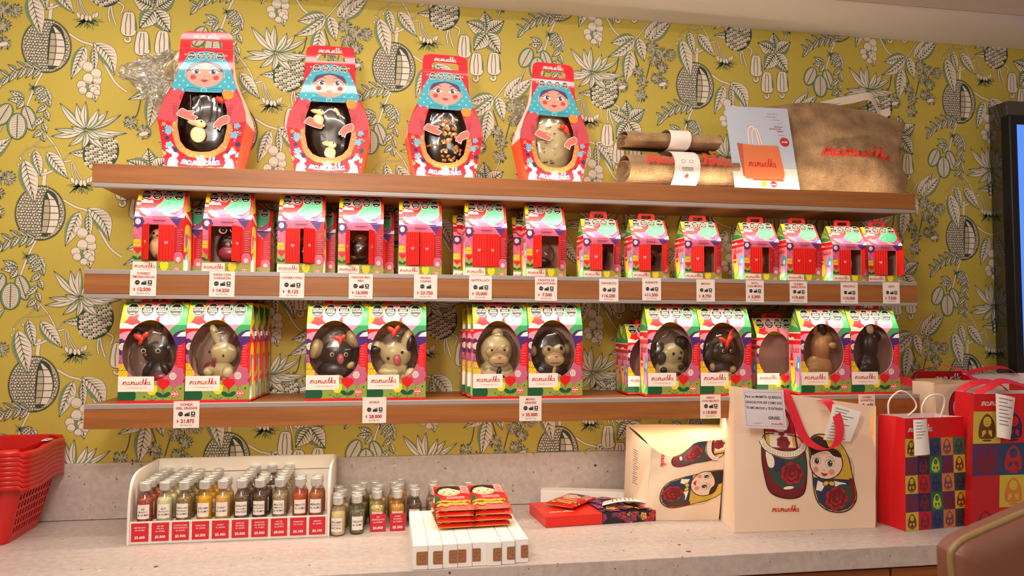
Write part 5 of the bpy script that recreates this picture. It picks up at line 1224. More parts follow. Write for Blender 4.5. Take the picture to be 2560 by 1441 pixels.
A.t('Disponible y la tienda', .83, .665, .009, 'ink_red', wmax=.2); A.p(ellp(.87, .58, .075, .055), 'ink_red'); A.t('$17.800', .87, .58, .02, 'card_white', wmax=.12, bold=.04)
A.r(.41, .03, .49, .09, 'c_yellow'); A.t('PAPA', .45, .06, .018, 'ink_black', wmax=.065, bold=.04); A.p(ellp(.6, .06, .05, .038), 'ink_red'); A.r(.565, .053, .635, .066, 'card_white')
sheet_art(b, f, A, 6, 6); b.build('printed_card', t)
# burlap bag
o0 = Vector((1.44, -.12, Z1)); q = lambda x, y, Y: aty(x, y, Y)-o0
def bd(u, v): return .045*max(sin(pi*u), 0)**.7*sin(pi*min(v*1.0, 1)*.9+.15)+.016*exp_(-((v-.62-.12*(u-.5))/.06)**2)*-1*sin(pi*u)+.020*noise.noise(Vector((u*2.6, v*4.5, .3)))+.009*noise.noise(Vector((u*5+v*3, v*12, .3)))*(.4+v)
def exp_(x): return math.exp(x)
cz = [q(1975, 478, -.15), q(2255, 488, -.13), q(2262, 300, -.10), q(1925, 262, -.12)]
cz[0].z = cz[1].z = .0005
def Pf(u, v):
    p = bil(*cz, bd)(u, v); p.z += (v**3)*(.022*sin(pi*min(u*1.15, 1)))*1.0; p.x += .014*sin(v*7)*(u > .5)*(u-.5)*2; return p
t = thing('burlap_tote_bag', 'large natural burlap tote bag with red lettering, standing on the top shelf', 'bag', o0)
b = MB(); f = sheet(b, Pf, 'burlap', 36, 26, .002); b.build('front', t)
b = MB(); A = Art(); A.logo(.56, .47, .55, 'print_red', lw=.32); A2 = Art(); A2.items = [([(x, y-.00*(x-.3)) for x, y in p], c, l, k) for p, c, l, k in A.items]
sheet_art(b, f, A2, 36, 26, z0=.0015); b.build('red_print', t)
b = MB()
def Pb(u, v):
    p = Pf(1-u, v); p.y += .105*(1-.75*v)+.012*sin(pi*u); p.z += .008*sin(u*6); return p
sheet(b, Pb, 'burlap', 20, 14, .002)
for uu in (0, 1):   # closed gusset sides
    G = [[Vector(Pf(uu, j/14)).lerp(Vector(Pb(1-uu, j/14)), k/4)+Vector(((-1, 1)[uu]*.008*sin(pi*k/4), 0, 0)) for k in range(5)] for j in range(15)]
    b.grid(G if uu else [r[::-1] for r in G], 'burlap', True)
b.build('back_and_sides', t)
for pts, ws in (([(2085, 262), (2130, 255), (2170, 247), (2188, 265), (2200, 290), (2225, 285)], .03), ([(2050, 268), (2075, 262), (2100, 258)], .02)):
    P = cat([tuple(q(x, y-6, -.085)) for x, y in pts], 5)
    b = MB(); b.ribbon([tuple(v) for v in P], Vector((.006, .012, ws)), 'strap_white', .0018); b.build('cotton_strap', t)

# ------------------------------------------------------------------ worktop: red basket stack
ZC = .9005
M('basket_red', 'c41410', .32); M('sticker', 'e8e0d8', .6)
def rrect(x0, x1, y0, y1, r, n=5):
    P = []
    for cx, cy, a in ((x1-r, y0+r, -pi/2), (x1-r, y1-r, 0), (x0+r, y1-r, pi/2), (x0+r, y0+r, pi)):
        P += [(cx+r*cos(a+i*pi/2/n), cy+r*sin(a+i*pi/2/n)) for i in range(n+1)]
    return P
def basket_mesh(full):
    """open basket, origin centre of base; 0.36 wide (x) 0.22 deep (y); full: with pierced wall"""
    b = MB(); H = .155; wx, wy, tx, ty = .17, .108, .205, .135
    def wall(t, off=0):
        ax, ay = wx+(tx-wx)*t-off, wy+(ty-wy)*t-off; return ax, ay
    # right side wall (x+) with slots
    def side(P0, P1, P2, P3, rows, cols, v0, v1, u0, u1):
        """bilinear wall (P0 bottom start, P1 bottom end, P2 top end, P3 top start) pierced by slots"""
        f = bil(P0, P1, P2, P3); a = Art(); a.r(0, 0, 1, 1, 'basket_red'); holes = []
        for j in range(rows):
            for i in range(cols):
                us = u0+(u1-u0)*(i+.22)/cols; ue = u0+(u1-u0)*(i+.78)/cols; vs = v0+(v1-v0)*(j+.14)/rows; ve = v0+(v1-v0)*(j+.86)/rows
                holes.append([(us, vs), (ue, vs), (ue, ve), (us, ve)])
        F = surf(f)
        # strips between slots, built as a lattice
        us = sorted({0, 1, u0, u1} | {h[0][0] for h in holes} | {h[1][0] for h in holes}); vs = sorted({0, 1} | {h[0][1] for h in holes} | {h[2][1] for h in holes})
        for a0, a1 in zip(us, us[1:]):
            for b0, b1 in zip(vs, vs[1:]):
                m = ((a0+a1)/2, (b0+b1)/2)
                if any(h[0][0] < m[0] < h[1][0] and h[0][1] < m[1] < h[2][1] for h in holes): continue
                for hh, o in ((0, 1), (-.002, -1)):
                    q = [F(a0, b0, hh), F(a1, b0, hh), F(a1, b1, hh), F(a0, b1, hh)]; b.poly(q if o > 0 else q[::-1], 'basket_red')
        for h in holes:
            for i in range(4): b.poly([F(*h[i], 0), F(*h[i], -.002), F(*h[(i+1) % 4], -.002), F(*h[(i+1) % 4], 0)], 'basket_red')
    r = .03
    def cor(t): 
        ax, ay = wall(t); return ax, ay, H*t
    (ax, ay, _), (bx, by, bz) = cor(0), cor(1)
    R_, C_ = (5, 11) if full else (1, 1)
    args = (5, 11, .12, .80, .0, 1.0)
    side((ax, -ay+r, 0), (ax, ay-r, 0), (bx, by-r, bz), (bx, -by+r, bz), *args)
    side((-ax, ay-r, 0), (-ax, -ay+r, 0), (-bx, -by+r, bz), (-bx, by-r, bz), *args)
    side((-ax+r, -ay, 0), (ax-r, -ay, 0), (bx-r, -by, bz), (-bx+r, -by, bz), 5, 14, .12, .8, .0, .66)
    side((ax-r, ay, 0), (-ax+r, ay, 0), (-bx+r, by, bz), (bx-r, by, bz), 5, 18, .12, .8, .06, .94)
    for sx, sy, a0 in ((1, -1, -pi/2), (1, 1, 0), (-1, 1, pi/2), (-1, -1, pi)):   # rounded corners
        for o in (0, .002):
            G = [[(sx*(wall(t)[0]-r)+(r-o)*cos(a0+i*pi/12), sy*(wall(t)[1]-r)+(r-o)*sin(a0+i*pi/12), H*t) for i in range(7)] for t in (0, .5, 1)]
            b.grid(G if not o else [g[::-1] for g in G], 'basket_red', True)
    P = rrect(-wx, wx, -wy, wy, r); b.poly([(x, y, .001) for x, y in P], 'basket_red'); b.poly([(x, y, 0) for x, y in P[::-1]], 'basket_red')
    return b
def basket_rim():
    """rolled rim with a raised hand grip dip on the right side"""
    b = MB(); H = .155; tx, ty = .205, .135
    P = [p for p in rrect(-tx-.004, tx+.004, -ty-.004, ty+.004, .045, 8)]; Q = []
    for i in range(len(P)):
        a, c = Vector(P[i]), Vector(P[(i+1) % len(P)]); n = max(1, int((c-a).length/.02)); Q += [tuple(a.lerp(c, k/n)) for k in range(n)]
    def zz(x, y): return H-.004*(1-cos(y*26))*(abs(x) > .2) - (.010*math.exp(-((y+.03)/.05)**2) if x > .18 else 0)
    def ring(e, dz): return [(x*(1+e/.2), y*(1+e/.13), zz(x, y)+dz) for x, y in Q]
    R4 = [ring(-.006, .0), ring(0, .0035), ring(.010, .001), ring(.012, -.0035), ring(.0125, -.0125), ring(.0105, -.0125), ring(.0095, -.004), ring(-.004, -.004)]
    b.grid(R4[::-1], 'basket_red', True, cu=True, cv=True); return b
bp = (-1.104, -.151)
bw_, br_ = basket_mesh(True).mesh('pierced_bin'), basket_rim().mesh('rim')
N = 8
for i in range(N):
    t = thing('shopping_basket', 'red plastic shopping basket, %s of the nested stack at the far left' % ('bottom', 'second from bottom', 'third from bottom', 'fourth from bottom', 'fourth from top', 'third from top', 'second from top', 'topmost')[i], 'basket', (bp[0], bp[1], ZC+i*.0117+.0), radians(3), 'nested red shopping baskets')
    t.rotation_euler = (0, 0, radians(2))
    for nm, me in (('pierced_bin', bw_), ('rim', br_)):
        o = bpy.data.objects.new(nm, me); COL.objects.link(o); o.parent = t
    if i in (7, 5): b = MB(); b.box(.20, .01, .1575, .2155, .045, .1595, 'sticker'); b.box(.206, .018, .1596, .211, .032, .1599, 'ink_black'); b.build('paper_sticker', t)

# ------------------------------------------------------------------ spice display and bottles
M('display_white', 'e6dcd0', .4); M('cap_metal', 'dcdad6', .3, Metallic=.6)
RX0, RX1, RY0, RY1 = -.633, -.146, -.291, -.05
t = thing('spice_display', 'white tiered counter display with ten red price stickers, holding the spice bottles', 'display stand', ((RX0+RX1)/2, RY0, ZC))
w2 = (RX1-RX0)/2; dp = RY1-RY0
prof = [(0, 0), (dp, 0), (dp, .172), (.085, .172)]+cat([(.085, .172), (.05, .168), (.022, .155), (.006, .125), (0, .08)], 4)
for sx in (-1, 1):
    b = MB(); x = sx*w2; a, c = (x-.003, x+.003)
    b.prism(prof, lambda u, v: (a, u, v), lambda u, v: (c, u, v), 'display_white'); b.build('end_panel', t)
b = MB(); b.box(-w2+.0035, dp-.006, 0, w2-.0035, dp-.001, .173, 'display_white'); b.box(-w2+.0035, dp-.011, .135, w2-.0035, dp-.0062, .172, 'display_white'); b.build('back_panel', t)
b = MB(); b.rbox(-w2+.0035, .0, .0, w2-.0035, .003, .056, 'display_white', .001); b.box(-w2+.0035, .0031, .043, w2-.0035, dp-.0062, .0485, 'display_white'); b.build('tray', t)
SP = [('AJÍ MOLIDO', 'AL HUMO', None, '$5.600'), ('AJO EN', 'POLVO', 'AL HUMO', '$5.800'), ('CHIMICHURRI', 'PATAGÓNICO', 'AL HUMO', '$5.900'), ('CÚRCUMA', 'AL HUMO', None, '$6.200'), ('CURRY', 'AL HUMO', None, '$5.400'),
      ('ESPECIAS', 'DE PIZZA', 'AL HUMO', '$5.000'), ('MOSTAZA', 'EN GRANO', 'AL HUMO', '$5.000'), ('MIX DE', 'PIMIENTA', 'AL HUMO', '$8.000'), ('PIMENTÓN', 'AL HUMO', None, '$6.100'), ('MERKÉN', 'AL HUMO', None, '$6.100')]
def red_card_art(lines, price, w, h):
    A = Art(); L = [l for l in lines if l]
    for i, s in enumerate(L): A.t(s, 0, h*(.28-(i-.0)*.15+(len(L)-2)*.06), h*.085, 'card_white', wmax=w*.86, bold=.01)
    A.t(price, 0, -h*.28, h*.15, 'card_white', wmax=w*.8, bold=.03); return A
for i, s in enumerate(SP):
    x = -w2+.028+i*(2*w2-.056)/9; b = MB(); b.box(x-.0205, -.0012, .007, x+.0205, -.0002, .052, 'card_red')
    b.art(red_card_art(s[:3], s[3], .041, .043), lambda u, v, h: (x+u, -.0013-h, .0295+v)); b.build('price_sticker', t)
# bottles: content colour, label lines
SPC = {'aji': ('a8482a', ('AJÍ', 'MOLIDO', 'AL HUMO')), 'ajo': ('d8c49a', ('AJO', 'EN POLVO', 'AL HUMO')), 'chimi': ('8f7848', ('CHIMICHURRI', 'PATAGÓNICO', 'AL HUMO')), 'curc': ('dc9a14', ('CÚRCUMA', 'AL HUMO')), 'curry': ('c99a4c', ('CURRY', 'AL HUMO')),
       'pizza': ('6e5434', ('ESPECIAS', 'AL HUMO', 'PARA PIZZA')), 'most': ('5a3a2c', ('MOSTAZAS', 'EN GRANO', 'AL HUMO')), 'mix': ('a08a68', ('MIX DE', 'PIMIENTAS', 'AL HUMO')), 'pim': ('b2481c', ('PIMENTÓN', 'AL HUMO')), 'merk': ('a85c34', ('MERKÉN', 'AL HUMO')),
       'jen': ('d6b888', ('JENGIBRE', 'EN POLVO', 'NATURAL')), 'oreg': ('6d6a44', ('ORÉGANO', 'AL HUMO')), 'ajog': ('d2b46c', ('AJO', 'GRANULADO', 'AL HUMO')), 'currp': ('c08a3c', ('CURRY', 'PICANTE', 'AL HUMO')), 'pep': ('5c4434', ('PIMIENTA', 'NEGRA'))}
def spice_mat(k, c):
    m, nd, lk, b = NM('spice_'+k, .85); nt = m.node_tree; cc = tuple(min(.85, x*1.35) for x in lin(c))
    coarse = k in ('aji', 'chimi', 'pizza', 'most', 'mix', 'oreg', 'pep', 'ajog')
    v = node(nt, 'ShaderNodeTexVoronoi', Scale=420.0 if coarse else 1400.0); lk.new(texco(nt), v.inputs['Vector']); sp = nt.nodes.new('ShaderNodeSeparateColor'); lk.new(v.outputs['Color'], sp.inputs[0])
    s = .55 if coarse else .9
    lk.new(ramp(nt, sp.outputs[0], [(.0, tuple(x*s for x in cc)), (.6, cc), (1, tuple(min(1, x*1.5+(.12 if coarse else .0)) for x in cc))]), b.inputs['Base Color'])
for k, (c, _) in SPC.items(): spice_mat(k, c)
_B = {}
def bottle_meshes(k):
    if k in _B: return _B[k]
    g = MB(); g.lathe([(.0150, 0), (.0185, .002), (.0192, .006), (.0192, .056), (.0175, .062), (.0125, .071), (.0115, .075), (.0115, .083)], 'glass', 24)
    c = MB(); c.lathe([(.0160, .0025), (.0182, .006), (.0182, .054), (.0166, .0605), (.006, .0625 if k not in ('pep', 'oreg') else .061)], 'spice_'+k, 24)
    p = MB(); pr = [(.0128, .080)]
    for i in range(5): pr += [(.0142, .0815+i*.0032), (.0134, .0831+i*.0032)]
    pr += [(.0142, .0975), (.0136, .0995), (.0118, .1003), (.0110, .0994)]; p.lathe(pr, 'cap_metal', 24)
    l = MB(); R_ = .0196; f = lambda u, v, h=0: ((R_+h)*sin(u/R_), -(R_+h)*cos(u/R_), v)
    a = Art(); a.r(-.0155, .012, .0155, .047, 'card_white'); cu = [-.0155+.031*i/8 for i in range(1, 8)]
    l.art(a, f, cuts_u=cu, z0=0)
    A = Art(); L = SPC[k][1]; big = len(L[0]) < 9; A.r(-.004, .0425, .004, .0428, 'ink_grey')
    for i, s in enumerate(L): A.t(s, 0, (.0365 if len(L) > 2 else .034)-i*(.0075 if len(L) > 2 else .0085), .0052 if (i == 0 and big) or i == len(L)-1 else .0038, 'ink_black', wmax=.027, bold=.012)
    l.art(A, f, cuts_u=cu, z0=2e-4)
    _B[k] = (c.mesh('spice_fill'), g.mesh('glass_jar'), p.mesh('screw_cap'), l.mesh('paper_label')); return _B[k]
rb = random.Random(11)
def bottle(k, x, y, z, label, group, rz=None, lab=True):
    t = thing('spice_bottle', label, 'spice bottle', (x, y, z), radians(rb.uniform(-14, 14) if rz is None else rz), group)
    for nm, me in zip(('spice_fill', 'glass_jar', 'screw_cap', 'paper_label'), bottle_meshes(k)):
        o = bpy.data.objects.new(nm, me); COL.objects.link(o); o.parent = t
ORD = ('front', 'second', 'third', 'fourth', 'fifth', 'sixth')
cols = [('aji', 'red chilli', 6, 363), ('ajo', 'garlic powder', 6, 413), ('chimi', 'chimichurri', 5, 461), ('curc', 'yellow turmeric', 5, 512), ('curry', 'curry', 2, 557), ('pizza', 'pizza spice', 6, 603), ('most', 'mustard seed', 4, 651), ('mix', 'mixed pepper', 6, 699), ('pim', 'orange paprika', 2, 749), ('merk', 'merkén', 2, 791)]
for k, nm, n, px in cols:
    x = aty(px, 1240, -.268).x
    for i in range(n):
        ii = i if not (k == 'most' and i == 3) else 5
        bottle(k, x+rb.uniform(-.0012, .0012), -.266+ii*.0398-(.002 if ii == 5 else 0), ZC+.0488, '%s bottle, %s in its column in the white display' % (nm, ORD[ii] if i else 'front'), 'spice bottles in the white display', rz=rb.uniform(-8, 8) if i == 0 else None)
for k, nm, px, ys in (('jen', 'ginger powder', 845, (-.276, -.236, -.196, -.15)), ('oreg', 'oregano', 892, (-.266, -.225, -.184, -.143, -.1)), ('ajog', 'granulated garlic', 942, (-.225, -.184, -.14, -.098)), ('currp', 'hot curry', 993, (-.225, -.185, -.145, -.105, -.062)),
                      ('pep', 'black pepper', 1037, (-.21, -.165)), ('mix', 'mixed pepper', 1086, (-.20, -.155, -.11)), ('chimi', 'chimichurri', 1128, (-.19,)), ('pep', 'black pepper', 1176, (-.185, -.14))):
    for i, y in enumerate(ys):
        x = aty(px, 1300, ys[0]).x+.0025*i*(-1)**i
        bottle(k, x, y, ZC, '%s bottle on the worktop, %s of the column %s' % (nm, ORD[i], {845: 'beside the white display', 892: 'second from the display', 942: 'behind the 6.800 card', 993: 'behind the 5.500 card', 1037: 'right of the 5.500 card', 1086: 'behind the white boxes', 1128: 'behind the left foil packs', 1176: 'behind the foil packs'}[px]), 'loose spice bottles on the worktop')
for px, py, s, pr in ((945, 1311, ('AJO', 'GRANULADO', 'AL HUMO'), '$6.800'), (994, 1306, ('CURRY', 'PICANTE', 'AL HUMO'), '$5.500')):
    y = -.262; x = aty(px, py, y).x; b = MB(); b.box(-.0205, -.0006, 0, .0205, .0006, .046, 'card_red'); b.box(-.0205, .0006, 0, .0205, .018, .0008, 'card_red'); b.art(red_card_art(s, pr, .041, .046), lambda u, v, h: (u, -.0007-h, .023+v))
    tag(b.build('price_card', loc=(x, y, ZC)), 'small red price card reading %s %s on the worktop' % (' '.join(s[:2]).lower(), pr[1:]), 'price card', 'red price cards')

# ------------------------------------------------------------------ white boxes, foil packs, gift box
M('box_white', 'efe8e2', .5); M('cookie', 'a06a44', .7); M('cookie_line', '6b4028', .7)
edges = [1032, 1070, 1107, 1144, 1180.5, 1217, 1254, 1287.5, 1321]; fy = (-.592, -.592, -.590, -.588, -.585, -.590, -.584, -.576)
WORD = ('first', 'second', 'third', 'fourth', 'fifth', 'sixth', 'seventh', 'eighth')
for i in range(8):
    x0, x1 = atz(edges[i], 1420, ZC).x, atz(edges[i+1], 1420, ZC).x
    x0 = aty(edges[i], 1395, fy[i]).x; x1 = aty(edges[i+1], 1395, fy[i]).x
    b = MB(); b.rbox(x0-(x0+x1)/2+.0003, 0, 0, (x1-x0)/2-.0003, .318, .0535, 'box_white', .001)
    w = x1-x0; A = Art(); xc = (.006 if i % 2 else -.0) if False else (.5*w-.012, .5*w-.008, .5*w-.006, -.5*w+.006, -.5*w+.006, .5*w-.006, .5*w-.005, .5*w-.004)[i]
    A.p(rrect(xc-.014, xc+.014, .010, .040, .003, 3), 'cookie'); A.st([(xc-.011, .013), (xc-.011, .037), (xc+.011, .037), (xc+.011, .013)], .0008, 'cookie_line', closed=True); A.st(heartp(xc, .025, .013), .001, 'cookie_line', closed=True)
    b.art(A, lambda u, v, h: (u, -h, v), [(-w/2+.0008, .002), (w/2-.0008, .002), (w/2-.0008, .052), (-w/2+.0008, .052)], z0=4e-4)
    tag(b.build('cookie_box', loc=((x0+x1)/2, fy[i], ZC)), 'long narrow white box with a cookie print, %s from the left in the row' % WORD[i], 'box', 'row of white cookie boxes')
M('foil_red', 'd21c1c', .25); M('foil_yellow', 'f0b838', .25); M('foil_line', '7a3a18', .3); M('skin_print', 'f0c39c', .3); M('hair_print', '2c1a18', .3)
def pack_art():
    A = Art(); W, H = .092, .15; A.r(0, 0, W, H, 'foil_red')
    A.e(.036, .108, .034, .03, 'hair_print'); A.e(.037, .098, .029, .026, 'skin_print'); A.p(cat([(.006, .1), (.03, .128), (.045, .118), (.07, .105), (.062, .13), (.03, .14)], 3, True), 'hair_print')
    for s in (-1, 1): A.e(.037+s*.012, .10, .0045, .003, 'card_white'); A.e(.037+s*.012, .10, .0025, .0028, 'hair_print')
    A.e(.037, .084, .005, .0018, 'foil_red'); A.e(.02, .088, .004, .003, 'd_hand'); A.e(.056, .088, .004, .003, 'd_hand')
    for i in range(5): A.st(ellp(.078, .092+i*.011, .011, .0045, 0, 14), .0018, 'card_white', closed=True, same=i > 0)
    A.p(cat([(.01, .06), (.05, .075), (.09, .06), (.085, .045), (.05, .05), (.015, .045)], 3, True), 'c_red'); A.t('CHOCOLATE', .05, .064, .0055, 'card_white', bold=.03); A.t('DULCE DE LECHE', .05, .056, .004, 'card_white', bold=.03)
    rn = random.Random(2)
    for i in range(14):
        x, y = .008+(i % 7)*.0125, .012+(i//7)*.016+rn.uniform(-.003, .003); r = rn.uniform(-.5, .5); A.p(ellp(x, y+.008, .011, .0075, r, 12), 'foil_line'); A.p(ellp(x, y+.008, .0098, .0063, r, 12), 'foil_yellow')
        A.st(xf([(-.005, 0), (.005, 0)], x, y+.008, 1, r), .0006, 'foil_line')
    A.p([(.07, 0), (W, 0), (W, .03), (.08, .028)], 'foil_red'); A.p([(0, .04), (.012, .045), (.01, .075), (0, .08)], 'c_dgreen'); return A
PACK = pack_art()
def pack_mesh():
    b = MB(); W, H, T = .092, .15, .0125
    def P(u, v, up=1):
        e = min(u, 1-u)*7; g = min(v, 1-v)*9; k = min(1, e)**.6*min(1, g)**.6 if e > 0 and g > 0 else 0
        return Vector((u*W, v*H, T/2+up*T/2*(.12+.88*k)))
    n = 10; us = [i/n for i in range(n+1)]; fu = surf(lambda u, v: P(min(max(u, 0), 1), min(max(v, 0), 1)))
    b.grid([[P(u, v, 1) for u in us] for v in us], 'foil_red', True); b.grid([[P(u, v, -1) for u in us][::-1] for v in us], 'foil_yellow', True)
    for a, c in (((0, 0), (1, 0)), ((1, 0), (1, 1)), ((1, 1), (0, 1)), ((0, 1), (0, 0))):
        G = [[P(a[0]+(c[0]-a[0])*t_, a[1]+(c[1]-a[1])*t_, s) for t_ in us] for s in (-1, 1)]; b.grid(G, 'foil_yellow' if a[1] == 0 and c[1] == 0 else 'foil_red', False)
    b.art(PACK, lambda u, v, h: fu(u/W, v/H, h), [(0, 0), (W, 0), (W, H), (0, H)], cuts_u=[W*i/n for i in range(1, n)], cuts_v=[H*i/n for i in range(1, n)], z0=6e-4, sm=True)
    return b.mesh('foil_pack')
PM = pack_mesh()
def pack(loc, rot, label, group='foil chocolate packs'):
    o = bpy.data.objects.new('chocolate_pack', PM); COL.objects.link(o); o.location = loc; o.rotation_euler = rot; return tag(o, label, 'chocolate pack', group)
for s, (x, y, lb) in enumerate(((.126, -.475, 'left'), (.216, -.47, 'right'))):
    for i in range(4): pack((x+(.003, -.002, -.004, .0)[i]*(1-2*s), y+(-.006, .0, .010, .014)[i], ZC+.0545+i*.0122), (radians((1, 4, 7, 10)[i]), 0, radians((4, 1.5, -2, 1)[i])), 'red and yellow foil chocolate pack, %s of the %s pile' % (('bottom', 'second', 'third', 'top')[i], lb))
# long white box lying on its side
b = MB(); b.rbox(0, 0, 0, .315, .05, .048, 'box_white', .0012)
p = Vector((.468, -.052, ZC)); o = tag(b.build('long_carton', loc=p, rot=(0, 0, radians(-17))), 'long white carton lying by the wall behind the red gift box', 'box')
# red box with a floral sleeve
FLP = dict(fl_black='1e1a20', fl_mag='9a3a6a', fl_gold='d8a04a', fl_green='3c5a3c', fl_red='c83238')
for k, c in FLP.items(): M(k, c, .35)
M('gift_red', 'dc2410', .35)
def floral(A, W, H, n, seed, r=.022):
    A.r(0, 0, W, H, 'fl_black'); rn = random.Random(seed)
    for i in range(n):
        x, y = rn.uniform(0, W), rn.uniform(0, H); c = rn.choice(('fl_mag', 'fl_gold', 'fl_red', 'fl_green', 'fl_mag')) if x < W*.8 else 'fl_red'; q = r*rn.uniform(.6, 1.1)
        if c == 'fl_green': A.p(ellp(x, y, q*.9, q*.4, rn.uniform(0, 3), 12), c)
        else:
            A.p(flowerp(x, y, q*1.08, 5, .3, 4, rn.uniform(0, 1)), 'fl_black'); A.p(flowerp(x, y, q, 5, .3, 4, rn.uniform(0, 1)), c)
            for k in (.65, .35): A.st(ellp(x, y, q*k, q*k, 0, 9, rn.uniform(0, 3), rn.uniform(5, 7)), .0012, 'fl_black')
t = thing('gift_box', 'flat red gift box with a black floral sleeve on its right half', 'gift box', (.414, -.292, ZC), radians(5)); GL, GD, GH = .325, .165, .030
t.location = (.432, -.295, ZC)
b = MB(); b.rbox(0, 0, 0, GL, GD, GH, 'gift_red', .0015)
A = Art(); A.logo(.06, .045, .07, 'card_white', lw=.3); b.art(A, lambda u, v, h: (u, v, GH+h)); b.build('lid_box', t)
b = MB(); b.rbox(.165, -.0012, -.0003, GL+.0006, GD+.0012, GH+.0012, 'fl_black', .001)
A = Art(); floral(A, GL-.165, GD, 60, 3); b.art(A, lambda u, v, h: (.165+u, v, GH+.0013+h), [(0, 0), (GL-.165, 0), (GL-.165, GD), (0, GD)])
A = Art(); floral(A, GL-.165, GH, 26, 8, .012); b.art(A, lambda u, v, h: (.165+u, -.0013-h, v), [(0, 0), (GL-.165, 0), (GL-.165, GH), (0, GH)]); b.build('floral_sleeve', t)
pack((.452, -.185, ZC+GH+.0025), (0, 0, radians(-42)), 'foil chocolate pack lying askew on the red gift box')
def receipt(c, bends, label, lines=9, name='receipt', loc=None, lcol='ink_grey'):
    """strip of paper: c = 4 corner points, bends: disp(u,v)"""
    o0 = Vector(c[0]); P = bil(*[Vector(q)-o0 for q in c], bends); b = MB(); f = sheet(b, P, 'box_white', 6, 10, .0003)
    A = Art(); rn = random.Random(len(label)); A.l += 1
    for i in range(lines): A.r(.12, .9-i*.085, .12+rn.uniform(.3, .72), .9-i*.085+.018, lcol, same=True)
    sheet_art(b, f, A, 6, 10, z0=4e-4); return tag(b.build(name, loc=o0), label, 'receipt')
zr = ZC+GH+.004
receipt([(.625, -.175, zr+.001), (.612, -.225, zr+.003), (.745, -.262, zr+.012), (.757, -.212, zr+.010)], lambda u, v: .010*sin(pi*v), 'white receipt curling on the floral end of the gift box')

# ------------------------------------------------------------------ bags
for k, c in dict(canvas='e6cbb0', canvas_in='e9c79c', t_line='3a1a16', t_red='a8202c', t_dred='74161f', t_yellow='d8b23c', t_navy='2a3450', t_green='2f4a3c', t_skin='e6c6b0', t_blush='d88a84', t_hair='2c1a16', t_cream='efe2cc', strap_red='d81e34').items(): M(k, c, .7 if k in ('canvas', 'canvas_in', 'strap_red') else .5)
def rose(A, x, y, r, c='t_red', d='t_dred'):
    A.p(flowerp(x, y, r*1.04, 7, .2, 5), 't_line'); A.p(flowerp(x, y, r, 7, .2, 5), c)
    for k, a in ((.78, .3), (.58, 1.5), (.4, 2.9), (.22, 4.2)):
        A.p(flowerp(x+r*.06*cos(a*3), y+r*.06*sin(a*3), r*k, 6, .2, 4, a), 't_line'); A.p(flowerp(x+r*.06*cos(a*3), y+r*.06*sin(a*3), r*(k-.045), 6, .2, 4, a), d if k in (.78, .4) else c)
    A.l += 1
    for i in range(14): a = i*.45; A.st([(x+r*.62*cos(a), y+r*.62*sin(a)), (x+r*.92*cos(a+.08), y+r*.92*sin(a+.08))], r*.025, 't_line', same=True)
def eye(A, x, y, r, s=1):
    A.p(ellp(x, y, r*1.25, r*.95, 0, 16), 't_line'); A.p(ellp(x, y, r*1.15, r*.85, 0, 16), 'c_white'); A.e(x+.05*r, y, r*.72, r*.78, 't_hair'); A.e(x+.05*r, y, r*.5, r*.55, 't_green'); A.e(x+.05*r, y, r*.3, r*.33, 't_line'); A.e(x+.25*r, y+.28*r, r*.16, r*.16, 'c_white')
    for i in range(6): a = (.25+.12*i)*pi; A.st([(x+r*1.15*cos(a), y+r*.9*sin(a)), (x+r*1.8*cos(a)+s*.2*r, y+r*1.5*sin(a))], r*.09, 't_line', same=i > 0)
    A.st(ellp(x, y+.5*r, r*1.5, r*1.3, 0, 10, .25*pi, .75*pi), r*.08, 't_line')
def yv(pts): return [(x, 1395-y) for x, y in pts]
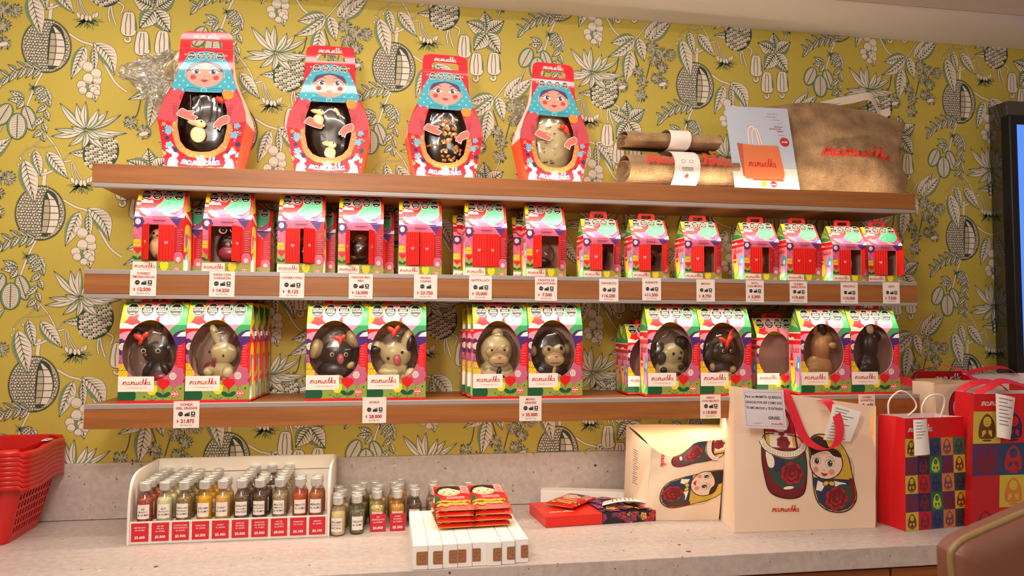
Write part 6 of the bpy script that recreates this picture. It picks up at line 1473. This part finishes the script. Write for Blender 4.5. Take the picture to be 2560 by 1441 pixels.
def big_doll():
    A = Art(); O = cat(yv([(872, 640), (880, 560), (930, 505), (1010, 486), (1100, 502), (1190, 565), (1258, 680), (1300, 840), (1335, 960), (1357, 1060), (1345, 1140), (1280, 1215), (1180, 1238), (1060, 1212), (965, 1135), (920, 1010), (905, 880), (882, 760)]), 4, True)
    A.p(O, 't_line'); c = (1105, 1395-860); I = [(c[0]+(x-c[0])*.955, c[1]+(y-c[1])*.97) for x, y in O]; A.p(I, 't_yellow'); A.l += 1
    for i in range(9): x = 1150+i*20; A.st(yv([(x-30, 600+i*12), (x, 760), (x+10, 905)]), 3, 't_line', same=True)
    A.p(cat(yv([(885, 640), (895, 560), (960, 510), (1040, 545), (1060, 640), (960, 665), (900, 690)]), 4, True), 't_hair'); A.p(yv([(905, 900), (1310, 915), (1345, 1060), (1330, 1140), (1270, 1200), (1180, 1225), (1060, 1200), (975, 1130), (930, 1000)]), 't_navy')
    A.p(yv([(1270, 900), (1312, 900), (1345, 1060), (1335, 1130), (1295, 1180)]), 't_dred'); A.p(yv([(960, 930), (1040, 960), (1000, 1030), (945, 1020)]), 't_cream'); A.p(yv([(1120, 930), (1240, 950), (1250, 1010), (1130, 990)]), 't_cream')
    A.p(cat(yv([(1140, 990), (1230, 960), (1300, 1020), (1290, 1120), (1200, 1180), (1140, 1100)]), 4, True), 't_green'); rose(A, 1150, 1395-1100, 118)
    for x, r in ((1040, .4), (1098, -.3)): A.p(ellp(x, 1395-955, 34, 26, r), 't_line'); A.p(ellp(x, 1395-955, 28, 20, r), 't_yellow')
    A.p(ellp(1040, 1395-762, 166, 160), 't_line'); A.p(ellp(1040, 1395-762, 156, 150), 't_skin')
    A.p(cat(yv([(893, 700), (900, 640), (960, 610), (1080, 612), (1160, 640), (1190, 700), (1110, 690), (1060, 650), (980, 660)]), 4, True), 't_hair')
    eye(A, 945, 1395-748, 33, -1); eye(A, 1073, 1395-765, 36, 1)
    A.e(938, 1395-827, 24, 28, 't_blush'); A.e(1092, 1395-845, 30, 28, 't_blush')
    A.p(cat(yv([(985, 855), (1010, 860), (1025, 862), (1055, 860), (1040, 880), (1015, 888)]), 3, True), 't_red'); A.e(1008, 1395-830, 4, 3, 't_line'); A.e(1020, 1395-831, 4, 3, 't_line'); return A
def cup_doll():
    A = Art(); A.p(cat(yv([(468, 560), (465, 400), (520, 300), (600, 260), (690, 300), (745, 420), (765, 560), (750, 660), (480, 660)]), 4, True), 't_line'); A.p(cat(yv([(478, 560), (475, 410), (525, 312), (600, 272), (682, 310), (735, 425), (755, 560), (740, 650), (490, 650)]), 4, True), 't_red')
    A.p(yv([(478, 515), (745, 515), (755, 640), (490, 650)]), 't_cream'); A.p(yv([(478, 515), (515, 515), (520, 640), (490, 640)]), 't_yellow'); A.p(yv([(715, 515), (745, 515), (755, 630), (730, 640)]), 't_yellow')
    A.p(ellp(615, 1395-415, 92, 98), 't_line'); A.p(ellp(615, 1395-415, 86, 92), 't_skin'); eye(A, 580, 1395-400, 16, -1); eye(A, 650, 1395-400, 16, 1); A.p(ellp(566, 1395-452, 17, 15), 't_blush'); A.p(ellp(660, 1395-452, 17, 15), 't_blush'); A.p(yv([(598, 460), (638, 460), (618, 484)]), 't_red')
    rose(A, 640, 1395-600, 62); A.p(ellp(625, 1395-525, 30, 14), 't_dred')
    A.p(cat(yv([(440, 600), (440, 780), (470, 930), (505, 1030), (570, 1082), (690, 1108), (800, 1088), (852, 1010), (858, 800), (835, 640), (800, 700), (690, 745), (540, 720), (460, 660)]), 4, True), 't_line')
    A.p(cat(yv([(452, 640), (452, 780), (480, 930), (515, 1022), (575, 1070), (690, 1095), (792, 1076), (840, 1002), (846, 800), (826, 660), (790, 712), (690, 757), (540, 732), (462, 672)]), 4, True), 't_dred')
    A.p(cat(yv([(500, 760), (640, 760), (830, 720), (842, 860), (820, 960), (760, 1010), (660, 1020), (560, 960), (505, 860)]), 4, True), 't_green'); A.p(cat(yv([(545, 755), (640, 755), (640, 850), (560, 860)]), 3, True), 't_navy'); A.p(cat(yv([(478, 690), (545, 735), (550, 820), (500, 820)]), 3, True), 't_cream')
    rose(A, 715, 1395-875, 108)
    A.p(ellp(690, 1395-1005, 48, 14, .15), 't_cream')
    q = cat(yv([(445, 590), (480, 650), (560, 690), (650, 705), (750, 690), (815, 640), (822, 600)]), 4); A.st(q, 62, 't_line'); A.st(q, 50, 't_cream'); A.l += 1
    for i in range(2, len(q)-2, 1): A.st([(q[i][0], q[i][1]-20), (q[i][0]+2, q[i][1]+18)], 2.5, 't_line', same=True)
    A.st(cat(yv([(448, 575), (480, 535), (560, 525)]), 3), 8, 't_line'); A.st(cat(yv([(680, 525), (780, 540), (818, 590)]), 3), 8, 't_line'); return A
BD, CD = big_doll(), cup_doll()
def strap(b, pts, wv, mat='strap_red', n=6): b.ribbon([tuple(p) for p in cat3(pts, n)], wv, mat, .0012)
def cat3(pts, n=5):
    P = [Vector(p) for p in pts]; out = []; N_ = len(P)
    for i in range(N_-1):
        a, b_, c, d = P[max(i-1, 0)], P[i], P[i+1], P[min(i+2, N_-1)]
        for k in range(n): t_ = k/n; out.append(.5*((2*b_)+(c-a)*t_+(2*a-5*b_+4*c-d)*t_*t_+(3*b_-a-3*c+d)*t_**3))
    return out+[P[-1]]
# big cream tote
O = Vector((.92, -.418, ZC)); T = lambda x, y, Y: aty(x, y, Y)-O
t = thing('gift_tote_bag', 'large cream tote bag printed with two nesting dolls, a handwritten note pinned on it', 'bag', O)
f00, f10 = Vector((0, 0, 0)), Vector((.408, -.012, 0)); f11, f01 = T(2190, 1016, -.40), T(1834, 966, -.385)
def dfr(u, v): u, v = min(max(u, 0), 1), min(max(v, 0), 1); return .012*sin(pi*u)*sin(pi*v)+.004*noise.noise(Vector((u*3, v*3, 1)))-.012*(v > .75)*sin(pi*(v-.75)*2)*u
Pf_ = bil(f00, f10, f11, f01, dfr)
def Pfr(u, v):
    p = Pf_(u, v); p.x -= .014*math.exp(-((v-.80)/.12)**2)*max(0, (u-.6)/.4); return p
b = MB(); f = sheet(b, Pfr, 'canvas', 20, 20, .0012, 'canvas_in'); Wf, Hf = .408, .36; k = 1/1350
A = Art(); A.add(CD, -195*k, 0, k); A.add(BD, -195*k, 0, k); A.logo((670-195)*k, (1395-1200)*k, 250*k, 'print_red', lw=.24)
Hn = 1250*k
A.items = [([(x, y/Hn) for x, y in p], c, l, v) for p, c, l, v in A.items]
sheet_art(b, f, A, 20, 20, z0=3e-4, dz=1.5e-5); b.build('front_panel', t)
b00, b01 = Vector((.045, .245, 0)), T(1809, 965, -.20)
Pl = bil(b00, f00, f01, b01, lambda u, v: -.006*sin(pi*u)*v)
b = MB(); sheet(b, Pl, 'canvas', 8, 12, .0012, 'canvas_in')
A = Art(); A.l += 1
for i in range(14): A.st([(.06+i*.065, .275+.0*i), (.06+i*.065, .262)], .004, 't_blush', same=True); A.st([(.06+i*.065, .02+i*.012), (.065+i*.065, .012+i*.012)], .004, 't_blush', same=True)
b.build('left_gusset', t)
bk0, bk1 = Vector((.43, .225, 0)), T(2188, 1022, -.18)
b = MB(); sheet(b, bil(bk0, b00, b01, bk1), 'canvas', 10, 8, .0012, 'canvas_in'); b.build('back_panel', t)
b = MB(); sheet(b, bil(f10, bk0, bk1, f11, lambda u, v: -.02*sin(pi*u)*v), 'canvas', 8, 8, .0012, 'canvas_in'); b.build('right_gusset', t)
b = MB(); b.poly([tuple(f00+Vector((.001, .001, .001))), tuple(f10+Vector((-.001, .001, .001))), tuple(bk0+Vector((0, 0, .001))), tuple(b00+Vector((0, 0, .001)))], 'canvas'); b.build('base_panel', t)
b = MB(); strap(b, [T(1945, 978, -.395), T(1958, 975, -.41), T(1975, 1010, -.425), T(2008, 1090, -.438), T(2040, 1118, -.445), T(2068, 1124, -.447), T(2090, 1112, -.445), T(2099, 1080, -.442), T(2092, 1040, -.43), T(2070, 1005, -.415), T(2052, 1000, -.40)], [Vector((.029, 0, .0))]*1+[Vector((.027, 0, .006))]*200 if False else Vector((.026, 0, .004))); b.build('red_strap', t)
# note card
c = [aty(1862, 1070, -.447), aty(1967, 1075, -.447), aty(1958, 975, -.432), aty(1855, 974, -.427)]
o0 = Vector(c[0]); b = MB(); P = bil(*[Vector(q)-o0 for q in c]); f = sheet(b, P, 'card_white', 8, 8, .0006)
M('card_lilac', 'd3c7cc', .6); A = Art(); A.r(0, 0, 1, 1, 'card_lilac'); A.st([(.05, .06), (.95, .06), (.95, .93), (.05, .93)], .008, 'ink_black', closed=True)
for i, s in enumerate(('Para mi MAMiTA QUERiDA.', 'GRACiAS POR SER COMO SOS.', 'TE AMO MUCHO y TE EXTRAÑO')): A.t(s, .5, .81-i*.145, .062, 'ink_black', wmax=.88, shear=.12, bold=.03, rot=-.02)
A.t('GRiSEL', .72, .28, .075, 'ink_black', wmax=.3, shear=.15, bold=.03); A.logo(.78, .13, .28, 'ink_red', lw=.22); A.r(.22, .135, .42, .14, 'ink_grey'); A.r(.22, .115, .38, .12, 'ink_grey')
sheet_art(b, f, A, 8, 8, z0=3e-4); tag(b.build('note_card', loc=o0), 'handwritten white note card pinned to the large cream tote bag', 'note card')
receipt([aty(2058, 1100, -.432), aty(2125, 1105, -.428), aty(2152, 1030, -.425), aty(2082, 1010, -.425)], lambda u, v: .004*sin(pi*v), 'white receipt hanging on the right half of the large cream tote', 12)

# cream tote lying behind
O = Vector((.705, -.235, ZC)); T = lambda x, y, Y: aty(x, y, Y)-O
t = thing('gift_tote_bag', 'cream tote bag standing on its side, printed dolls turned sideways, under the bottom shelf', 'bag', O)
g00, g10 = Vector((.022, -.03, 0)), Vector((.232, -.052, 0)); g01, g11 = T(1628, 1118, -.25), T(1815, 1098, -.27)
Pq = bil(g00, g10, g11, g01, lambda u, v: .012*max(0, sin(pi*u))*max(0, sin(pi*v))+.005*noise.noise(Vector((u*3, v*3, 4))))
def Pq2(u, v): p = Pq(u, v); p.z -= .035*max(0, sin(pi*min(max(u*1.7, 0), 1)))*v**4; return p
b = MB(); f = sheet(b, Pq2, 'canvas', 16, 16, .0012, 'canvas_in')
A = Art(); k2 = 1.28/1350
D1 = Art(); D1.add(BD, -1105*k2, -530*k2, k2); D2 = Art(); D2.add(CD, -650*k2, -600*k2, k2)
A.add(D1, .47, .40, 1, -pi/2); A.add(D2, .50, .93, 1, -pi/2); A.logo(.12, .88, .24, 'print_red', lw=.24, rot=-pi/2); A.items = [([(x*1.32, y) for x, y in p], c, l, v) for p, c, l, v in A.items]; sheet_art(b, f, A, 16, 16, z0=3e-4, dz=1.5e-5); b.build('front_panel', t)
h00 = Vector((0, .10, 0)); h01 = T(1566, 1062, -.13); b = MB(); f = sheet(b, bil(h00, g00, g01, h01, lambda u, v: .006*max(0, sin(pi*u))), 'canvas', 8, 10, .0012, 'canvas_in')
A = Art(); A.l += 1; rn = random.Random(1)
for i in range(16): A.st([(.42+rn.uniform(-.02, .02), .40+i*.027), (.60+rn.uniform(-.05, .05), .40+i*.027+.008)], .006, 'ink_black', same=True)
sheet_art(b, f, A, 8, 10); b.build('left_gusset', t)
k0, k1 = Vector((.245, .055, 0)), T(1800, 1062, -.17); k1.z = h01.z
b = MB(); sheet(b, bil(k0, h00, h01, k1), 'canvas', 8, 8, .0012, 'canvas_in'); b.build('back_panel', t)
b = MB(); q0 = h01+Vector((0, .0, 0)); q1 = k1+Vector((0, 0, .0))
def top(u, v):
    a = Vector(Pq2(u, 1)); c = q0.lerp(q1, u); p = a.lerp(c, v); p.z += .006*sin(pi*min(max(v, 0), 1))*(1 if v < 1 else 0); return p
sheet(b, top, 'canvas_in', 14, 8, .0012); b.build('folded_opening', t)

# red paper bag with colour squares
POP = dict(y=('p_yellow', 'p_brown'), r=('p_red', 'p_maroon'), b=('p_blue', 'p_navy'), o=('p_orange', 'p_plum'), g=('p_teal', 'p_dteal'), p=('p_purple', 'p_maroon'), n=('p_navy', 'p_maroon'), l=('p_green', 'p_lime'), k=('p_dteal', 'p_navy'))
for k, c in dict(p_yellow='c9b23e', p_brown='6b3a1e', p_red='b81c26', p_maroon='7c1a2c', p_blue='24426a', p_navy='26264e', p_orange='cc7a3c', p_plum='6a4a62', p_teal='3f6a5c', p_dteal='2c4a44', p_purple='54305c', p_green='2f6a34', p_lime='b8c84a', bag_red='d0141c', paper_in='ead8d6', kraft='efe6de').items(): M(k, c, .45)
def popdoll(A, x, y, s, bg, c):
    A.p(cat([(x-.30*s, y-.36*s), (x-.34*s, y-.1*s), (x-.25*s, y+.25*s), (x, y+.48*s), (x+.25*s, y+.25*s), (x+.34*s, y-.1*s), (x+.30*s, y-.36*s), (x, y-.40*s)], 3, True), c)
    A.p(ellp(x, y+.20*s, .16*s, .18*s), bg); A.p([(x-.2*s, y-.12*s), (x-.06*s, y-.08*s), (x-.05*s, y-.2*s), (x-.2*s, y-.34*s)], bg); A.p([(x+.2*s, y-.12*s), (x+.06*s, y-.08*s), (x+.05*s, y-.2*s), (x+.2*s, y-.34*s)], bg)
    A.e(x-.06*s, y+.21*s, .02*s, .015*s, c, n=8); A.e(x+.06*s, y+.21*s, .02*s, .015*s, c, n=8); A.e(x, y+.12*s, .035*s, .013*s, c, n=8); A.p(ellp(x, y-.45*s, .2*s, .035*s, 0, 12), c)
def pop_art(rows, W, H, top, ncol=5):
    A = Art(); A.r(0, 0, W, H, 'bag_red'); ch = (H-top)/len(rows); cw = W/ncol
    for j, r_ in enumerate(rows):
        for i, k in enumerate(r_):
            A.l = 1
            y1 = H-top-j*ch; x0 = i*cw; bg, c = POP[k]; A.r(x0, y1-ch, x0+cw, y1, bg); popdoll(A, x0+cw/2, y1-ch/2, min(cw*1.25, ch)*.86, bg, c)
    return A
def paper_bag(name, label, O, front, depth, H, art, W, mats=('bag_red', 'paper_in'), handles=True):
    """front: (P00,P10,P11,P01) relative to O; depth vector"""
    t = thing(name, label, 'bag', O); f00, f10, f11, f01 = front; D_ = Vector(depth); De = D_*.92
    b = MB(); f = sheet(b, bil(*front, lambda u, v: .004*noise.noise(Vector((u*3, v*3, W*9)))*max(0, sin(pi*u))), mats[0], 10, 10, .0008, mats[1])
    b.art(art, f.scaled(W, H), [(0, 0), (W, 0), (W, H), (0, H)], cuts_u=[W*i/10 for i in range(1, 10)], cuts_v=[H*i/10 for i in range(1, 10)], z0=3e-4, dz=3e-5, sm=True); b.build('front_panel', t)
    for nm, q in (('left_gusset', (f00+D_, f00, f01, f01+De)), ('right_gusset', (f10, f10+D_, f11+De, f11)), ('back_panel', (f10+D_, f00+D_, f01+De, f11+De))):
        b = MB(); sg = -1 if 'gusset' in nm else 0
        g = sheet(b, bil(*q, lambda u, v, sg=sg: sg*.018*max(0, 1-abs(u-.5)*2)*max(0, v)**1.5), mats[0], 8, 8, .0008, mats[1], smooth=False)
        b.build(nm, t)
    b = MB(); b.poly([tuple(p+Vector((0, 0, .001))) for p in (f00, f10, f10+D_, f00+D_)], mats[0]); b.build('base_panel', t)
    return t, f
O = Vector((1.386, -.476, ZC)); T = lambda x, y, Y: aty(x, y, Y)-O
front = (Vector((0, 0, 0)), Vector((.214, .029, 0)), T(2408, 1042, -.455), T(2262, 1047, -.476)); front = tuple(Vector(v) for v in front)
A = pop_art(('yrbog', 'pnlpy', 'yrbok', 'pnlpy', 'yrbok'), .214, .30, .055); A.logo(.055, .270, .085, 'card_white', lw=.2)
t, f = paper_bag('paper_gift_bag', 'red paper bag with squares of coloured dolls and white twisted handles', O, front, (-.012, .105, 0), .30, A, .214)
for nm_, pts in (('a', [(2222, 1040, -.37), (2222, 1005, -.37), (2242, 982, -.37), (2262, 980, -.37), (2285, 1000, -.37), (2290, 1020, -.37), (2270, 1040, -.37)]), ('b', [(2308, 1046, -.46), (2305, 1018, -.465), (2320, 993, -.47), (2345, 987, -.468), (2360, 995, -.465), (2360, 1015, -.46), (2350, 1045, -.455)])):
    b = MB(); b.tube([tuple(p) for p in cat3([T(*p) for p in pts], 5)], .0026, 'kraft', 8); b.build('twisted_handle', t)
receipt([aty(2286, 1140, -.487), aty(2325, 1136, -.483), aty(2317, 1048, -.477), aty(2283, 1050, -.482)], lambda u, v: .006*sin(pi*u), 'folded white receipt clipped to the red paper bag', 6)
# hidden thin paper bag behind the red one and the red receipt behind the tote
# right pop bag
O = Vector((1.578, -.482, ZC)); T = lambda x, y, Y: aty(x, y, Y)-O
front = tuple(Vector(v) for v in (Vector((0, 0, 0)), Vector((.33, .0, 0)), Vector((.33, -.012, .368)), Vector((.012, -.012, .368))))
Wp, Hp = .33, .368; A = Art(); A.r(0, 0, Wp, Hp, 'bag_red'); cell = .088
for j, r_ in enumerate((('y', 'r2', 'b', 'g'), ('p', 'b2', 'y', 'o'), ('r', 'y2', 'r3', 'b'), ('r', 'r4', 'r4', 'l'))):
    for i, k in enumerate(r_):
        A.l = 1; x0, y1 = i*cell, Hp-.048-j*cell; bg, c = {'r2': ('bag_red', 'p_navy'), 'b2': ('p_blue', 'p_red'), 'y2': ('p_yellow', 'p_orange'), 'r3': ('bag_red', 'p_navy'), 'r4': ('bag_red', 'bag_red')}.get(k) or POP[k]
        A.r(x0, y1-cell, x0+cell, y1, bg)
        if k != 'r4' and not (j == 2 and i == 0): popdoll(A, x0+cell/2, y1-cell/2, cell*.9, bg, c)
A.logo(.07, Hp-.025, .09, 'card_white', lw=.2)
t, f = paper_bag('paper_gift_bag', 'large paper bag with big squares of coloured dolls at the right edge', O, front, (.03, .11, 0), Hp, A, Wp)
# soft dent in its left half: folded lower corner
b = MB(); strap(b, [(.055, .03, .366), (.09, .02, .385), (.14, .03, .40), (.19, .02, .39), (.22, .0, .366)], Vector((0, .02, .012))); b.build('red_strap', t)
b = MB(); strap(b, [(.06, .10, .366), (.09, .09, .385), (.14, .09, .395), (.19, .09, .385), (.22, .10, .366)], Vector((0, .02, .012))); b.build('red_strap', t)
receipt([aty(2528, 1100, -.505), aty(2562, 1103, -.505), aty(2538-10, 992, -.505), aty(2490, 985, -.51)][0:4] if False else [aty(2492, 1093, -.508), aty(2526, 1100, -.508), aty(2538, 995, -.508), aty(2489, 984, -.508)], lambda u, v: .008*sin(pi*u), 'white receipt hanging on the large paper bag at the right edge', 8)
# cream tote between, behind the red bag
O = Vector((1.62, -.33, ZC)); 
t = thing('gift_tote_bag', 'cream tote bag half hidden between the two paper bags, a doll printed on it', 'bag', O); Wb, Hb = .235, .385
front = [Vector(v) for v in ((0, 0, 0), (Wb, 0, 0), (Wb, 0, Hb), (-.02, 0, Hb-.004))]
b = MB(); f = sheet(b, bil(*front, lambda u, v: .006*max(0, sin(pi*u))*max(0, sin(pi*v))), 'canvas', 10, 10, .0012, 'canvas_in'); k = 1/1350; A = Art(); A.add(CD, -330*k, -.06, k*1.2); A.add(BD, -100*k, 0, k); sheet_art(b, f, A, 10, 10, z0=3e-4, dz=1.5e-5); b.build('front_panel', t)
for nm, q in (('left_gusset', ((0, .115, 0), (0, 0, 0), (-.02, 0, Hb-.004), (-.01, .105, Hb))), ('right_gusset', ((Wb, 0, 0), (Wb, .115, 0), (Wb, .105, Hb), (Wb, 0, Hb))), ('back_panel', ((Wb, .115, 0), (0, .115, 0), (-.01, .105, Hb), (Wb, .105, Hb)))):
    b = MB(); sheet(b, bil(*[Vector(v) for v in q], (lambda u, v: -.03*max(0, sin(pi*u))*v) if 'gusset' in nm else None), 'canvas', 6, 6, .0012, 'canvas_in'); b.build(nm, t)
b = MB(); b.poly([(0, 0, .001), (Wb, 0, .001), (Wb, .115, .001), (0, .115, .001)], 'canvas'); b.build('base_panel', t)
b = MB(); strap(b, [(.03, .16, Hb-.01), (.035, .14, Hb+.025), (.07, .09, Hb+.045), (.11, .04, Hb+.035), (.135, .004, Hb-.005)], Vector((.022, .012, 0))); b.build('red_strap', t)
# bags at the back: cream with red strap, red carton with a handle, plain red bag
O = Vector((1.545, -.205, ZC)); t = thing('gift_tote_bag', 'cream tote bag at the back with a slack red strap, below the bottom shelf end', 'bag', O); Wb, Hb = .27, .378
b = MB()
for q in (((0, 0, 0), (Wb, 0, 0), (Wb, 0, Hb-.012), (0, 0, Hb-.03)), ((Wb, .11, 0), (0, .11, 0), (0, .10, Hb+.005), (Wb, .10, Hb+.005)), ((0, .11, 0), (0, 0, 0), (0, 0, Hb-.03), (0, .10, Hb+.005)), ((Wb, 0, 0), (Wb, .11, 0), (Wb, .10, Hb+.005), (Wb, 0, Hb-.012))): sheet(b, bil(*[Vector(v) for v in q]), 'canvas', 4, 4, .0012, 'canvas_in')
b.build('bag_body', t)
b = MB(); strap(b, [(.02, .10, Hb-.0), (.0, .07, Hb+.012), (.06, .0, Hb+.004), (.13, -.012, Hb-.024)], Vector((0, .004, .026))); b.build('red_strap', t)
O = Vector((1.735, -.088, ZC)); t = thing('handled_carton', 'red carton with a die cut handle and white lettering, behind the bags', 'gift box', O)
b = MB(); b.box(0, 0, 0, .21, .06, .33, 'bag_red'); b.build('carton', t)
HO = rrect(.0, .205, .3305, .405, .028, 5); b = MB(); a = Art(); a.p(HO, 'c_dred'); sl_ = rrect(.055, .15, .333, .357, .008, 3)
for yy, s in ((.002, 1), (.005, -1)):
    m = MB(); m.art(a, lambda u, v, h: (u, yy-h*0, v), None, [sl_], z0=0)
    for fc in m.f: b.poly([m.v[i] for i in (fc if s > 0 else fc[::-1])], 'c_dred')
A = Art(); A.logo(.12, .382, .10, 'card_white', lw=.2); b.art(A, lambda u, v, h: (u, .0018-h, v)); b.build('handle', t)
O = Vector((1.865, -.26, ZC)); t = thing('paper_gift_bag', 'plain red bag at the back right, in front of the dark screen stand', 'bag', O)
b = MB()
for q in (((0, 0, 0), (.235, 0, 0), (.235, 0, .375), (0, 0, .375)), ((.235, .14, 0), (0, .14, 0), (0, .13, .40), (.235, .13, .40)), ((0, .14, 0), (0, 0, 0), (0, 0, .375), (0, .13, .40)), ((.235, 0, 0), (.235, .14, 0), (.235, .13, .40), (.235, 0, .375))): sheet(b, bil(*[Vector(v) for v in q]), 'bag_red', 4, 4, .001, 'paper_in')
b.build('bag_body', t)
b = MB(); strap(b, [(.02, .14, .398), (.07, .10, .418), (.13, .09, .42), (.2, .12, .398)], Vector((0, .02, .008))); b.build('red_strap', t)

# ------------------------------------------------------------------ screen on a dark glossy column
M('smoked_gloss', '2e2618', .10, Coat_Weight=1.0, Specular_IOR_Level=1.0); M('bezel_black', '0c0c10', .35)
t = thing('screen', 'blue lit screen in a black frame on a dark glossy stand, right edge', 'screen', (2.115, 0, 1.06))
b = MB(); b.box(0, -.085, .0, .9, -.0035, 1.180, 'smoked_gloss'); b.build('column', t)
b = MB(); b.rbox(-.034, -.125, .10, .82, -.086, 1.12, 'bezel_black', .004); b.build('frame', t)
m = bpy.data.materials.new('mat_screen_blue'); m.use_nodes = True; bs = m.node_tree.nodes['Principled BSDF']; bs.inputs['Base Color'].default_value = (.02, .04, .1, 1); bs.inputs['Emission Color'].default_value = (.10, .28, .95, 1); bs.inputs['Emission Strength'].default_value = .8; bs.inputs['Roughness'].default_value = .2; _M['screen_blue'] = m
b = MB(); b.box(-.006, -.1262, .135, .785, -.1252, 1.085, 'screen_blue'); b.build('display_panel', t)

# ------------------------------------------------------------------ stool back close to the camera
M('leather_brown', '6b4130', .5); M('piping', '7a6038', .5)
YB = -1.5; P = [aty(x, y, YB) for x, y in ((2374, 1400), (2380, 1372), (2400, 1352), (2440, 1332), (2500, 1306), (2570, 1276), (2680, 1240))]
O = Vector((P[0].x+.21, YB, 0)); t = thing('bar_stool', 'brown leather bar stool back with piped edge, blurred at the bottom right corner', 'stool', O)
L = [(p.x-O.x, p.z) for p in P]; zt = L[-1][1]; xr = .24
out = cat(L+[(.17, zt+.004), (xr-.03, zt-.01), (xr, zt-.06), (xr, .86), (xr-.05, .82), (-.13, .82), (-.195, .87), (-.205, L[0][1]-.08)], 4, True)
c = (sum(p[0] for p in out)/len(out), sum(p[1] for p in out)/len(out)); n = len(out); G = []
for s, d in ((1, .0), (.985, .008), (.93, .014), (.8, .018), (.5, .021), (.02, .023)): G.append([(c[0]+(x-c[0])*s, -d, c[1]+(z-c[1])*s) for x, z in out])
b = MB(); b.grid(G[::-1], 'leather_brown', True, cu=True); G2 = [[(x, .02-y*.6, z) for x, y, z in r] for r in G]; b.grid(G2, 'leather_brown', True, cu=True); b.grid([G[0], G2[0]], 'leather_brown', True, cu=True); b.build('backrest', t)
b = MB(); b.tube([(x, -.002, z) for x, z in out], .0045, 'piping', 8, closed=True); b.build('piping', t)
b = MB(); b.rbox(-.2, -.38, .70, .2, .02, .77, 'leather_brown', .02); b.build('seat', t)
for sx in (-1, 1):
    b = MB(); b.tube([(sx*.15, .0, .75), (sx*.15, .012, 1.0)], .012, 'rail_grey'); b.build('back_post', t)
    for sy in (-.34, -.02): b = MB(); b.tube([(sx*.17, sy, .70), (sx*.2, sy+(-.03 if sy < -.1 else .03), .001)], .014, 'rail_grey'); b.build('leg', t)
